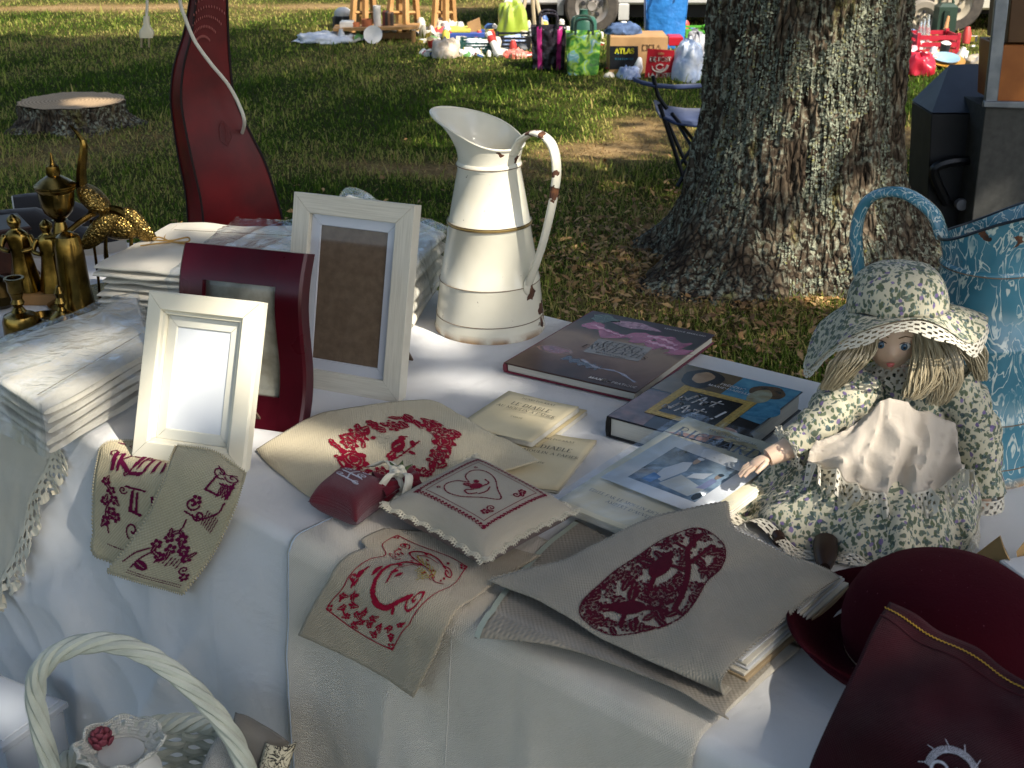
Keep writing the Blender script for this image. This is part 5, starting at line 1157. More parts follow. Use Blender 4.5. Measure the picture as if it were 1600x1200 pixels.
for q0, q1, q2 in (((-.000, .0, .012), (-.020, -.020, .022), (-.038, -.014, -.004)), ((0, 0, .012), (-.004, .026, .020), (-.026, .040, .010)), ((0, 0, .012), (.006, -.026, .016), (-.010, -.044, -.010))):
    c_ = cr([nk+dn*q[0]+sd*q[1]+Vector((0, 0, q[2])) for q in (q0, q1, q2)], 12); rb.grid([[p+np.array(dn)*.006, p-np.array(dn)*.006+np.array((0, 0, .003))] for p in c_])
rb.tube([nk+sd*(.012*math.cos(a))+Vector((0, 0, .009*math.sin(a)-.003)) for a in np.linspace(0, 2*math.pi, 24, endpoint=False)], .004, 6, closed=True)
rb.build('ribbon', RIB, st_, world=True, solid=.0006)
fl = MB()
for i in range(7):
    a = i*.9; fl.ell(nk+Vector((.007*math.cos(a), .007*math.sin(a), .014+.003*(i % 2))), (.006, .005, .006), 8, 6)
fl.build('fabric_flower', mat('cream_petals', S('d9d0b8'), .7), st_, world=True)
lf = MB()
for a in (.4, 1.3, 2.2, 4.4):
    d_ = Vector((math.cos(a), math.sin(a), .5)); p = nk+Vector((0, 0, .012)); s_ = d_.cross(Vector((0, 0, 1))).normalized()*.005; lf.add([p, p+d_*.011+s_, p+d_*.022, p+d_*.011-s_], [(0, 1, 2, 3)])
lf.build('leaf', mat('green_ribbon_leaf', S('5a6a3a'), .6), st_, world=True, solid=.0006)
# ================================================================== folded linen in clear film
LIN1 = fabric('folded_linen', (.76, .70, .57), (.68, .62, .50), thread=1.2, wave=.2, wrinkle=.3, wr_scale=16)
def folded(t, corners, z0, n, th_, name='linen_fold', jit=.006, m=None, seed=0):
    """n folded cloths piled up; corners = front-left, front-right, back-right, back-left on the table; the fold loops show at the left end"""
    rr = random.Random(seed); fl, fr, br, bl = [Vector(c) for c in corners]
    for i in range(n):
        z = z0+i*th_; e = [Vector((rr.uniform(-jit, jit), rr.uniform(-jit, jit), 0)) for _ in range(4)]; q = [fl+e[0], fr+e[1], br+e[2], bl+e[3]]
        rows = []; uvr = []
        for a in np.linspace(0, 1, 34):                       # along the length
            row, ur = [], []; p, s_ = q[0]*(1-a)+q[1]*a, q[3]*(1-a)+q[2]*a
            for b in np.linspace(0, 2*math.pi, 30, endpoint=False):
                c_, d_ = math.cos(b), math.sin(b); x = .5-.5*math.copysign(abs(c_)**.35, c_); h = .5*math.copysign(abs(d_)**.6, d_)
                tp = 1-.35*max(0, 1-min(a, 1-a)/.05)
                pt = p*(1-x)+s_*x; pt = pt+Vector((0, 0, ZT+z-pt.z+th_*.5+h*th_*.98*tp))
                pt += mnoise.noise_vector(Vector((pt.x*14, pt.y*14, i*3.+seed)))*.0035+Vector((0, 0, .004*mnoise.noise(Vector((pt.x*8+seed, pt.y*8, i*.6)))))
                row.append(pt); ur.append((a*.5, x*.3+(.3 if d_ < 0 else 0)))
            rows.append(row); uvr.append(ur)
        mb = MB().grid(rows, uvr, wrap_v=True); nn = 30
        for k_, rw in ((0, rows[0]), (-1, rows[-1])):
            c_ = sum((Vector(p) for p in rw), Vector())/nn; mb.add(rw+[c_], [(j, (j+1) % nn, nn) for j in range(nn)], [(0, 0)]*(nn+1))
        mb.build(name, m or LIN1, t, world=True, smooth=65)
def film_over(t, corners, z1, drop, m, seed=0, n=64, name='clear_film', spread=.02):
    fl, fr, br, bl = [Vector(c) for c in corners]; c0 = (fl+fr+br+bl)/4; P = []
    for a in np.linspace(-.10, 1.10, n):
        row = []
        for b in np.linspace(-.14, 1.14, n):
            ac, bc = min(max(a, 0), 1), min(max(b, 0), 1); p = (fl*(1-ac)+fr*ac)*(1-bc)+(bl*(1-ac)+br*ac)*bc
            ov = min(1, math.hypot((a-ac)/.10, (b-bc)/.14)); out = (p-c0); out.z = 0; out = out.normalized()*spread*ov
            wr = .004*mnoise.noise(Vector((p.x*16+seed, p.y*9, ov*2)))+.006*(1-abs(mnoise.noise(Vector((p.x*9-p.y*6+seed, p.y*2+p.x*2, ov)))))**8+.003*(1-abs(mnoise.noise(Vector((p.x*15+p.y*12+seed, p.y*3-p.x*3, ov)))))**8
            row.append(Vector((p.x+out.x, p.y+out.y, ZT+max(.004, z1+.005-drop*ov**1.3)+wr)) + (out.normalized()*wr*2 if ov > 0 else Vector()))
        P.append(row)
    MB().grid(P).build(name, m, t, world=True, smooth=80)
FILM = film('packing_film', wr=22, amt=.8, cov=.10, base=.05, rough=.09)
# long pile at the back, fold loops towards the brass
z_ = .122
ca = [T(150, 415, ZT+z_), T(420, 440, ZT+z_), T(505, 352, ZT+z_), T(270, 346, ZT+z_)]
lt1 = thing('linen_bundle', 'pile of folded cream linen tied with a straw bow, beside the brass ornaments', 'linen', (ca[0]+ca[2])/2)
lt1.location.z = ZT; WM[lt1.name] = Matrix.Translation(lt1.location)
folded(lt1, ca, .003, 9, .0135, seed=1, jit=.009)
film_over(lt1, [ca[0]+(ca[1]-ca[0])*.45, ca[1], ca[2], ca[3]+(ca[2]-ca[3])*.45], z_+.002, .06, FILM, seed=2)
bp = T(268, 378, ZT+z_+.008); STRAW = mat('straw_string', S('b08a4a'), .7)
bwm = MB(); bwm.tube(cr([bp+Vector(v) for v in ((0, 0, 0), (-.03, .02, .004), (-.035, -.005, .006), (0, 0, .003), (.03, .012, .006), (.036, -.012, .004), (0, 0, 0))], 40), .0017, 6)
bwm.tube(cr([bp, bp+Vector((-.03, -.022, .002)), bp+Vector((-.055, -.028, 0))], 10), .0016, 6); bwm.tube(cr([bp, bp+Vector((.03, -.02, .002)), bp+Vector((.045, -.012, .001))], 10), .0016, 6)
bwm.tube(cr([bp, (ca[0]+ca[3])/2+Vector((.05, .03, .004)), (ca[3])+Vector((0.02, 0, .0))], 12), .0012, 5)
bwm.build('straw_bow', STRAW, lt1, world=True)
hm = MB(); A_, B2 = ca[3]+(ca[0]-ca[3])*.3+Vector((.05, 0, .0085)), ca[2]+(ca[1]-ca[2])*.3+Vector((0, 0, .0085))
for i in range(60):
    p = A_+(B2-A_)*(i/60); hm.box(p, (.0035, .0012, .001), Matrix.Rotation(.1, 3, 'Z'))
hm.build('drawn_thread_hem', mat('hem_thread', S('8a7a5c'), .9), lt1, world=True)
# second pile behind the white frame
cb = [T(470, 392, ZT+z_), T(640, 425, ZT+z_), T(694, 362, ZT+z_), T(545, 300, ZT+z_)]
lt2 = thing('linen_bundle', 'stack of film-wrapped linen between the white frame and the white pitcher', 'linen', (cb[0]+cb[2])/2, group=None)
lt2.location.z = ZT; WM[lt2.name] = Matrix.Translation(lt2.location)
folded(lt2, [cb[3], cb[0], cb[1], cb[2]], .003, 5, .0243, seed=5, jit=.008)
film_over(lt2, cb, z_+.006, .09, FILM, seed=6)
# front left pile in film
zc_ = .085
cc = [T(70, 640, ZT+zc_), T(232, 545, ZT+zc_), T(215, 462, ZT+zc_), T(-60, 556, ZT+zc_)]
lt3 = thing('linen_bundle', 'film-wrapped stack of linen left of the cream frame at the table edge', 'linen', (cc[0]+cc[2])/2)
lt3.location.z = ZT; WM[lt3.name] = Matrix.Translation(lt3.location)
folded(lt3, [cc[3], cc[0], cc[1], cc[2]], .004, 5, .0165, seed=9, jit=.004)
film_over(lt3, cc, zc_+.004, .078, FILM, seed=4, spread=.026)
hm = MB(); A_, B2 = T(60, 616, ZT+zc_+.009), T(222, 520, ZT+zc_+.009)
for i in range(50): hm.box(A_+(B2-A_)*(i/50), (.0035, .0012, .001), Matrix.Rotation(.6, 3, 'Z'))
hm.build('drawn_thread_hem', mat('hem_thread', S('8a7a5c')), lt3, world=True)
# lace-edged cloth hanging below it
lc, lcc = cloth_thing('lace_edged_cloth', 'cream cloth with a broad lace edge hanging at the left end of the table', [
 [(-70, 610, .006), (20, 655, .006), (92, 690, .006)], [(-70, 668, .010), (10, 708, .010), (80, 722, .010)], [(-70, 760, .030), (-5, 765, .030), (52, 770, .030)], [(-70, 880, .045), (-20, 870, .045), (30, 850, .045)], [(-70, 990, .055), (-40, 960, .055), (-8, 925, .055)]], LINEN if False else fabric('lace_cloth', (.70, .63, .49), (.62, .56, .43), thread=1.2, wave=.2), wr=.004)
def ls(u, v):
    p, n = lcc.at(u, 1.0); i = int(u*(lcc.nu-2)); tg = lcc.P[i+1, -1]-lcc.P[i, -1]; d = np.cross(n, tg); d /= np.linalg.norm(d); 
    if d[0] < 0: d = -d
    d[2] -= .25; w_ = .034+.006*abs(math.sin(u*11*math.pi)); return p+d*w_*v+n*(.002+.004*math.sin(u*30)*v)
lace_cells(MB(), ls, 150, 16, lambda i, j, nu, nv: (math.sin(i*.55)*math.sin(j*.95+.3) > .22 and 1 < j < 14) or (j >= 13 and abs(math.sin(i*.23)) < (j-12)*.16)).build('lace_border', LACE, lc, world=True, smooth=0, solid=.0008)

# ================================================================== brass ornaments
k = NB('old_brass'); co = k.co(); nz = k.noise(30, 5, co)
k.set(Base_Color=k.mix(k.step(nz, .35, .7), S('94783c'), S('4a391b')), Metallic=1., Roughness=k.n('MapRange', {'Value': k.noise(18, 4, co), 'To Min': .10, 'To Max': .34}).outputs['Result'], Normal=k.bump(k.noise(60, 3, co), .12, .002)); BRASS = k.m
k = NB('chased_brass'); co = k.co(); v = k.n('TexVoronoi', {'Vector': co, 'Scale': 150}, feature='DISTANCE_TO_EDGE').outputs['Distance']
k.set(Base_Color=k.mix(k.step(v, .0, .12), S('3d3018'), S('a08448')), Metallic=1., Roughness=.32, Normal=k.bump(v, .9, .004)); BRASS2 = k.m
def lathe_thing(name, label, cat, base, parts, m=BRASS, n=28):
    t = thing(name, label, cat, base)
    for nm, prof in parts: MB().lathe(prof, n).build(nm, m, t, smooth=35)
    return t
b0 = T(112, 478)
hh = V(b0, 93, 240).z-ZT; q = hh/.345
lathe_thing('brass_lamp', 'tall brass urn-shaped lamp with domed lid among the brass ornaments', 'lamp', b0, [
 ('foot', [(.0, 0), (.050*q, 0), (.052*q, .008*q), (.034*q, .018*q), (.018*q, .035*q), (.014*q, .05*q)]),
 ('stem', [(.0135*q, .0505*q), (.017*q, .08*q), (.021*q, .11*q), (.023*q, .135*q), (.021*q, .16*q), (.014*q, .185*q), (.011*q, .195*q), (.017*q, .199*q)]),
 ('bowl', [(.012*q, .1995*q), (.018*q, .205*q), (.030*q, .217*q), (.036*q, .235*q), (.038*q, .262*q), (.043*q, .268*q), (.044*q, .272*q), (.001, .273*q)]),
 ('lid', [(.044*q, .2735*q), (.045*q, .277*q), (.030*q, .289*q), (.018*q, .296*q), (.014*q, .298*q), (.015*q, .305*q), (.013*q, .318*q), (.007*q, .324*q), (.003*q, .345*q), (.0008, .348*q)])])
# two-figure statuette
def figurine(t, base, h, lean, m, name):
    """a robed standing figure, one skin"""
    rings = [(.0, .20, .17), (.10, .19, .16), (.30, .15, .13), (.48, .125, .11), (.56, .135, .11), (.68, .155, .105), (.76, .15, .095), (.80, .07, .07), (.83, .05, .055), (.86, .078, .085), (.91, .092, .10), (.96, .075, .085), (1.0, .02, .02)]
    P = []
    for z, a, b in rings:
        c_ = Vector(base)+Vector((lean[0]*z*z*h, lean[1]*z*z*h, z*h))
        P.append([c_+Vector((a*h*math.cos(t_)*(1+.10*math.sin(t_*6+z*4)*(z < .7)), b*h*math.sin(t_)*(1+.10*math.sin(t_*5)*(z < .7)), 0)) for t_ in np.linspace(0, 2*math.pi, 24, endpoint=False)])
    mb = MB().grid(P, wrap_v=True); 
    for s_ in (-1, 1):
        b_v = Vector(base)+Vector((lean[0]*.5*h, lean[1]*.5*h, 0)); mb.tube(cr([b_v+Vector((s_*.145*h, 0, .74*h)), b_v+Vector((s_*.2*h, -.06*h, .58*h)), b_v+Vector((s_*.07*h, -.14*h, .55*h))], 10), [.05*h, .048*h, .046*h, .044*h, .042*h, .04*h, .038*h, .036*h, .034*h, .03*h], 8)
    return mb.build(name, m, t, world=True, smooth=60, sub=1)
b1 = T(72, 470); h1_ = V(b1, 40, 338).z-ZT
fg = thing('brass_couple', 'pair of robed brass figures leaning together on a block base', 'statuette', b1)
MB().box(b1+Vector((-.01, 0, .012)), (.13, .07, .024), bev=.003).build('base', mat('tan_block', S('a87c48'), .5), fg, world=True)
figurine(fg, b1+Vector((-.035, 0, .024)), h1_-.02, (-.05, .0), BRASS, 'figure'); figurine(fg, b1+Vector((.025, -.005, .024)), h1_-.03, (-.02, .02), BRASS, 'figure')
b2 = T(122, 492); hv = V(b2, 115, 362).z-ZT
lathe_thing('brass_shell_case', 'plain tapering brass vase shaped like a bell behind the linen film', 'vase', b2, [('body', [(0, 0), (.040, 0), (.041, .006), (.036, .02), (.031, .06), (.028, hv*.72), (.026, hv*.86), (.022, hv*.95), (.008, hv)])], n=32)
def candlestick(label, base, h, q):
    return lathe_thing('brass_candlestick', label, 'candlestick', base, [('jar', [(0, 0), (.038*q, 0), (.041*q, .006*q), (.041*q, .045*q), (.036*q, .058*q), (.018*q, .066*q)]), ('neck', [(.0175*q, .0665*q), (.010*q, .078*q), (.016*q, .088*q), (.012*q, .098*q), (.016*q, .112*q)]), ('socket', [(.0155*q, .1125*q), (.019*q, .118*q), (.019*q, .14*q), (.023*q, .146*q), (.023*q, .15*q), (.017*q, .15*q), (.015*q, .125*q)])])
candlestick('squat brass jar candlestick at the left edge of the picture', T(36, 528), .1, .80)
lathe_thing('brass_cup', 'tiny brass cup beside the jar candlestick', 'cup', T(54, 526), [('bowl', [(0, 0), (.017, 0), (.019, .004), (.017, .018), (.021, .028), (.021, .031), (.018, .031), (.015, .02), (.002, .006)])])
lathe_thing('brass_bell', 'small brass hand bell with turned handle in front of the bell-shaped vase', 'bell', T(100, 512), [('skirt', [(.0, .002), (.034, .0), (.035, .003), (.027, .014), (.021, .028), (.010, .036)]), ('handle', [(.009, .0365), (.006, .043), (.011, .052), (.007, .062), (.010, .072), (.005, .084), (.001, .086)])])
lathe_thing('brass_ashtray', 'low round brass dish behind the small bell', 'dish', T(70, 505), [('dish', [(0, 0), (.022, 0), (.030, .010), (.032, .016), (.028, .016), (.02, .006), (.001, .004)])])
# bird with an upright neck
b3 = T(165, 470); up = lambda x, y: V(b3, x, y)
bd = thing('brass_bird', 'brass bird with a long upright neck and chased body', 'ornament', b3)
c_ = up(147, 312); MB().ell(c_, (.022, .03, .040), 20, 12, Matrix.Rotation(-.75, 3, 'Y')).build('body', BRASS2, bd, world=True)
nk_ = cr([up(128, 300), up(127, 268), up(131, 232), up(129, 218)], 20); MB().tube(nk_, list(np.linspace(.012, .006, 20)), 8).tube(cr([up(129, 219), up(119, 206), up(108, 195)], 8), list(np.linspace(.0065, .0012, 8)), 8).build('neck', BRASS, bd, world=True)
for s_ in (-1, 1): MB().tube([c_+Vector((s_*.012, 0, -.02)), Vector((c_.x+s_*.012, b3.y, ZT+.05)), Vector((c_.x+s_*.014, b3.y, ZT+.002))], .003, 6).build('leg', BRASS, bd, world=True)
MB().lathe([(0, 0), (.04, 0), (.04, .003), (.0, .004)], 20, Vector((c_.x, b3.y, ZT))).build('foot', BRASS2, bd, world=True)
# bird with spread leaf-shaped wings and a long bowed neck
b4 = T(190, 470); up4 = lambda x, y, dy=0.: V(b4+Vector((0, dy, 0)), x, y)
be = thing('brass_winged_bird', 'brass bird with veined leaf-shaped wings and bowed neck beside the linen', 'ornament', b4)
MB().tube(cr([up4(70, 372, -.06), up4(100, 366, -.05), up4(128, 345, -.03), up4(158, 328), up4(182, 328), up4(200, 338)], 26), list(np.linspace(.004, .010, 26)), 8).build('neck', BRASS, be, world=True)
def wing(pts, m, nm, bulge):
    c_ = sum(pts, Vector())/len(pts); n = Vector((0, -1, .5)).normalized(); mb = MB(); rows = []
    for f in np.linspace(1, 0, 7): rows.append([c_+(p-c_)*max(f, .001)+n*bulge*(1-f*f) for p in pts])
    mb.grid(rows, wrap_v=True).build(nm, m, be, world=True, smooth=70, solid=.003)
def leaf_out(a, b, wd, dy):
    P = []
    for t in np.linspace(0, 1, 14): P.append(a+(b-a)*t+Vector((0, 0, wd*math.sin(math.pi*t)**.8)))
    for t in np.linspace(1, 0, 14)[1:-1]: P.append(a+(b-a)*t-Vector((0, 0, wd*.8*math.sin(math.pi*t)**.8)))
    return P
wing(leaf_out(up4(122, 388, -.03), up4(186, 338, -.03), .030, 0), BRASS2, 'wing', .012); wing(leaf_out(up4(180, 333), up4(246, 372), .034, 0), BRASS2, 'wing', .016)
for x0 in (165, 205): MB().tube([up4(x0, 370), up4(x0, 400), Vector((up4(x0, 400).x, b4.y, ZT+.002))], .004, 6).build('leg', BRASS, be, world=True)
MB().ell(up4(190, 352, .01), (.05, .03, .03), 18, 10).build('body', BRASS2, be, world=True)
lathe_thing('chased_brass_tray', 'flat chased brass dish between the vase and the linen pile', 'dish', T(165, 462), [('dish', [(0, 0), (.045, 0), (.058, .006), (.060, .010), (.05, .008), (.001, .004)])], BRASS2)
lathe_thing('dark_brass_ball', 'dark round brass knob at the far left edge of the table', 'ornament', T(2, 480), [('ball', [(0, 0), (.02, 0), (.034, .012), (.036, .03), (.026, .048), (.012, .056), (.014, .064), (.001, .07)])], mat('dark_brass', S('4a3d22'), .35, 1.))
# wooden box, books and a sneaker behind the brass
wb = T(-14, 428); wx = thing('wooden_box', 'reddish wooden box cut off by the left edge of the picture', 'box', wb, .55)
wm_ = mat('mahogany', S('5a3526'), .45, col2=S('3f241a'), vs=20)
MB().box((0, 0, .055), (.16, .12, .09), bev=.003).build('case', wm_, wx); MB().box((0, 0, .006), (.18, .14, .010), bev=.003).build('plinth', wm_, wx); MB().box((0, 0, .106), (.172, .132, .010), bev=.003).build('lid', mat('mahogany_dark', S('3c2a26'), .4), wx)
def sneaker(base, rz, label):
    t = thing('canvas_sneaker', label, 'shoe', base, rz, group='black sneakers')
    L = .27; sec = []
    for u in np.linspace(0, 1, 18):
        wd = .032+.016*math.sin(math.pi*min(1, u*1.1))*(1)+.004*u; wd *= (1-.75*max(0, (u-.88)/.12)**2)*(1-.3*max(0, (.08-u)/.08)); top = .105 if u < .3 else .105-.062*min(1, (u-.3)/.42); top = max(.046, top)*(1-.5*max(0, (u-.9)/.1))
        sec.append((u*L, wd, top))
    def body(lo, hi, w_): return [[(x, w_*wd*math.copysign(abs(math.cos(a))**.6, math.cos(a)), lo+(min(top, hi)-lo)*max(0, math.sin(a))**.7 if hi > .03 else lo+(hi-lo)*(math.sin(a) > 0)) for a in np.linspace(0, 2*math.pi, 20, endpoint=False)] for x, wd, top in sec]
    MB().grid(body(.022, .2, .96), wrap_v=True).build('upper', fabric('black_canvas', (.025, .025, .028), thread=1.5, wave=.4), t)
    so = [[(x, 1.06*wd*s_, z) for s_, z in ((-1, 0), (1, 0), (1, .026), (-1, .026))] for x, wd, top in sec]; mb = MB().grid(so, wrap_v=True); mb.add(so[0], [(0, 1, 2, 3)]); mb.add(so[-1], [(3, 2, 1, 0)]); mb.build('sole', mat('white_rubber', S('c9c6bd'), .6), t)
    MB().tube([(.0, y, .03+.07*(1-abs(y)/.04)) for y in np.linspace(-.033, .033, 9)], .004, 6).build('heel_tape', mat('white_rubber', S('c9c6bd')), t)
    return t
sneaker(T(30, 372, ZT), .35, 'black canvas sneaker with white sole behind the brass figures'); 
sneaker(T(8, 398, ZT), .2, 'black sneaker with white sole nearest the wooden box')

# ================================================================== red lamp base with its cord, and a hanging plug
lb_ = T(362, 390); sr = pxm(lb_)
k = NB('red_leather'); co = k.co(); nz = k.noise(9, 4, co)
k.set(Base_Color=k.mix(k.step(nz, .3, .7), S('6b0c10'), S('3f0608')), Roughness=.42, Normal=k.bump(k.noise(160, 3, co), .15, .001)); k.b.inputs['Specular IOR Level'].default_value = .25; LEA = k.m
lp = thing('red_leather_lamp', 'tall wavy red leather lamp base with tooled panels and wrapped cord', 'lamp', lb_)
sil = [(385, 296, 446), (345, 294, 442), (300, 290, 430), (250, 280, 413), (200, 272, 388), (150, 267, 367), (100, 273, 360), (50, 288, 357), (0, 297, 355), (-60, 305, 350), (-120, 312, 345)]
rows = []; seam = []
for y, xl, xr in cr([tuple(map(float, s_)) for s_ in sil], 60):
    L, R_ = V(lb_, xl, y), V(lb_, xr, y); c_ = (L+R_)/2; w_ = (R_-L).length/2
    # lens-shaped three-panel section: a rib on the camera side left of centre
    row = [Vector((L.x, lb_.y, c_.z)), Vector((L.x+w_*.28, lb_.y-w_*.38, c_.z)), Vector((L.x+w_*.46, lb_.y-w_*.55, c_.z)), Vector((L.x+w_*.54, lb_.y-w_*.52, c_.z)), Vector((c_.x+w_*.15, lb_.y-w_*.42, c_.z)), Vector((c_.x+w_*.6, lb_.y-w_*.22, c_.z)), Vector((R_.x, lb_.y, c_.z)), Vector((c_.x+w_*.5, lb_.y+w_*.5, c_.z)), Vector((c_.x-w_*.5, lb_.y+w_*.5, c_.z))]
    rows.append(row); seam.append((row[2], row[0], row[6]))
MB().grid(rows, wrap_v=True).build('leather_body', LEA, lp, world=True, smooth=30)
lac = mat('black_lacing', S('1f0c0a'), .7)
for i in range(3): MB().tube([s_[i]+Vector((0, -.002, 0)) for s_ in seam], .0026, 6).build('laced_seam', lac, lp, world=True)
# tooled fan on the upper panel and a small leaf below
tm = MB(); 
for i in range(15):
    a = -1.1+.15*i
    for r in (.06, .09, .12, .15, .18, .21):
        y, x = 88-(r*520)*math.cos(a*.62), 310+(r*300)*math.sin(a*.62)+r*120
        if y < -90 or x > 352 or x < 300+max(0, (60-y)*.08): continue
        p = V(lb_+Vector((0, -.028, 0)), x, y); tm.ell(p, (.0010, .002, .0034), 6, 4)
tm.build('tooled_fan', mat('tooled_leather', S('a8625a'), .5), lp, world=True)
lfm = MB(); lfm.tube([V(lb_+Vector((0, -.036, 0)), x, y) for x, y in ((348, 188), (342, 200), (345, 220), (356, 228), (362, 215), (356, 198), (349, 190), (352, 205), (354, 222))], .0009, 5); lfm.build('tooled_leaf', mat('tooled_dark', S('5f2020'), .5), lp, world=True)
WCORD = mat('white_cord', S('cfc9b8'), .5)
fr_ = Vector((0, -.075, 0))
cp = cr([V(lb_+fr_, *p) for p in ((278, -60), (281, 0), (290, 30), (305, 65), (330, 100), (355, 130), (372, 160), (382, 190))]+[V(lb_+Vector((0, .03, 0)), 376, 215)], 50)
MB().tube(cp, .0040, 8).build('cord', WCORD, lp, world=True)
# plug on its own cord, hanging from the lamp above the picture
pl = V(lb_+Vector((0, -.02, 0)), 229, 72); up5 = lambda x, y: V(pl, x, y)
pg = thing('hanging_plug', 'white two-pin plug dangling on its cord above the tree stump', 'plug', pl)
MB().tube(cr([up5(229, 28), up5(230, 0), up5(229, -60), up5(240, -130), up5(300, -150)], 24), .0032, 8).build('cord', WCORD, pg, world=True)
sp_ = pxm(pl); rows = []
for y, w_, d_ in ((25, 4.5, 4.5), (38, 4.8, 4.5), (42, 6.5, 5), (48, 11, 5.5), (54, 11.5, 5.5), (59, 10, 5.2)):
    c_ = up5(229, y); rows.append([c_+Vector((math.copysign(abs(math.cos(a))**.6, math.cos(a))*w_/sp_, math.copysign(abs(math.sin(a))**.6, math.sin(a))*d_/sp_, 0)) for a in np.linspace(0, 2*math.pi, 20, endpoint=False)])
mb = MB().grid(rows, wrap_v=True); mb.add(rows[-1], [tuple(range(20))]); mb.build('plug_body', mat('ivory_plastic', S('cfc8ae'), .4), pg, world=True, smooth=45)
for x in (221, 233): MB().tube([up5(x, 58), up5(x, 74)], .0026, 8).build('pin', mat('plug_pin', S('a59a80'), .3, .8), pg, world=True)
# ================================================================== the doll
def floral(name='floral_cotton'):
    if name in MATS: return MATS[name]
    k = NB(name); co = k.co(); w_ = k.n('VectorMath', {0: co}, operation='ADD'); k.t.links.new(k.n('VectorMath', {0: k.noise(70, 2, co, out='Color'), 1: (.010, .010, .010)}, operation='MULTIPLY').outputs[0], w_.inputs[1]); v_ = w_.outputs[0]
    base = k.mix(k.noise(12, 3, co), (.52, .48, .35), (.44, .41, .30))
    def layer(base, rot, scale, sc3, lo, thr, c1, c2):
        mp = k.n('Mapping', {'Vector': v_, 'Rotation': rot, 'Scale': sc3}).outputs['Vector']; vo = k.n('TexVoronoi', {'Vector': mp, 'Scale': scale}); cs = k.n('SeparateColor', {'Color': vo.outputs['Color']})
        m = k.math('MULTIPLY', k.n('MapRange', {'Value': vo.outputs['Distance'], 'From Min': thr-.06, 'From Max': thr, 'To Min': 1., 'To Max': 0.}).outputs['Result'], k.math('GREATER_THAN', cs.outputs['Red'], lo))
        return k.mix(k.math('MULTIPLY', m, .9), base, k.mix(cs.outputs['Green'], c1, c2))
    base = layer(base, (.6, .4, .5), 180, (1, .38, .6), .12, .44, S('33483f'), S('4a5838'))
    base = layer(base, (-.5, .9, -.7), 180, (.4, 1, .6), .2, .44, S('2f434c'), S('525f48'))
    base = layer(base, (0, 0, .9), 240, (1, 1, .4), .3, .36, S('4f6268'), S('6f7f70'))
    base = layer(base, (0, 0, 0), 88, (1, 1, 1), .62, .30, S('5c4a7a'), S('7d6c98'))
    k.set(Base_Color=base, Roughness=.85, Sheen_Weight=.1, Normal=k.bump(k.noise(34, 5, co, dist=.5), .35, .006)); k.b.inputs['Specular IOR Level'].default_value = .2
    MATS[name] = k.m; return k.m
FLO = floral(); DL = T(1400, 778); D_ = lambda x, y, dy=0.: V(DL+Vector((0, dy, 0)), x, y)
doll = thing('seated_doll', 'porcelain doll in floral dress and hat sitting against the blue pitcher', 'doll', DL)
k = NB('porcelain_skin'); co = k.co(); k.set(Base_Color=k.mix(k.noise(20, 2, co), S('dcbda4'), S('d3b094')), Roughness=.42, Subsurface_Weight=.1); SKIN = k.m
sd_ = pxm(DL)
# body: torso, neck, head, arms down to the hands, one mesh
bm_ = MB(); HC = D_(1394, 522, .015); hr = 50/sd_
rows = []
for j in range(25):
    t = j/24; th_ = math.pi*t; row = []
    for i in range(40):
        a = 2*math.pi*i/40; x, y, z = math.sin(th_)*math.cos(a), math.sin(th_)*math.sin(a), -math.cos(th_)
        X, Y, Z = x*.84, y*.95, z*1.12
        if z < 0: X *= 1-.30*z*z; Y *= 1-.12*z*z                       # narrower chin
        if y < 0:
            fx = abs(x)
            Y -= .20*math.exp(-((fx/.13)**2+((z+.18)/.13)**2))*1.0     # nose
            Y += .07*math.exp(-(((fx-.34)/.17)**2+((z-.05)/.13)**2))   # eye sockets
            Y -= .07*math.exp(-((fx/.22)**2+((z+.52)/.09)**2))+.05*math.exp(-((fx/.25)**2+((z+.82)/.12)**2))
            Y -= .06*math.exp(-(((fx-.42)/.2)**2+((z+.30)/.2)**2))     # cheeks
        row.append(HC+Vector((X, Y, Z))*hr)
    rows.append(row)
FACE_TURN = Matrix.Rotation(math.radians(-14), 3, 'Z')@Matrix.Rotation(math.radians(6), 3, 'X')
rows = [[HC+FACE_TURN@(p-HC) for p in r] for r in rows]
bm_.grid(rows, wrap_v=True)
bm_.tube([HC-Vector((0, -.01, hr*.8)), D_(1402, 590, .02), D_(1402, 650, .03), DL+Vector((0, .03, .05))], [.018, .026, .055, .06], 16)
armL = cr([D_(1330, 608, .0), D_(1285, 655, -.03), D_(1240, 695, -.04), D_(1200, 715, -.05)], 16); armR = cr([D_(1492, 605, .0), D_(1526, 680, -.01), D_(1532, 745, -.02), D_(1534, 790, -.03)], 16)
bm_.tube(armL, list(np.linspace(.026, .0125, 16)), 12); bm_.tube(armR, list(np.linspace(.026, .0125, 16)), 12)
def hand(c, d, up, s_, sgn):
    d, up = Vector(d).normalized(), Vector(up).normalized(); sd = d.cross(up).normalized()*sgn
    R = Matrix((d, sd, up)).transposed(); bm_.ell(Vector(c)+d*.012*s_, (.016*s_, .0125*s_, .0065*s_), 12, 8, R)
    for i, L in enumerate((.017, .021, .020, .015)):
        o = Vector(c)+d*.023*s_+sd*(i-1.5)*.0057*s_; bm_.tube([o, o+d*L*.55*s_-up*.001*s_, o+d*L*s_-up*.005*s_], [.0033*s_, .0030*s_, .0022*s_], 7)
    o = Vector(c)+d*.008*s_+sd*-.011*s_; bm_.tube([o, o+d*.009*s_-sd*.006*s_, o+d*.018*s_-sd*.007*s_-up*.003*s_], [.0042*s_, .0036*s_, .0025*s_], 7)
hand(armL[-1], (-.85, -.25, -.35), (-.2, .1, 1), 1.05, 1); hand(armR[-1], (.05, -.25, -1), (.3, -1, .2), 1.15, -1)
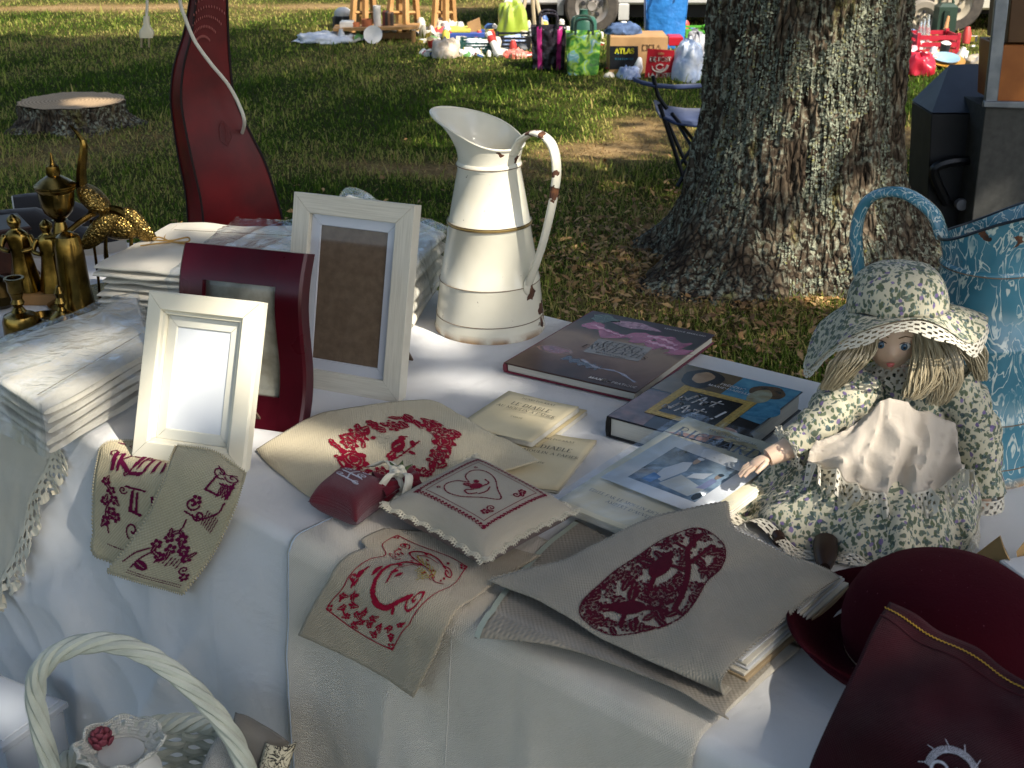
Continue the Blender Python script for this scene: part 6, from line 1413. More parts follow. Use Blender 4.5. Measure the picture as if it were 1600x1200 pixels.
body = bm_.build('body', SKIN, doll, world=True, smooth=70)
fc = lambda x, z, y=-1.: HC+FACE_TURN@(Vector((x, y, z))*hr)
for s_ in (-1, 1):
    MB().ell(fc(.33*s_, .03, -.80), (.0085, .005, .0062), 14, 8).build('eye', mat('eye_white', S('e0dcd4'), .2), body, world=True)
    MB().ell(fc(.33*s_, .03, -.885), (.0048, .0022, .0050), 12, 8).build('iris', mat('iris_blue', S('3f5a70'), .1), body, world=True)
    MB().ell(fc(.33*s_, .03, -.915), (.0022, .0012, .0023), 10, 6).build('pupil', mat('pupil', S('0c0c10'), .1), body, world=True)
    MB().tube([fc(s_*.16, .10, -.88), fc(s_*.33, .165, -.87), fc(s_*.5, .08, -.76)], .0007, 5).build('lash', mat('lash', S('2c221c'), .6), body, world=True)
    MB().tube([fc(s_*.14, .30, -.90), fc(s_*.33, .36, -.84), fc(s_*.52, .28, -.72)], .0008, 5).build('eyebrow', mat('brow', S('7d6546'), .7), body, world=True)
MB().ell(fc(0, -.50, -1.0), (.0060, .0025, .0022), 12, 6).ell(fc(0, -.56, -.985), (.0048, .0025, .0022), 12, 6).build('lips', mat('doll_lips', S('b5605a'), .35), body, world=True)
# bodice, sleeves, skirt
def loft(secs, n=36, noise_=.004, ws=22, seed=0):
    rows, uv = [], []
    for j, (c_, ax, ay) in enumerate(secs): rows.append([Vector(c_)+Vector((ax*math.cos(a), ay*math.sin(a), 0))+mnoise.noise_vector(Vector((c_[0]*ws+math.cos(a)*2+seed, math.sin(a)*2, c_[2]*ws)))*noise_ for a in np.linspace(0, 2*math.pi, n, endpoint=False)])
    return MB().grid(rows, wrap_v=True)
NKc = D_(1402, 572, .02)
loft([(D_(1402, 572, .02), .020, .020), (D_(1402, 580, .02), .036, .030), (D_(1405, 598, .02), .076, .042), (D_(1405, 630, .02), .076, .050), (D_(1402, 665, .02), .070, .055), (D_(1400, 705, .01), .072, .06), (DL+Vector((0, .01, .02)), .085, .07)], noise_=.005).build('bodice', FLO, doll, world=True, smooth=70, sub=1)
def sleeve(path, r0, r1, nm='sleeve'):
    n = len(path); mb = MB(); P = []
    t_ = cr(path, 26); rr_ = [r0+(r1-r0)*(i/25)+.0016*math.sin(i*1.1)+.001*math.sin(i*2.3) for i in range(26)]
    mb.tube(t_, rr_, 22); mb.jitter(.007, 20); return mb.build(nm, FLO, doll, world=True, smooth=75)
sleeve([D_(1345, 600, .01), D_(1312, 630, -.01), D_(1282, 662, -.03), D_(1236, 700, -.04)], .040, .026); sleeve([D_(1480, 598, .01), D_(1512, 640, -.0), D_(1528, 700, -.012), D_(1533, 768, -.022)], .040, .030)
# skirt: from the waist out to the hem lying on the table
def hemp(x, y, z=.004): return T(x, y, ZT+z)
wst = [D_(x, y, dy) for x, y, dy in ((1330, 705, .03), (1335, 705, -.02), (1370, 712, -.05), (1410, 715, -.055), (1450, 712, -.05), (1480, 706, -.02), (1488, 703, .03))]
hem = [hemp(*p) for p in ((1150, 758, .02), (1140, 790, .006), (1210, 838, .008), (1320, 872, .008), (1420, 892, .008), (1515, 862, .008), (1532, 790, .02))]
SKA, SKB = cr(wst, 70), cr(hem, 70); rows = []
for t in np.linspace(0, 1, 30):
    row = []
    for i in range(70):
        p = np.array(SKA[i])*(1-t)+np.array(SKB[i])*t; f_ = i/69
        leg = math.exp(-((f_-.30)/.10)**2)+math.exp(-((f_-.56)/.11)**2)
        p[2] += math.sin(math.pi*min(1, t*1.0))*(.022+.030*leg)*(1-.25*t)+.009*t*math.sin(f_*44+2*math.sin(f_*9))+.006*math.sin(f_*23+t*7)*t
        p += np.array(mnoise.noise_vector(Vector((p[0]*24, p[1]*24, p[2]*24))))*.006*(.3+t); p[2] = max(p[2], ZT+.003); row.append(p)
    rows.append(row)
sk = MB().grid(rows).build('skirt', FLO, doll, world=True, smooth=75, solid=.001)
WL = mat('white_lace', (.62, .58, .47), .9, col2=(.54, .5, .41), vs=40)
SKR = np.array(rows)
def hemlace(u, v):
    i = u*69; a = int(min(i, 68)); f_ = i-a; p = SKR[-1, a]*(1-f_)+SKR[-1, a+1]*f_; q = SKR[-3, a]*(1-f_)+SKR[-3, a+1]*f_; d = p-q; d /= np.linalg.norm(d)+1e-9; d[2] *= .3
    r = p+d*(.024*v)+np.array((0, 0, .004*math.sin(u*70)*v+.002)); r[2] = max(r[2], ZT+.0035); return r
def lh(pe, nvh): return lambda i, j, nu, nv: (math.sin(i*pe)*math.sin(j*1.2+.4) > .28 and 0 < j < nv-2) or (j >= nv-2 and abs(math.sin(i*pe*.5)) < .4)
lace_cells(MB(), hemlace, 380, 14, lh(.7, 14)).build('hem_lace', WL, doll, world=True, smooth=0, solid=.0005)
# apron
APR = fabric('apron_lawn', (.62, .55, .46), (.56, .49, .40), thread=.8, wave=.1, wrinkle=.5, wr_scale=26, transl=.1)
ap = [[D_(1330, 668, -.055), D_(1362, 640, -.075), D_(1392, 622, -.082), D_(1440, 640, -.075), D_(1494, 660, -.055)],
      [D_(1290, 684, -.075), D_(1345, 680, -.10), D_(1395, 672, -.105), D_(1450, 680, -.10), D_(1496, 690, -.075)],
      [D_(1268, 700, -.085), D_(1335, 715, -.12), D_(1395, 722, -.13), D_(1450, 722, -.125), D_(1500, 715, -.09)],
      [D_(1262, 722, -.09), D_(1330, 752, -.13), D_(1395, 776, -.145), D_(1455, 764, -.14), D_(1506, 735, -.10)]]
AG = sgrid([[tuple(p) for p in r] for r in ap], 26, 40)
for i in range(26):
    for j in range(40): AG[i, j] += np.array((0, -.6, .8))*(.007*math.sin(j*.62+i*.18)+.016*(1-abs(mnoise.noise(Vector((j*.16+i*.05, i*.05, 3.)))))**7-.008+.007*mnoise.noise(Vector((j*.3, i*.16, 8.))))*(.35+i/26)
MB().grid(AG, [[(j*.005, i*.005) for j in range(40)] for i in range(26)]).build('apron', APR, doll, world=True, smooth=75, solid=.001)
def aplace(u, v):
    j = u*39; a = int(min(j, 38)); f_ = j-a; p = AG[-1, a]*(1-f_)+AG[-1, a+1]*f_; d = AG[-1, a]-AG[-3, a]; d /= np.linalg.norm(d); return p+d*.034*v+np.array((0, -.5, .6))*(.006*math.sin(u*42)*v)
lace_cells(MB(), aplace, 260, 15, lh(.65, 15)).build('apron_lace', WL, doll, world=True, smooth=0, solid=.0005)
# collar, cuffs
def ringlace(c_, r, drop, out, nm, n=90, tilt=None):
    f_ = lambda u, v: np.array(Vector(c_)+(tilt or Matrix.Identity(3))@Vector(((r+out*v)*math.cos(u*2*math.pi), (r+out*v)*math.sin(u*2*math.pi), -drop*v+.003*math.sin(u*60)*v)))
    lace_cells(MB(), f_, n*2, 11, lh(.65, 11)).build(nm, WL, doll, world=True, smooth=0, solid=.0005)
ringlace(D_(1402, 566, .015), .021, .020, .026, 'collar_lace'); ringlace(D_(1402, 562, .012), .020, -.012, .008, 'collar_lace')
ringlace(armL[11], .018, .0, .016, 'cuff_lace', tilt=Vector(armL[13]-armL[11]).to_track_quat('Z', 'Y').to_matrix()); ringlace(D_(1533, 768, -.022), .030, .026, .004, 'cuff_lace', 80)
# hair in combed locks
k = NB('doll_hair'); co = k.co(); mp = k.n('Mapping', {'Vector': co, 'Scale': (220, 220, 10)}).outputs['Vector']; ri = k.n('NewGeometry').outputs['Random Per Island']
k.set(Base_Color=k.ramp(ri, [(0, S('84785e')), (.5, S('a89a7c')), (1, S('c2b698'))]), Roughness=.4, Anisotropic=.5); HAIR = k.m
def lock(path, r0, r1, n=70, seed=0, nm='hair_lock'):
    rr_ = random.Random(seed); mb = MB(); P = cr([tuple(p) for p in path], 14)
    for s_ in range(n):
        a, q_ = rr_.random()*6.28, math.sqrt(rr_.random()); pts = []; ph = rr_.random()*6
        for i, p in enumerate(P):
            t = i/13; r = (r0*(1-t)+r1*t)*(1+.5*math.sin(math.pi*t)); pts.append(p+np.array((math.cos(a+.5*t)*r*q_+.003*math.sin(ph+t*7), math.sin(a+.5*t)*r*q_*.7, .002*math.sin(ph*2+t*9))))
        mb.tube(pts, [.0013-.0008*(i/13) for i in range(14)], 4)
    return mb.build(nm, HAIR, doll, world=True, smooth=70)
lock([D_(1352, 520, -.015), D_(1340, 548, -.035), D_(1322, 570, -.04), D_(1306, 592, -.035), D_(1296, 606, -.03)], .018, .011, 220, 1)
lock([D_(1450, 525, -.02), D_(1454, 555, -.042), D_(1448, 585, -.052), D_(1436, 606, -.058), D_(1424, 620, -.06)], .018, .013, 230, 2)
lock([D_(1455, 520, -.02), D_(1470, 552, -.035), D_(1478, 585, -.045), D_(1470, 612, -.05), D_(1462, 630, -.052)], .020, .011, 160, 3)
lock([D_(1480, 515, .0), D_(1510, 535, -.005), D_(1525, 562, -.01), D_(1532, 592, -.01)], .016, .008, 110, 4)
MB().ell(HC+Vector((.004, .016, .006)), (hr*1.0, hr*.95, hr*1.1), 20, 14).build('hair_cap', HAIR, doll, world=True)
# hat
HB = D_(1402, 479, .013); TL = Matrix.Rotation(math.radians(-6), 3, 'X')@Matrix.Rotation(math.radians(-2), 3, 'Y'); cr_ = 74/sd_
ht_ = MB(); rows = []
for t in np.linspace(0, 1, 16):
    r = cr_*math.cos(t*math.pi/2)**.62 if t < 1 else 0; z = .060*math.sin(t*math.pi/2)**1.05
    rows.append([HB+TL@Vector((max(r, 1e-4)*math.cos(a)*(1+.02*math.sin(6*a)), max(r, 1e-4)*math.sin(a)*(1+.02*math.sin(5*a)), z+.002*math.sin(7*a)*(1-t))) for a in np.linspace(0, 2*math.pi, 48, endpoint=False)])
MB().grid(rows, wrap_v=True).build('hat_crown', FLO, doll, world=True, smooth=75, solid=.001)
def brim(t, a):
    r = cr_+(.050+.006*math.sin(2*a+.6))*t; droop = -.034*t**1.2*(1-1.05*max(0, -math.sin(a)))-.016*t*max(0, math.cos(a-math.pi))*(1+.25*math.cos(2*(a+.2)))-.012*t*max(0, math.cos(a-3.5))+.014*t*math.sin(a*3+.9)+.007*t*math.sin(a*5+2)+.012*t*max(0, math.sin(-a-.1))*math.cos(3*a)
    return np.array(HB+TL@Vector((r*math.cos(a), r*math.sin(a)*.92, droop)))
MB().grid([[brim(t, a) for a in np.linspace(0, 2*math.pi, 80, endpoint=False)] for t in np.linspace(0, 1, 10)], wrap_v=True).build('hat_brim', FLO, doll, world=True, smooth=75, solid=.0012)
lace_cells(MB(), lambda u, v: brim(.92, u*2*math.pi)*(1)+np.array((0, -.002, -.003))+np.array((math.cos(u*2*math.pi)*.006*v, math.sin(u*2*math.pi)*.006*v, -.015*v+.004*math.sin(u*55)*v)), 420, 14, lh(.62, 14)).build('hat_lace', WL, doll, world=True, smooth=0, solid=.0005)
# shoes peeping out of the hem
SHM = mat('brown_doll_shoe', S('2a1a14'), .4)
for (x, y, a, L) in ((1212, 838, 2.6, .05), (1288, 880, 2.4, .055)):
    p = T(x, y, ZT); c_, s_ = math.cos(a+math.pi), math.sin(a+math.pi); R = Matrix.Rotation(a+math.pi/2+.5, 3, 'Z'); mb = MB(); rows = []
    for u in np.linspace(0, 1, 10):
        w_ = .014*(1-.55*u**3); h_ = .044*(1-.2*u) if u < .4 else .044*(1-.2*u)*(1-.35*(u-.4)); rows.append([p+R@Vector(((u-.5)*.062, w_*1.15*math.cos(t), .001+h_*.62*(.5+.5*math.sin(t)))) for t in np.linspace(0, 2*math.pi, 12, endpoint=False)])
    mb.grid(rows, wrap_v=True); mb.add(rows[0], [tuple(range(12))]); mb.add(rows[-1], [tuple(range(11, -1, -1))]); mb.build('shoe', SHM, doll, world=True, smooth=50)
# ================================================================== red felt hat, red bag, carton
k = NB('claret_felt'); co = k.co(); k.set(Base_Color=k.mix(k.step(k.noise(300, 2, co), .73, .76), k.mix(k.noise(8, 4, co), S('330410'), S('260209')), S('6a4048')), Roughness=1., Sheen_Weight=.12, Sheen_Tint=(*S('8a2038'), 1), Normal=k.bump(k.noise(420, 3, co), .5, .0015, k.bump(k.noise(26, 4, co), .25, .006))); k.b.inputs['Specular IOR Level'].default_value = .1; FELT = k.m
hb_ = T(1470, 1032); hs = pxm(hb_)
hat = thing('claret_felt_hat', 'dark claret felt hat with round crown and rolled brim, at the right table corner', 'hat', m=Matrix.Translation(hb_+Vector((0, 0, .012)))@Matrix.Rotation(math.radians(-5), 4, 'X')@Matrix.Rotation(math.radians(-3), 4, 'Y'))
R0 = 150/hs
MB().lathe([(R0*1.0, .008), (R0*1.02, .02), (R0*1.02, .040), (R0*.98, .058), (R0*.88, .077), (R0*.70, .092), (R0*.45, .101), (R0*.2, .105), (.0006, .1055)], 56, sx=1.0, sy=1.08).build('crown', FELT, hat, smooth=60)
bp_ = []
for t in np.linspace(0, 1, 12):
    bp_.append([((R0+(.062)*t)*math.cos(a), (R0*1.08+(.056)*t)*math.sin(a), .006+.034*max(0, t-.35)**1.4*(1+.5*math.cos(a-3.3))*1.2-.004*math.sin(t*3)) for a in np.linspace(0, 2*math.pi, 64, endpoint=False)])
MB().grid(bp_, wrap_v=True).build('brim', FELT, hat, smooth=60, solid=.003)
VELV = fabric('claret_cloth', S('380412'), S('2a030b'), thread=1.6, wave=.35, wrinkle=.35, sheen=.03)
def rowsT(rows): return [[tuple(T(x, y, ZT+z)) for x, y, z in r] for r in rows]
bg_ = rowsT([[(1390, 940, .125), (1455, 975, .136), (1530, 1018, .140), (1610, 1066, .138), (1700, 1120, .13)], [(1362, 985, .116), (1440, 1030, .130), (1525, 1075, .134), (1610, 1120, .132), (1720, 1180, .125)],
  [(1335, 1045, .098), (1415, 1085, .118), (1510, 1130, .124), (1605, 1180, .122), (1730, 1240, .14)], [(1296, 1125, .08), (1390, 1165, .110), (1500, 1210, .124), (1610, 1250, .12), (1740, 1300, .11)], [(1262, 1205, .03), (1370, 1250, .055), (1490, 1300, .07), (1610, 1330, .07), (1740, 1380, .06)], [(1240, 1290, .006), (1360, 1330, .012), (1480, 1380, .02), (1610, 1420, .02), (1740, 1460, .02)]])
BG = sgrid(bg_, 46, 50)
for i in range(46):
    for j in range(50): BG[i, j] += np.array((0, -.5, .86))*(.004*math.sin(j*.33+i*.2)+.003*mnoise.noise(Vector((i*.15, j*.15, 2))))
bt_ = thing('claret_cloth_bag', 'dark claret cloth bag with yellow stitched hem leaning on the felt hat', 'bag', Vector(BG[23, 25]))
MB().grid(BG, [[(j*.006, i*.006) for j in range(50)] for i in range(46)]).build('cloth', VELV, bt_, world=True, smooth=70, solid=.003)
class _S: pass
bs_ = _S(); bs_.P = BG; bs_.nu, bs_.nv = 46, 50
def bat(u, v): return Cloth.at(bs_, u, v)
zz_ = MB(); N2 = 110; pts = [bat(.055+.0035*(1 if i % 2 else -1), i/N2) for i in range(N2)]
zz_.tube([p+n*.0012 for p, n in pts], .0006, 5).build('zigzag_stitching', mat('yellow_thread', S('b08c2e'), .6), bt_, world=True)
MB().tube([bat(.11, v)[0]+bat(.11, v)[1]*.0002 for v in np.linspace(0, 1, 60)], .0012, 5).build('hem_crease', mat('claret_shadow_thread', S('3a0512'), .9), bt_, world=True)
ch = Chart(90, 80)
for i in range(60):
    a = math.pi+.15+i/60*math.pi*1.05; ch.seg((45+24*math.cos(a), 46+26*math.sin(a)), (45+32*math.cos(a+.08), 46+35*math.sin(a+.08)), .6)
for i in range(5): a = 3.4+i*.6; ch.seg((45+32*math.cos(a), 46+34*math.sin(a)), (45+40*math.cos(a-.1), 46+44*math.sin(a-.1)), .6)
ch.ring(30, 44, 9, 10, 1.6); ch.ring(34, 48, 4, 5, 1); ch.scroll(52, 46, 10, 1, 1.3, 1, 1.6); ch.line([(20, 60), (44, 66), (70, 58)], 1.4, 20)
q = []
for px, py in ((1428, 1140), (1545, 1168), (1545, 1262), (1428, 1240)):
    d = ((proj(BG)-np.array([px, py]))**2).sum(-1); i, j = np.unravel_index(np.argmin(d), d.shape); q.append((i/45, j/49))
stitches(MB(), ch.a, q, bat, .0014).build('monogram', thread('white', S('cfcdd4')), bt_, world=True, smooth=0)
# folded card beside the doll
KRAFT = mat('kraft_card', S('a8895a'), .8, col2=S('96784c'), vs=12)
cq = thing('kraft_carton', 'open flap of a brown kraft carton at the right edge beside the doll', 'carton', T(1560, 885))
a, b, c_, d = T(1512, 890), T(1590, 915), T(1650, 870), T(1560, 850)
upz = Vector((0, 0, .05)); MB().prism([a, b, b+upz*.2, T(1570, 862, ZT+.052), T(1562, 838, ZT+.055), a+upz*.3], (.002, .003, 0)).build('flap', KRAFT, cq, world=True)
MB().prism([b+Vector((.004, 0, 0)), T(1680, 880), T(1680, 850, ZT+.05), T(1604, 842, ZT+.05), T(1588, 862, ZT+.045)], (.002, .003, 0)).build('flap', KRAFT, cq, world=True)
wp = thing('white_box_lid', 'white box lid lying at the right edge beside the kraft carton', 'box', T(1620, 860))
MB().box(T(1660, 935)+Vector((0, 0, .02)), (.12, .10, .036), Matrix.Rotation(.3, 3, 'Z'), bev=.002).build('lid', mat('white_folder', S('d8d8d6')), wp, world=True)

# ================================================================== wicker basket below the table edge
bc_ = PL(_e0+EN*.26, EN, 252, 1222); bs = pxm(bc_); RB = 172/bs
WICK = mat('painted_wicker', (.54, .56, .47), .5, col2=(.42, .44, .37), vs=22, bump=.2, bs=90)
bk = thing('wicker_basket', 'white painted wicker basket with arched handle below the table edge', 'basket', (bc_.x, bc_.y, 0.0))
zr = bc_.z; rot_b = math.radians(12)
def bring(z, r, n=72, ph=0, amp=.0): return [Vector((bc_.x, bc_.y, 0))+Vector((r*math.cos(a)*1.0+amp*math.cos(a)*math.sin(a*18+ph), r*math.sin(a)*.86+amp*math.sin(a)*math.sin(a*18+ph), z)) for a in np.linspace(0, 2*math.pi, n, endpoint=False)]
nl = 13; zb = zr-.15
for i in range(nl):
    t = i/(nl-1); MB().tube(bring(zb+.008+(zr-.016-zb)*t, RB*(.80+.19*t), 216, math.pi*(i % 2), .0045), .0052, 6, closed=True).build('weaver', WICK, bk, world=True)
for i in range(18):
    a = 2*math.pi*(i+.5)/18; MB().tube([Vector((bc_.x+RB*(.80+.19*t)*math.cos(a), bc_.y+RB*.86*(.80+.19*t)*math.sin(a), zb+(zr-zb)*t)) for t in np.linspace(0, 1, 5)], .0042, 6).build('stake', WICK, bk, world=True)
MB().lathe([(0, zb), (RB*.80, zb), (RB*.80, zb+.006), (0, zb+.007)], 40, (bc_.x, bc_.y, 0), sy=.86).build('base', WICK, bk, world=True)
for s_ in range(4):
    pts = [Vector((bc_.x, bc_.y, zr))+Vector(((RB+.008*math.cos(a*11+s_*math.pi/2))*math.cos(a), (RB*.86+.008*math.cos(a*11+s_*math.pi/2))*math.sin(a), .008*math.sin(a*11+s_*math.pi/2))) for a in np.linspace(0, 2*math.pi, 160, endpoint=False)]
    MB().tube(pts, .0062, 6, closed=True).build('rim_strand', WICK, bk, world=True)
hpth = cr([tuple(V(bc_, *p)) for p in ((92, 1240), (62, 1130), (58, 1060), (95, 1018), (165, 1004), (235, 1026), (305, 1080), (362, 1150), (398, 1235))], 120)
for s_ in range(5):
    pts = []
    for i, p in enumerate(hpth):
        tg = hpth[min(i+1, 119)]-hpth[max(i-1, 0)]; tg /= np.linalg.norm(tg); n1_ = np.cross(tg, (0, 1, 0)); n1_ /= np.linalg.norm(n1_); a = i*.16+s_*2*math.pi/5; pts.append(p+n1_*.0076*math.cos(a)+np.array((0, 1, 0))*.0076*math.sin(a))
    MB().tube(pts, .0056, 7).build('handle_strand', WICK, bk, world=True)
for sx_ in (-1, 1): pass
st_z = zb-.005
crt = thing('wooden_crate', 'upturned wooden crate the wicker basket stands on, in front of the cloth', 'crate', (bc_.x, bc_.y, 0))
for i in range(4): MB().box((0, -.135+i*.09, st_z-.008), (.40, .08, .014), bev=.002).build('plank', mat('crate_wood', S('9a8260'), .8, col2=S('7d6848'), vs=18), crt)
for sx_ in (-1, 1):
    for i in range(2): MB().box((sx_*.19, 0, st_z*.3+i*st_z*.4), (.014, .34, st_z*.28), bev=.002).build('side_board', mat('crate_wood', S('9a8260')), crt)
    for sy_ in (-1, 1): MB().box((sx_*.175, sy_*.155, (st_z-.016)/2), (.02, .02, st_z-.018)).build('corner_post', mat('crate_wood', S('9a8260')), crt)
# things in the basket
def small_pillow(name, label, cs, h, m, corner=None, th_=.03):
    L, B, R_, F_ = [Vector(c) for c in cs]; n = ((R_-L).cross(B-F_)).normalized(); n = n if n.z > 0 or n.y < 0 else -n; lin = np.linspace(-1, 1, 24); t = thing(name, label, 'pillow', (L+R_)/2)
    for sg, nm in ((1, 'front_panel'), (-1, 'back_panel')):
        P = []
        for u in lin:
            row = []
            for v in lin:
                s_, t_ = (u+1)/2, (v+1)/2; p = L*(1-s_)*(1-t_)+F_*s_*(1-t_)+R_*s_*t_+B*(1-s_)*t_; row.append(p+n*sg*h*max(0, (1-u**4)*(1-v**4))**.55+mnoise.noise_vector(p*22)*.006)
            P.append(row)
        MB().grid(P, [[(u*.08, v*.08) for v in lin] for u in lin]).build(nm, m, t, world=True, smooth=70)
    return t
bq = lambda x, y, dy=0.: V(bc_+Vector((0, dy, 0)), x, y)
gp = small_pillow('grey_linen_pillow', 'small grey linen pillow with printed end standing in the basket', [bq(350, 1190, .05), bq(366, 1112, .07), bq(456, 1158, .05), bq(436, 1225, .03)], .026, fabric('grey_linen', (.26, .24, .20), (.22, .2, .17), wave=.4, thread=1.6))
k = NB('toile_print'); co = k.co(); m_ = k.math('ABSOLUTE', k.math('SUBTRACT', k.noise(70, 3, co, dist=2.), .5)); k.set(Base_Color=k.mix(k.step(m_, .02, .05), S('2c2824'), S('c9bfa2')), Roughness=.9)
e0, e1 = bq(456, 1156, .036), bq(438, 1218, .014); MB().grid([[np.array(e0)*(1-t)+np.array(e1)*t+np.array((-.012+.020*math.sin(a), -.012*math.cos(a)-.006, .004)) for a in np.linspace(-1.4, 1.4, 8)] for t in np.linspace(0, 1, 12)]).build('printed_end', k.m, gp, world=True, solid=.001)
LGR = fabric('silver_lace', (.42, .41, .37), (.34, .33, .3), wave=.6, thread=5., wrinkle=.6, wr_scale=60)
small_pillow('lace_sachet', 'silvery lace sachet lying in the basket under the right side of its handle', [bq(310, 1215, .02), bq(340, 1145, .05), bq(395, 1165, .05), bq(380, 1235, .0)], .022, LGR)
# round lace pouch with a rose
rp = bq(192, 1195, -.03); pch = thing('lace_pouch', 'white gathered lace pouch with a dusky rose standing in the basket', 'pouch', rp)
MB().lathe([(.010, -.09), (.042, -.085), (.050, -.05), (.046, -.01), (.034, .012), (.028, .02)], 30, rp).build('pouch_body', fabric('pouch_satin', (.62, .62, .58), wave=.1), pch, world=True)
lace_cells(MB(), lambda u, v: np.array(rp+Vector(((.030+.024*math.sin(v*2.2)+.003*math.sin(u*63))*math.cos(u*2*math.pi), (.030+.024*math.sin(v*2.2))*math.sin(u*2*math.pi), .018+.034*v-.016*v*v+.004*math.sin(u*50)*v))), 120, 12, lambda i, j, nu, nv: math.sin(i*.9)*math.sin(j*1.3) > .45).build('lace_frill', fabric('frill_lace', (.58, .57, .50), wave=.2), pch, world=True, smooth=60, solid=.001)
rs = bq(158, 1152, -.015); rm = MB()
for i in range(16):
    a = i*2.4; r = .0035*math.sqrt(i); rm.ell(rs+Vector((r*math.cos(a), r*math.sin(a), .006-.0007*i)), (.0065, .0030, .0075), 8, 6, Matrix.Rotation(a+math.pi/2, 3, 'Z')@Matrix.Rotation(.4, 3, 'X'))
rm.build('rose', mat('dusky_rose', S('7d3a44'), .7, col2=S('5c2630')), pch, world=True)
# clear plastic box at the lower left
px_ = PL(_e0+EN*.20, EN, 10, 1150); pbx = thing('plastic_box', 'clear plastic storage box at the lower left corner', 'box', px_, -.5)
PLA = mat('clear_plastic', (.75, .8, .86), .2, trans=.65, col2=(.7, .75, .82))
for nm, c0, sz in (('lid', (-.06, .04, .0), (.17, .14, .012)), ('front_wall', (-.06, -.02, -.07), (.16, .004, .12)), ('side_wall', (.018, .04, -.07), (.004, .116, .12)), ('back_wall', (-.06, .10, -.07), (.16, .004, .12)), ('floor', (-.06, .04, -.135), (.16, .124, .004))): MB().box(c0, sz, bev=.0015).build(nm, PLA, pbx)
MB().box((-.06, .04, .009), (.15, .12, .004), bev=.001).build('lid_panel', PLA, pbx)
MB().box((-.06, .04, -.14-(px_.z-.14)/2+.001), (.2, .16, px_.z-.142), bev=.003).build('carton_below', mat('grey_card', S('8d8a84'), .8), pbx)
# ================================================================== tree stump
sb_ = G(118, 198); ss_ = pxm(sb_); SR = 84/ss_; SHt = V(sb_, 118, 158).z
stp = thing('tree_stump', 'wide sawn-off tree stump in the lawn behind the brass ornaments', 'stump', sb_)
rows = []; rr = random.Random(2)
for z in np.linspace(-.03, 1, 22):
    row = []
    for i in range(90):
        a = 2*math.pi*i/90; fl = max(0, 1-z/.7)**2; r = SR*(.94+.5*fl*(.6+.4*math.sin(a*5+1)))+.03*mnoise.noise(Vector((math.cos(a)*6, math.sin(a)*6, z*2)))+.02*abs(mnoise.noise(Vector((math.cos(a)*14, math.sin(a)*14, z*3))))
        row.append((r*math.cos(a), r*math.sin(a)*.95, SHt*z+(.012*mnoise.noise(Vector((math.cos(a)*3, math.sin(a)*3, 5))) if z > .95 else 0)))
    rows.append(row)
MB().grid(rows, wrap_v=True).build('bark', BARK, stp, smooth=60)
k = NB('sawn_wood'); co = k.co(); wv = k.n('TexWave', {'Vector': co, 'Scale': 14, 'Distortion': 3., 'Detail': 3}, wave_type='RINGS', rings_direction='Z').outputs['Fac']
k.set(Base_Color=k.mix(wv, S('b89c78'), S('8a7050')), Roughness=.9, Normal=k.bump(k.noise(30, 5, co), .5, .01))
top = rows[-1]; MB().grid([[(x*f, y*f, SHt+.006+.006*mnoise.noise(Vector((x*f*4, y*f*4, 1)))) for x, y, z in top] for f in (1.0, .8, .6, .4, .2, .01)], wrap_v=True).build('cut_face', k.m, stp, smooth=60)

# ================================================================== folding camp chair behind the oak
cb_ = G(1075, 275); uc = lambda x, y, dy=0.: V(cb_+Vector((0, dy, 0)), x, y)
chr_ = thing('camping_chair', 'dark blue folding camping chair half hidden behind the oak', 'chair', cb_)
NAVY = fabric('navy_nylon', (.05, .07, .15), (.035, .05, .11), thread=2., wave=.3); TUBE = mat('dark_tube', S('20242c'), .4, .6)
MB().grid([[uc(x, y)+Vector((0, d, 0)) for d in (-.24, -.16)] for x, y in ((985, 112), (1000, 118), (1020, 122), (1050, 124), (1090, 122), (1130, 118))]).build('arm_sling', NAVY, chr_, world=True, solid=.012)
MB().grid([[uc(x, y)+Vector((0, d, -.03*(1-(d/.24)**2))) for d in (-.24, -.1, .1, .24)] for x, y in ((1030, 168), (1050, 178), (1080, 182), (1130, 182), (1150, 175))]).build('seat', NAVY, chr_, world=True, solid=.012)
for dy in (-.23, .23):
    MB().tube([uc(1020, 118, dy), uc(1028, 150, dy), uc(1042, 170, dy)], .011, 8).build('arm_post', TUBE, chr_, world=True)
    MB().tube([uc(1030, 162, dy), Vector((uc(1075, 238, dy).x, cb_.y+dy, .0))], .011, 8).build('leg', TUBE, chr_, world=True)
    MB().tube([uc(1125, 175, dy), Vector((uc(1060, 260, dy).x, cb_.y+dy, .0))], .011, 8).build('leg', TUBE, chr_, world=True)
    MB().tube([uc(1050, 178, dy), Vector((uc(1120, 240, -dy).x, cb_.y-dy*.9, .0))], .010, 8).build('brace', TUBE, chr_, world=True)

# ================================================================== cases at the right edge
cs_ = G(1500, 372); ucs = lambda x, y, dy=0.: V(cs_+Vector((0, dy, 0)), x, y)
GREYP = mat('slate_panel', S('39424e'), .45, col2=S('2f3742'), vs=6, bump=.05); DARKP = mat('black_panel', S('17181b'), .6, col2=S('1f2023'))
def face_prism(t, nm, pts, depth, m, dy=0.):
    P = [ucs(x, y, dy) for x, y in pts]; MB().prism(P, (0, depth, 0)).build(nm, m, t, world=True, bevel=.004)
dk = thing('dark_cabinet', 'dark slate cabinet with a chamfered hood right of the oak', 'cabinet', cs_)
face_prism(dk, 'body', [(1456, 178), (1545, 178), (1545, 372), (1446, 372)], .30, DARKP)
P = [ucs(1456, 176), ucs(1547, 176), ucs(1547, 176, .33)+Vector((0, 0, .0)), ucs(1456, 176, .33)]
h0 = ucs(1456, 176).z; hb0, hb1 = ucs(1484, 101, .3), ucs(1548, 99, .3)
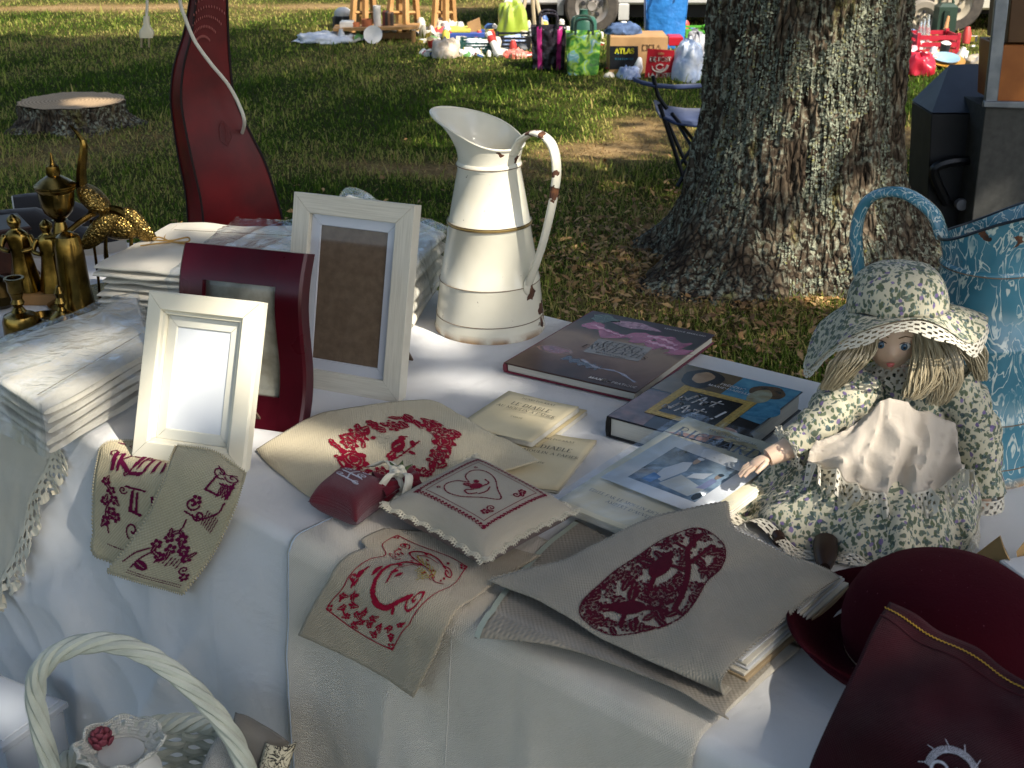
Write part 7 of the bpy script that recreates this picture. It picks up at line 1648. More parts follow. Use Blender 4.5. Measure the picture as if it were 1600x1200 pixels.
a0, a1 = ucs(1456, 176), ucs(1547, 176)
hd = MB(); hd.add([a0, a1, hb1, hb0, a0+Vector((0, .3, 0)), a1+Vector((0, .3, 0))], [(0, 1, 2, 3), (0, 3, 4), (1, 5, 2), (3, 2, 5, 4)]); hd.build('hood', GREYP, dk, world=True, smooth=0)
MB().tube(cr([tuple(ucs(*p)) for p in ((1528, 252, -.05), (1490, 252, -.06), (1462, 262, -.06), (1462, 280, -.05), (1480, 318, -.03))], 20), .022, 8).build('tray_rim', mat('black_plastic', S('14161a'), .35), dk, world=True)
MB().lathe([(0, 0), (.026, 0), (.027, .004), (.024, .03), (0, .032)], 24, ucs(1500, 318, -.06), Matrix.Rotation(math.pi/2, 3, 'X')).build('grey_knob', mat('grey_knob', S('7d7f84'), .4), dk, world=True)
ch_ = thing('flight_case', 'tall grey case with metal edging and orange wooden panel at the right edge', 'case', ucs(1560, 372, -.18))
fcp = lambda nm, pts, d, m, dy: face_prism(ch_, nm, pts, d, m, dy)
fcp('lower_panel', [(1540, 168), (1660, 172), (1660, 372), (1516, 372), (1520, 330)], .28, mat('grey_felt_panel', S('4a4a46'), .85, col2=S('3e3e3b'), vs=30, bump=.3), -.18)
fcp('orange_panel', [(1562, 70), (1660, 70), (1660, 160), (1558, 160)], .25, mat('orange_wood', S('a8652e'), .4, col2=S('8f5224'), vs=10), -.16)
fcp('dark_wood_panel', [(1586, -60), (1660, -60), (1660, 67), (1574, 67)], .25, mat('dark_wood', S('5f4020'), .5), -.17)
ALU = mat('worn_aluminium', S('8d949c'), .38, .75, col2=S('767d86'), vs=20)
fcp('edge_strip', [(1538, 166), (1562, -60), (1584, -60), (1558, 166)], .02, ALU, -.20)
fcp('edge_strip', [(1536, 168), (1660, 172), (1660, 160), (1538, 158)], .02, ALU, -.21)

# ================================================================== the stalls in the sun beyond the lawn
def B(px, py): return G(px, py)
def vb(b): return lambda x, y, dy=0.: V(b+Vector((0, dy, 0)), x, y)
def fbox(t, nm, b, x0, x1, y0, y1, depth, m, rot=0., bev=.006, dy=0.):
    u = vb(b); p, q = u(x0, y1, dy), u(x1, y0, dy); c_ = (p+q)/2+Vector((0, depth/2, 0)); return MB().box(c_, (abs(q.x-p.x), depth, abs(q.z-p.z)), Matrix.Rotation(rot, 3, 'Z'), bev=bev).build(nm, m, t, world=True)
WOOD = mat('raw_pine', S('b58a58'), .75, col2=S('96703f'), vs=9); CARD = mat('cardboard', S('b08a5e'), .85, col2=S('9a774e'), vs=8)
# trestles with a low table
b_t = B(590, 64); ut = vb(b_t)
tr1 = thing('low_display_table', 'low wooden display table under the trestles on the sunny lawn', 'table', b_t)
MB().prism([ut(520, 49, -.1), ut(652, 46, -.1), ut(656, 40, .45), ut(524, 43, .45)], (0, 0, .025)).build('table_top', WOOD, tr1, world=True)
for x, d in ((530, -.08), (646, -.08), (532, .42), (648, .42)): MB().tube([ut(x, 48, d), Vector((ut(x, 48, d).x, b_t.y+d, 0))], .02, 8).build('leg', WOOD, tr1, world=True)
fbox(tr1, 'front_board', b_t, 528, 645, 51, 61, .02, mat('kraft_brown', S('8f6a40'), .8))
def trestle(label, x, span, b):
    u = vb(b); t = thing('wooden_trestle', label, 'trestle', b, group=None)
    for dx, dy in ((-span, -.12), (span*.2, -.12), (-span*.3, .25), (span, .25)):
        foot = u(x+dx, 60, dy); foot.z = 0.; top = u(x+dx*.55, -75, .06); MB().tube([foot, top], .032, 4).build('leg', WOOD, t, world=True)
    for yy in (20, -20): MB().tube([u(x-span*.75, yy, -.08), u(x+span*.75, yy, .12)], .018, 4).build('stretcher', WOOD, t, world=True)
trestle('wooden trestle above the left end of the low display table', 568, 18, B(565, 50)); trestle('wooden trestle with thick legs in the middle of the stall', 630, 24, B(635, 56)); trestle('rightmost wooden trestle of the stall beside the clutter', 694, 16, B(690, 50))
def pot(name, label, cat, x, ybase, b, r, h, m, flare=1.15):
    p = vb(b)(x, ybase, .1); t = thing(name, label, cat, p); MB().lathe([(0, 0), (r, 0), (r*flare, h), (r*flare*.9, h), (r*.85, .01), (0, .012)], 18).build('pot', m, t); return t
TOP = 47
white_m = mat('glazed_white', S('dedbd2'), .3); terr = mat('terracotta', S('b06a45'), .8)
pot('terracotta_pot', 'terracotta pot on the low display table', 'pot', 574, TOP, b_t, .045, .10, terr); pot('terracotta_pot', 'smaller terracotta pot beside the white block', 'pot', 556, TOP, b_t, .035, .07, terr)
pot('white_canister', 'tall white cylinder standing on the low display table', 'canister', 590, TOP, b_t, .035, .22, white_m, 1.0)
t = thing('white_block', 'white square block at the left end of the low display table', 'box', ut(541, TOP, .1)); fbox(t, 'block', b_t, 531, 551, 34, 46, .14, white_m, dy=.05)
t = thing('book_row', 'dark red books standing under the trestles', 'books', ut(605, TOP, .2)); 
for i in range(4): fbox(t, 'book', b_t, 598+i*4, 601.5+i*4, 18+i, 45, .14, mat('book_col%d' % i, S(('5a2a22', '2e2a28', '73523a', '38302c')[i]), .6), dy=.15)
b_k = B(530, 48); t = thing('black_crate', 'black crate with yellow and white things at the far left stall', 'crate', b_k); fbox(t, 'crate', b_k, 520, 553, 26, 43, .28, mat('black_plastic_crate', S('1d1f22'), .5), dy=.2); MB().ell(vb(b_k)(536, 22, .3), (.09, .09, .07), 12, 8).build('white_bundle', white_m, t, world=True); MB().ell(vb(b_k)(548, 24, .3), (.05, .06, .03), 12, 8).build('yellow_bundle', mat('yellow_cloth', S('c9a62e'), .8), t, world=True)
t = thing('round_white_dish', 'round white dish tilted against the low display table', 'dish', ut(583, 60, -.2)); MB().lathe([(0, 0), (.07, .004), (.085, .014), (.086, .018), (.07, .010), (0, .006)], 24, ut(583, 55, -.16), Matrix.Rotation(1.1, 3, 'X')).build('dish', white_m, t, world=True)
def heap(name, label, cat, b, x0, x1, y0, y1, m, depth=.3, seed=0, kind=None):
    u = vb(b); p, q = u(x0, y1), u(x1, y0); c_ = (p+q)/2; rx, rz = abs(q.x-p.x)/2, max(.012, abs(q.z-p.z)); mb = MB(); rows = []
    for t_ in np.linspace(0, 1, 14):
        row = []
        for a in np.linspace(0, 2*math.pi, 34, endpoint=False):
            r = math.cos(t_*math.pi/2)**.55 if t_ < 1 else .001; v = Vector((rx*r*math.cos(a), depth*.5*r*math.sin(a), rz*math.sin(t_*math.pi/2))); w_ = 1+.24*mnoise.noise(Vector((math.cos(a)*2.2+seed, math.sin(a)*2.2, t_*2.6+seed))); row.append(Vector((c_.x, b.y+depth*.2, 0))+Vector((v.x*w_, v.y*w_, v.z*w_+.02*mnoise.noise(Vector((v.x*30, v.y*30, seed))))))
        rows.append(row)
    mb.grid(rows, wrap_v=True); o = mb.build(name, m, None, loc=tuple(Vector((c_.x, b.y, 0))), smooth=50); return tag(o, label, cat)
PLW = mat('white_plastic_bag', S('d5d8da'), .35, col2=S('b3bac2'), vs=14, bump=.5, bs=18, bd=.03)
heap('plastic_sheet', 'crumpled white plastic sheet on the grass at the far left', 'sheet', B(505, 66), 458, 562, 53, 66, PLW, .4, 1)
heap('white_cloth_heap', 'heap of pale cloth spilling onto the grass beside the green crate', 'cloth', B(700, 92), 672, 722, 64, 92, mat('pale_cloth', S('cbbfae'), .9, col2=S('a8977f'), vs=16, bump=.6, bs=20, bd=.03), .35, 3)
heap('red_bag', 'flat red and white plastic bag beside the pink-striped bag', 'bag', B(803, 93), 784, 828, 80, 93, mat('red_plastic', S('c8422e'), .4, col2=S('d8a090'), vs=14), .3, 5)
heap('plastic_bag', 'flat clear plastic bag in front of the green crate', 'bag', B(735, 90), 708, 755, 80, 91, PLW, .3, 8)
heap('white_bundle', 'white bundle of linen under the rightmost trestle', 'cloth', B(690, 52), 668, 715, 30, 50, mat('pale_cloth', S('cbbfae')), .3, 9)
heap('blue_white_bag', 'small blue and white bag at the foot of the cardboard box', 'bag', B(985, 125), 964, 1002, 107, 125, mat('bluewhite_plastic', S('aeb9cc'), .4, col2=S('5f76a8'), vs=16), .25, 11)
heap('white_plastic_bag', 'big white plastic bag with bright prints beside the post sign', 'bag', B(1070, 126), 1050, 1105, 70, 127, mat('printed_plastic', S('dadde0'), .35, col2=S('9fb2cf'), vs=12, bump=.6, bs=16, bd=.03), .35, 13)
heap('black_white_bag', 'black and white bag behind the white plastic bag', 'bag', B(1080, 105), 1068, 1112, 44, 95, mat('blackwhite', S('22242a'), .5, col2=S('c9c9cc'), vs=10), .3, 15)
def crate(name, label, b, x0, x1, y0, y1, m, depth=.36, slats=4):
    u = vb(b); t = thing(name, label, 'crate', b); p, q = u(x0, y1), u(x1, y0); W_, H_ = abs(q.x-p.x), abs(q.z-p.z); x_ = min(p.x, q.x); z_ = 0.0
    H_ = max(H_, .08)
    for i in range(slats):
        zz = z_+.01+H_*i/slats
        for yy in (0, depth): MB().box((x_+W_/2, b.y+yy, zz+H_/slats*.32), (W_, .012, H_/slats*.62)).build('slat', m, t, world=True)
        for xx in (x_, x_+W_): MB().box((xx, b.y+depth/2, zz+H_/slats*.32), (.012, depth-.014, H_/slats*.62)).build('slat', m, t, world=True)
    for xx in (x_+.004, x_+W_-.004):
        for yy in (.009, depth-.009): MB().box((xx, b.y+yy, z_+H_/2), (.028, .03, H_+.012)).build('corner_post', m, t, world=True)
    MB().box((x_+W_/2, b.y+depth/2, z_+.012), (W_-.016, depth-.016, .01)).build('floor', m, t, world=True); return t
crate('green_plastic_crate', 'dark green slatted crate in front of the blue box', B(742, 86), 719, 766, 66, 85, mat('teal_plastic', S('1f4a44'), .5)); crate('wire_crate', 'black slatted crate filled with bottles beside the pink-striped bag', B(800, 82), 776, 828, 56, 80, mat('black_plastic_crate', S('1d1f22')))
heap('crate_contents', 'white and coloured oddments filling the green crate', 'oddments', B(742, 82), 724, 762, 60, 80, PLW, .2, 21); heap('crate_contents', 'blue and white bottles lying in the black slatted crate', 'oddments', B(800, 78), 782, 824, 56, 76, mat('bluewhite_plastic', S('aeb9cc')), .2, 23)
b_x = B(728, 72); t = thing('blue_box', 'blue box of toys with a yellow lid behind the crates', 'box', b_x); fbox(t, 'tub', b_x, 694, 757, 52, 66, .3, mat('blue_tub', S('3a55a0'), .45), dy=.2); fbox(t, 'yellow_lid', b_x, 700, 735, 46, 51.5, .26, mat('yellow_lid', S('d9cf5a'), .5), dy=.22)
MB().ell(vb(b_x)(702, 50, .25), (.04, .04, .03), 10, 8).build('red_toy', mat('toy_red', S('b83a34'), .4), t, world=True)
t = thing('cardboard_flap', 'square piece of cardboard standing on the blue box', 'cardboard', vb(b_x)(740, 55, .3)); MB().prism([vb(b_x)(x, y, .3) for x, y in ((730, 36), (749, 28), (752, 46), (732, 55))], (0, .05, 0)).build('panel', CARD, t, world=True)
t = thing('red_tipped_tube', 'white tube with red bands leaning on the black crate', 'tube', B(778, 90)); u_ = vb(B(778, 90)); MB().tube([u_(781, 89, -.1), u_(768, 62, .05)], .028, 12).build('tube', white_m, t, world=True); MB().tube([u_(770, 66, .02), u_(766, 58, .06)], .030, 12).build('band', mat('toy_red', S('b83a34')), t, world=True); MB().tube([u_(766, 57.5, .06), u_(763, 52, .08)], .028, 12).build('tip', white_m, t, world=True)
MB().tube([u_(775, 72, .1), u_(770, 50, .1)], .016, 8).build('red_stick', mat('toy_red', S('b83a34')), t, world=True)
# shopping bags
def shopper(name, label, b, x0, x1, y0, y1, parts, hm, depth=.26, seed=0):
    u = vb(b); t = thing(name, label, 'bag', b); p, q = u(x0, y1), u(x1, y0); W_, H_ = abs(q.x-p.x), q.z; xc = (p.x+q.x)/2
    for nm, f0, f1, m in parts:
        rows = []
        for z in np.linspace(0, 1, 14):
            row = []
            for s_ in np.linspace(f0, f1, 12):
                wz = .86+.14*z; x = (s_-.5)*W_*wz; y = -depth/2*(1-.25*abs(s_-.5)*2)*(1-.1*z); n_ = mnoise.noise(Vector((s_*7+seed, z*9, seed)))*.018; row.append((xc+x, b.y+depth/2+y+n_, .004+z*H_*(1+.03*math.sin(s_*9))+.0*n_))
            rows.append(row)
        MB().grid(rows).build(nm, m, t, world=True, smooth=60, solid=.004)
    rows = [[(xc+s_*W_/2*(.86+.14*z), b.y+depth/2+d, .004+z*H_) for s_, d in ((-1, -depth*.37), (-1, depth*.4), (1, depth*.4), (1, -depth*.37))] for z in (0, .5, 1)]
    MB().grid(rows).build('back_panel', parts[0][3], t, world=True, solid=.004)
    for d in (-.02, depth*.8): MB().tube(cr([(xc-W_*.25, b.y+d, H_), (xc-W_*.2, b.y+d+.04, H_+.10), (xc+W_*.2, b.y+d+.04, H_+.10), (xc+W_*.25, b.y+d, H_)], 16), .010, 6).build('strap', hm, t, world=True)
    return t
BLK = mat('black_pvc', S('1a171c'), .28, col2=S('2a242b'), vs=12, bump=.6, bs=16, bd=.02); PNK = mat('pink_pvc', S('a8286e'), .3, col2=S('7d1e54'), vs=12)
shopper('striped_shopping_bag', 'black shopping bag with pink stripes on the grass', B(858, 113), 829, 886, 45, 113, [('left_panel', 0, .16, BLK), ('pink_stripe', .16, .30, PNK), ('front_panel', .30, .74, BLK), ('pink_stripe', .74, .88, PNK), ('right_panel', .88, 1, BLK)], BLK, seed=1)
k = NB('leafy_print'); co = k.co(); k.set(Base_Color=k.ramp(k.noise(11, 5, co, dist=1.), [(.28, S('1f3a24')), (.42, S('3f7a2e')), (.52, S('8fae3a')), (.60, S('5a93a0')), (.70, S('c9d4c0'))]), Roughness=.35, Normal=k.bump(k.noise(14, 4, co), .5, .02))
shopper('green_shopping_bag', 'shopping bag printed with green leaves beside the striped bag', B(912, 122), 884, 940, 54, 122, [('front_panel', 0, 1, k.m)], mat('dark_green_strap', S('1f3a2c'), .6), seed=7)
b_g = B(910, 108); t = thing('green_demijohn', 'dark green bottle standing in the leafy shopping bag', 'bottle', b_g); p = vb(b_g)(911, 56); p.z = 0; zt_ = vb(b_g)(911, 20).z; q_ = (vb(b_g)(935, 50)-vb(b_g)(893, 50)).length/2; MB().lathe([(0, zt_*.3), (q_, zt_*.3), (q_, zt_*.86), (q_*.8, zt_*.93), (q_*.35, zt_*.96), (q_*.3, zt_*1.04), (q_*.34, zt_*1.06), (0, zt_*1.06)], 24, p).build('bottle', mat('dark_green_plastic', S('24473a'), .3, col2=S('35604f')), t, world=True)
# cardboard box with black panel
b_a = B(1000, 117); ua = vb(b_a); bx = thing('cardboard_box', 'cardboard box with a black ATLAS panel and denim heaped on top', 'box', b_a)
fbox(bx, 'carton', b_a, 952, 1044, 57, 116, .36, CARD, rot=.0)
pz = .006
def facetext(mb, s_, x, y, size, b, dy, **kw):
    u = vb(b); o = u(x, y, dy); text(mb, s_, 0, 0, size, lambda a, c_: (o.x+a, o.y, o.z+c_), **kw); return mb
def facepoly(t, nm, pts, b, dy, m): 
    u = vb(b); MB().add([u(x, y, dy) for x, y in pts], [tuple(range(len(pts)))]).build(nm, m, t, world=True, smooth=0)
pan = [(952.5, 72), (997, 72), (997, 108), (952.5, 108)]; facepoly(bx, 'black_panel', pan, b_a, -.004, mat('panel_black', S('17191d'), .4))
hx = abs(ua(998, 90).x-ua(952, 90).x)
mb = facetext(MB(), 'ATLAS', 976, 83.5, hx*.165, b_a, -.010, wt=(.24, .26), serif=0, track=.10); mb.build('atlas_lettering', mat('print_yellow', S('d3cf3a'), .4), bx, world=True, smooth=0)
mb = facetext(MB(), 'HORTENSES', 976, 93.5, hx*.06, b_a, -.010, wt=(.14, .16), serif=0, track=.5); facetext(mb, '------', 965, 85.5, hx*.05, b_a, -.010, wt=(.3, .3), serif=0, track=-.1); mb.build('small_lettering', mat('print_cyan', S('3f8aa8'), .4), bx, world=True, smooth=0)
for i, x in enumerate((1008, 1018, 1029)): 
    u = vb(b_a); c_ = u(x, 74, -.005); MB().tube([c_+Vector((-.018, 0, -.02)), c_+Vector((-.018, 0, .02)), c_+Vector((.018, 0, .02)), c_+Vector((.018, 0, -.02))] if i < 2 else [c_+Vector((-.02, 0, -.018)), c_+Vector((.0, 0, .02)), c_+Vector((.02, 0, -.018))], .003, 4, closed=True).build('handling_mark', mat('stamp_ink', S('4a3a2c'), .7), bx, world=True)
dn = heap('folded_jeans', 'blue jeans heaped on the cardboard box', 'clothes', B(975, 112), 945, 1004, 44, 59, mat('denim', S('53688a'), .9, col2=S('33445f'), vs=14, bump=.4, bs=30, bd=.01), .3, 31)
dn.location.z = ua(975, 58).z
PB = B(1030, 124); up_ = vb(PB); ps = thing('post_sign', 'red enamel post office sign with white lettering leaning on the cardboard box', 'sign', PB)
MB().prism([up_(x, y) for x, y in ((1007, 124), (1052, 126), (1054, 79), (1012, 76))], (0, .012, 0)).build('sign_plate', mat('post_red', S('b8202e'), .35, col2=S('a51a28')), ps, world=True)
sw = abs(up_(1052, 100).x-up_(1008, 100).x); PW = mat('sign_white', S('e0d6c8'), .4)
mb = facetext(MB(), 'DE POST', 1032, 96, sw*.15, PB, -.008, wt=(.2, .26), track=.08); facetext(mb, 'LA POSTE', 1031, 121, sw*.15, PB, -.008, wt=(.2, .26), track=.06)
mb.build('sign_lettering', PW, ps, world=True, smooth=0)
hn = MB(); c_ = up_(1031, 105, -.006)
hn.tube([c_+Vector((sw*.13*math.cos(a), 0, sw*.10*math.sin(a))) for a in np.linspace(.5, 2*math.pi-.1, 24)], sw*.022, 6); hn.tube(cr([c_+Vector((-sw*.28, 0, sw*.05)), c_+Vector((-sw*.22, 0, -sw*.10)), c_+Vector((0, 0, -sw*.17)), c_+Vector((sw*.2, 0, -sw*.08)), c_+Vector((sw*.28, 0, sw*.08))], 20), list(np.linspace(sw*.014, sw*.05, 20)), 6)
hn.build('post_horn', PW, ps, world=True)
cw_ = MB(); c_ = up_(1033, 84, -.006); [cw_.ell(c_+Vector((i*sw*.045, 0, sw*(.03-.012*abs(i)))), (sw*.018, .003, sw*.03), 8, 6) for i in (-2, -1, 0, 1, 2)]; cw_.box(c_+Vector((0, 0, -sw*.015)), (sw*.2, .004, sw*.03)); cw_.build('crown_emblem', mat('sign_gold', S('c98a5a'), .4), ps, world=True)
b_b = B(1045, 80); BLU = mat('blue_tarpaulin', S('2f78bd'), .35, col2=S('2562a0'), vs=10, bump=.5, bs=12, bd=.03)
shopper('blue_carrier', 'big blue plastic carrier standing behind the cardboard box', b_b, 1008, 1077, -6, 56, [('front_panel', 0, 1, BLU)], BLU, .3, 17)
crate('lime_crate', 'bright green stacked crate between the blue carrier and the oak', B(1088, 75), 1074, 1112, 18, 46, mat('lime_plastic', S('5aa838'), .45), slats=5)
t = thing('red_tin', 'red tin on the ground between the sign and the oak', 'tin', B(1058, 100)); fbox(t, 'tin', B(1058, 100), 1045, 1068, 58, 72, .2, mat('post_red', S('b8202e')))
heap('lime_beach_bag', 'lime green translucent bag hanging by the trailer', 'bag', B(800, 68), 776, 826, -4, 58, mat('lime_film', S('a3b83a'), .4, col2=S('8a9a2e'), trans=.2), .2, 41)
# vehicles
def wheel(t, c, R, wdt, hubm, tyre, face=-1):
    Rm = Matrix.Rotation(math.pi/2, 3, 'X'); o = MB().lathe([(R*.62, -wdt/2), (R*.92, -wdt/2), (R, -wdt*.32), (R, wdt*.32), (R*.92, wdt/2), (R*.62, wdt/2)], 40, c, Rm, cap=False).build('tyre', tyre, t, world=True)
    h = MB().lathe([(0, wdt*.36), (R*.16, wdt*.38), (R*.2, wdt*.28), (R*.45, wdt*.22), (R*.52, wdt*.34), (R*.62, wdt*.46), (R*.64, wdt*.46), (R*.63, -wdt*.4), (0, -wdt*.4)], 40, c, Rm).build('hub', hubm, o, world=True)
    for i in range(5):
        a = i*2*math.pi/5+.3; MB().lathe([(0, 0), (R*.085, 0), (R*.085, .02), (0, .022)], 12, Vector(c)+Vector((R*.35*math.cos(a), -wdt*.28, R*.35*math.sin(a))), Rm).build('vent_hole', mat('hub_dark', S('2a2a2c'), .6), h, world=True)
    for i in range(5):
        a = i*2*math.pi/5+.93; MB().lathe([(0, 0), (R*.04, 0), (R*.035, .018), (0, .02)], 8, Vector(c)+Vector((R*.24*math.cos(a), -wdt*.30, R*.24*math.sin(a))), Rm).build('wheel_nut', mat('nut_steel', S('8a8680'), .4, .8), h, world=True)
TYRE = mat('tyre_rubber', S('3a3632'), .85, col2=S('4d4740'), vs=20); VANW = mat('van_paint', S('b9b9b4'), .35, col2=S('a8a8a4'))
b_v = B(925, 72); b_v.y += 1.0; uv_ = vb(b_v)
b_v = G(925, 52); uv_ = vb(b_v); Rw = abs(uv_(966, 20).x-uv_(882, 20).x)/2
van = thing('parked_trailer', 'pale grey trailer with one visible wheel behind the shopping bags', 'trailer', b_v)
wheel(van, Vector((uv_(924, 20).x, b_v.y, Rw)), Rw, .18, mat('silver_hub', S('a39c94'), .4, .5), TYRE)
xl, xr = uv_(790, 0).x, uv_(1180, 0).x; zb_ = uv_(900, 9).z
MB().box(((xl+xr)/2, b_v.y+.85, zb_+.45), (xr-xl, 1.5, .9), bev=.02).build('body', VANW, van, world=True)
MB().box(((xl+xr)/2, b_v.y+.9, zb_-.07), (xr-xl-.1, 1.3, .13)).build('chassis', mat('chassis_black', S('1c1c1e'), .7), van, world=True)
MB().box((uv_(796, 10).x, b_v.y+.02, zb_-.10), (.10, .04, .30), bev=.01).build('bracket', VANW, van, world=True); MB().box((uv_(876, 10).x, b_v.y+.05, zb_-.02), (.06, .05, .14)).build('bracket', mat('galvanised', S('9a9c9e'), .5, .5), van, world=True)
MB().box((uv_(975, 10).x, b_v.y+.02, zb_-.06), (.10, .04, .16), bev=.01).build('mudguard_stay', VANW, van, world=True)
MB().tube([(xl+.3, b_v.y+.5, .02), (xl+.3, b_v.y+.5, zb_)], .03, 8).build('support_leg', mat('galvanised', S('9a9c9e')), van, world=True)
MB().box(((xl+xr)/2+.2, b_v.y+1.5, .30), ((xr-xl)*.9, .05, .42)).build('rear_skirt', mat('chassis_black', S('1c1c1e')), van, world=True)
t = thing('rope_tripod', 'beige wooden tripod legs standing in front of the trailer', 'tripod', B(832, 58)); u_ = vb(B(832, 58))
for x, d in ((808, -.1), (836, .15), (852, -.05)):
    f_ = u_(x, 50, d); f_.z = 0; MB().tube([f_, u_(829, -40, .02)], .018, 6).build('leg', mat('pale_wood', S('bfae8e'), .7), t, world=True)
# car at the right, its wheel and sill
b_c = G(1478, 52); uc_ = vb(b_c); car = thing('parked_car', 'cream car standing beyond the red crate at the right', 'car', b_c); Rc = .30
wheel(car, Vector((uc_(1488, 10).x, b_c.y+.06, Rc)), Rc, .18, mat('cream_hub', S('b5aa94'), .4), TYRE)
xc0 = uc_(1440, 0).x; MB().box((xc0+2.2, b_c.y+1.0, .62), (5., 1.7, .62), bev=.06).build('body', mat('cream_car', S('c2bdae'), .25, coat=.5), car, world=True)
MB().box((xc0+2.3, b_c.y+.19, .27), (3.9, .05, .14), bev=.02).build('sill', mat('cream_car', S('c2bdae')), car, world=True)
MB().box((xc0+2.2, b_c.y+1.1, .20), (4.4, 1.3, .14)).build('underbody', mat('chassis_black', S('1c1c1e')), car, world=True)
b_w = B(1440, 56); t = thing('spare_wheel', 'loose cream wheel with tyre leaning beside the red crate', 'wheel', b_w); Rs = abs(vb(b_w)(1470, 20).x-vb(b_w)(1415, 20).x)/2
wheel(t, Vector((vb(b_w)(1442, 20).x, b_w.y, Rs)), Rs, .13, mat('cream_hub', S('b5aa94')), mat('cream_tyre', S('8f8676'), .7))
b_j = B(1480, 62); t = thing('green_jerrycan', 'dark green metal jerrycan beside the loose wheel', 'jerrycan', b_j); fbox(t, 'can', b_j, 1462, 1498, 6, 62, .16, mat('army_green', S('2c4034'), .4), bev=.03); u_ = vb(b_j); MB().tube([u_(1468, 5, .05), u_(1470, -3, .05), u_(1488, -3, .05), u_(1490, 5, .05)], .014, 6).build('handle', mat('army_green', S('2c4034')), t, world=True)
MB().box(u_(1478, 34, -.01), (.05, .02, .2)).build('rib', mat('army_green_dark', S('22332a'), .4), t, world=True)
t = thing('wooden_handle_tool', 'brown wooden tool handle leaning on the jerrycan', 'tool', B(1480, 64)); MB().tube([vb(B(1480, 68))(1477, 48), vb(B(1480, 66))(1482, 26, .05)], [.022, .012], 8).build('handle', mat('tool_wood', S('a5764a'), .6), t, world=True)
RC = mat('red_crate_plastic', S('b8283a'), .4); crate('red_crate', 'red plastic crate with glassware beside the loose wheel', B(1466, 86), 1432, 1500, 52, 85, RC, .34, 3)
for i, (x, y0, y1) in enumerate(((1441, 36, 60), (1447, 30, 60), (1436, 40, 60))):
    p = vb(B(1441, 84))(x, y1, .12); hgt = vb(B(1441, 84))(x, y0, .12).z; t = thing('glass_bottle', ('squat clear bottle in the red crate', 'tallest clear bottle standing in the red crate', 'short clear jar at the left of the red crate')[i], 'bottle', Vector((p.x, p.y, .04))); MB().lathe([(0, 0), (.028, 0), (.030, .01), (.030, hgt*.55), (.014, hgt*.75), (.013, hgt), (.0, hgt)], 14).build('bottle', mat('clear_glass', (.8, .85, .82), .08, trans=.8), t)
t = thing('blue_tray_crate', 'pale blue plastic crate between the oak and the red crate', 'crate', B(1412, 76)); fbox(t, 'tub', B(1412, 76), 1380, 1434, 56, 75, .34, mat('slate_blue', S('5f7296'), .45)); fbox(t, 'upper_tray', B(1412, 76), 1382, 1432, 47, 55, .32, mat('sky_blue', S('7fa3cf'), .4))
heap('white_laundry_bag', 'tall white bag right behind the oak trunk', 'bag', B(1398, 58), 1376, 1420, 2, 56, PLW, .3, 51)
heap('red_cushion', 'red cushion on top of the white bag behind the oak', 'cushion', B(1400, 50), 1384, 1424, -16, 8, RC, .3, 53).location.z = .30
heap('red_white_bag', 'red bag with white panel lying in front of the blue crate', 'bag', B(1412, 98), 1384, 1438, 72, 98, mat('redwhite', S('c23a48'), .4, col2=S('d8c8c8'), vs=9), .3, 55); heap('red_plastic_bag', 'glossy red plastic bag on the grass right of the oak', 'bag', B(1440, 116), 1412, 1466, 86, 117, mat('red_pvc', S('c02a3c'), .3, col2=S('a01a2c')), .28, 57); heap('dark_red_bag', 'dark red bag next to the oak trunk', 'bag', B(1398, 114), 1378, 1412, 76, 114, mat('red_pvc2', S('a5202e'), .35), .28, 59)
b_p = B(1478, 104); t = thing('painted_plate', 'yellow plate with blue centre leaning by the red crate', 'plate', b_p); pc = vb(b_p)(1478, 94); pr_ = abs(vb(b_p)(1507, 94).x-pc.x)
MB().lathe([(0, 0), (pr_*.6, 0), (pr_, pr_*.22), (pr_, pr_*.26), (pr_*.6, .03), (0, .025)], 28, Vector((pc.x, b_p.y, .02)), Matrix.Rotation(.25, 3, 'X')).build('plate', mat('ochre_glaze', S('c08a3a'), .3), t, world=True)
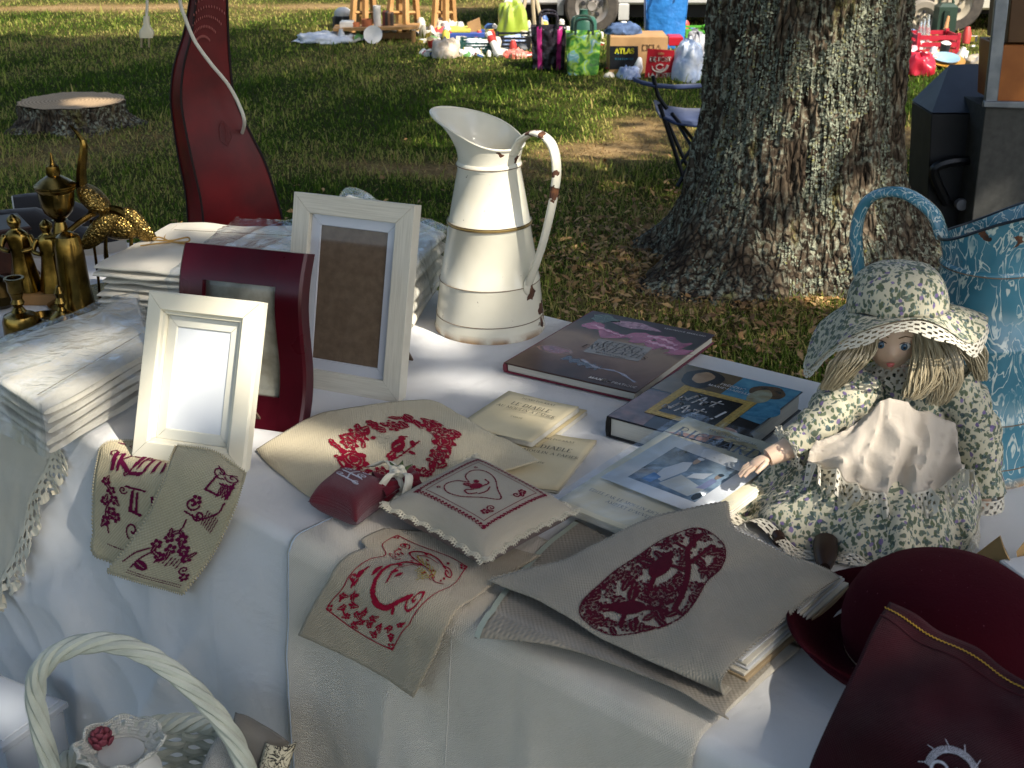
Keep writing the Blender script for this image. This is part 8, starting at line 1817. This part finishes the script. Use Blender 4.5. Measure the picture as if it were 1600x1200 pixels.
MB().lathe([(0, 0), (pr_*.72, .028), (pr_*.72, .034), (0, .008)], 28, Vector((pc.x, b_p.y, .045)), Matrix.Rotation(.25, 3, 'X')).build('centre', mat('blue_glaze', S('8fb0c4'), .3), t, world=True)
heap('glass_oddments', 'small heap of glass oddments beside the yellow plate', 'oddments', B(1530, 104), 1508, 1552, 88, 104, mat('pale_glass', S('c2b49a'), .3, trans=.2), .2, 61)
# small oddments strewn among the stalls
k = NB('oddments'); ri = k.n('NewGeometry').outputs['Random Per Island']
k.set(Base_Color=k.ramp(ri, [(0, S('d9d6cc')), (.22, S('c9c2b0')), (.34, S('3f5f94')), (.42, S('b33a34')), (.5, S('e0ddd4')), (.62, S('b59a6a')), (.7, S('2c2f33')), (.78, S('d8c14a')), (.86, S('c9ccd0')), (.94, S('5a8a4a'))], 'CONSTANT'), Roughness=.5)
od = MB(); rr = random.Random(12)
for x0, x1, y0, y1, n in ((655, 830, 44, 92, 95), (560, 660, 52, 62, 24), (930, 1095, 52, 124, 60), (1385, 1520, 56, 108, 55), (830, 930, 50, 60, 20), (470, 560, 58, 68, 8)):
    for _ in range(n):
        p = G(rr.uniform(x0, x1), rr.uniform(y0, y1)); s_ = rr.uniform(.02, .075); R = Matrix.Rotation(rr.random()*6.3, 3, 'Z')@Matrix.Rotation(rr.uniform(-.5, .5), 3, 'X'); q = rr.random(); p.z = s_*.45
        if q < .45: od.box(p, (s_*rr.uniform(.8, 2), s_, s_*rr.uniform(.3, 1.4)), R, bev=s_*.06)
        elif q < .75: od.lathe([(0, 0), (s_*.5, 0), (s_*.6, s_*rr.uniform(.8, 2.)), (s_*.3, s_*2.1), (0, s_*2.1)], 10, p-Vector((0, 0, s_*.4)), R if rr.random() < .3 else None)
        else: od.add([Vector(v)+mnoise.noise_vector(Vector(v)*24)*s_*.5 for v in MB().ell(p, (s_*1.2, s_, s_*.6), 9, 6, R).v], MB().ell(p, (1, 1, 1), 9, 6).f)
o = od.build('stall_oddments', k.m, smooth=40); tag(o, 'countless small flea-market oddments strewn on the sunny grass', 'oddments', kind='stuff')
crowns()
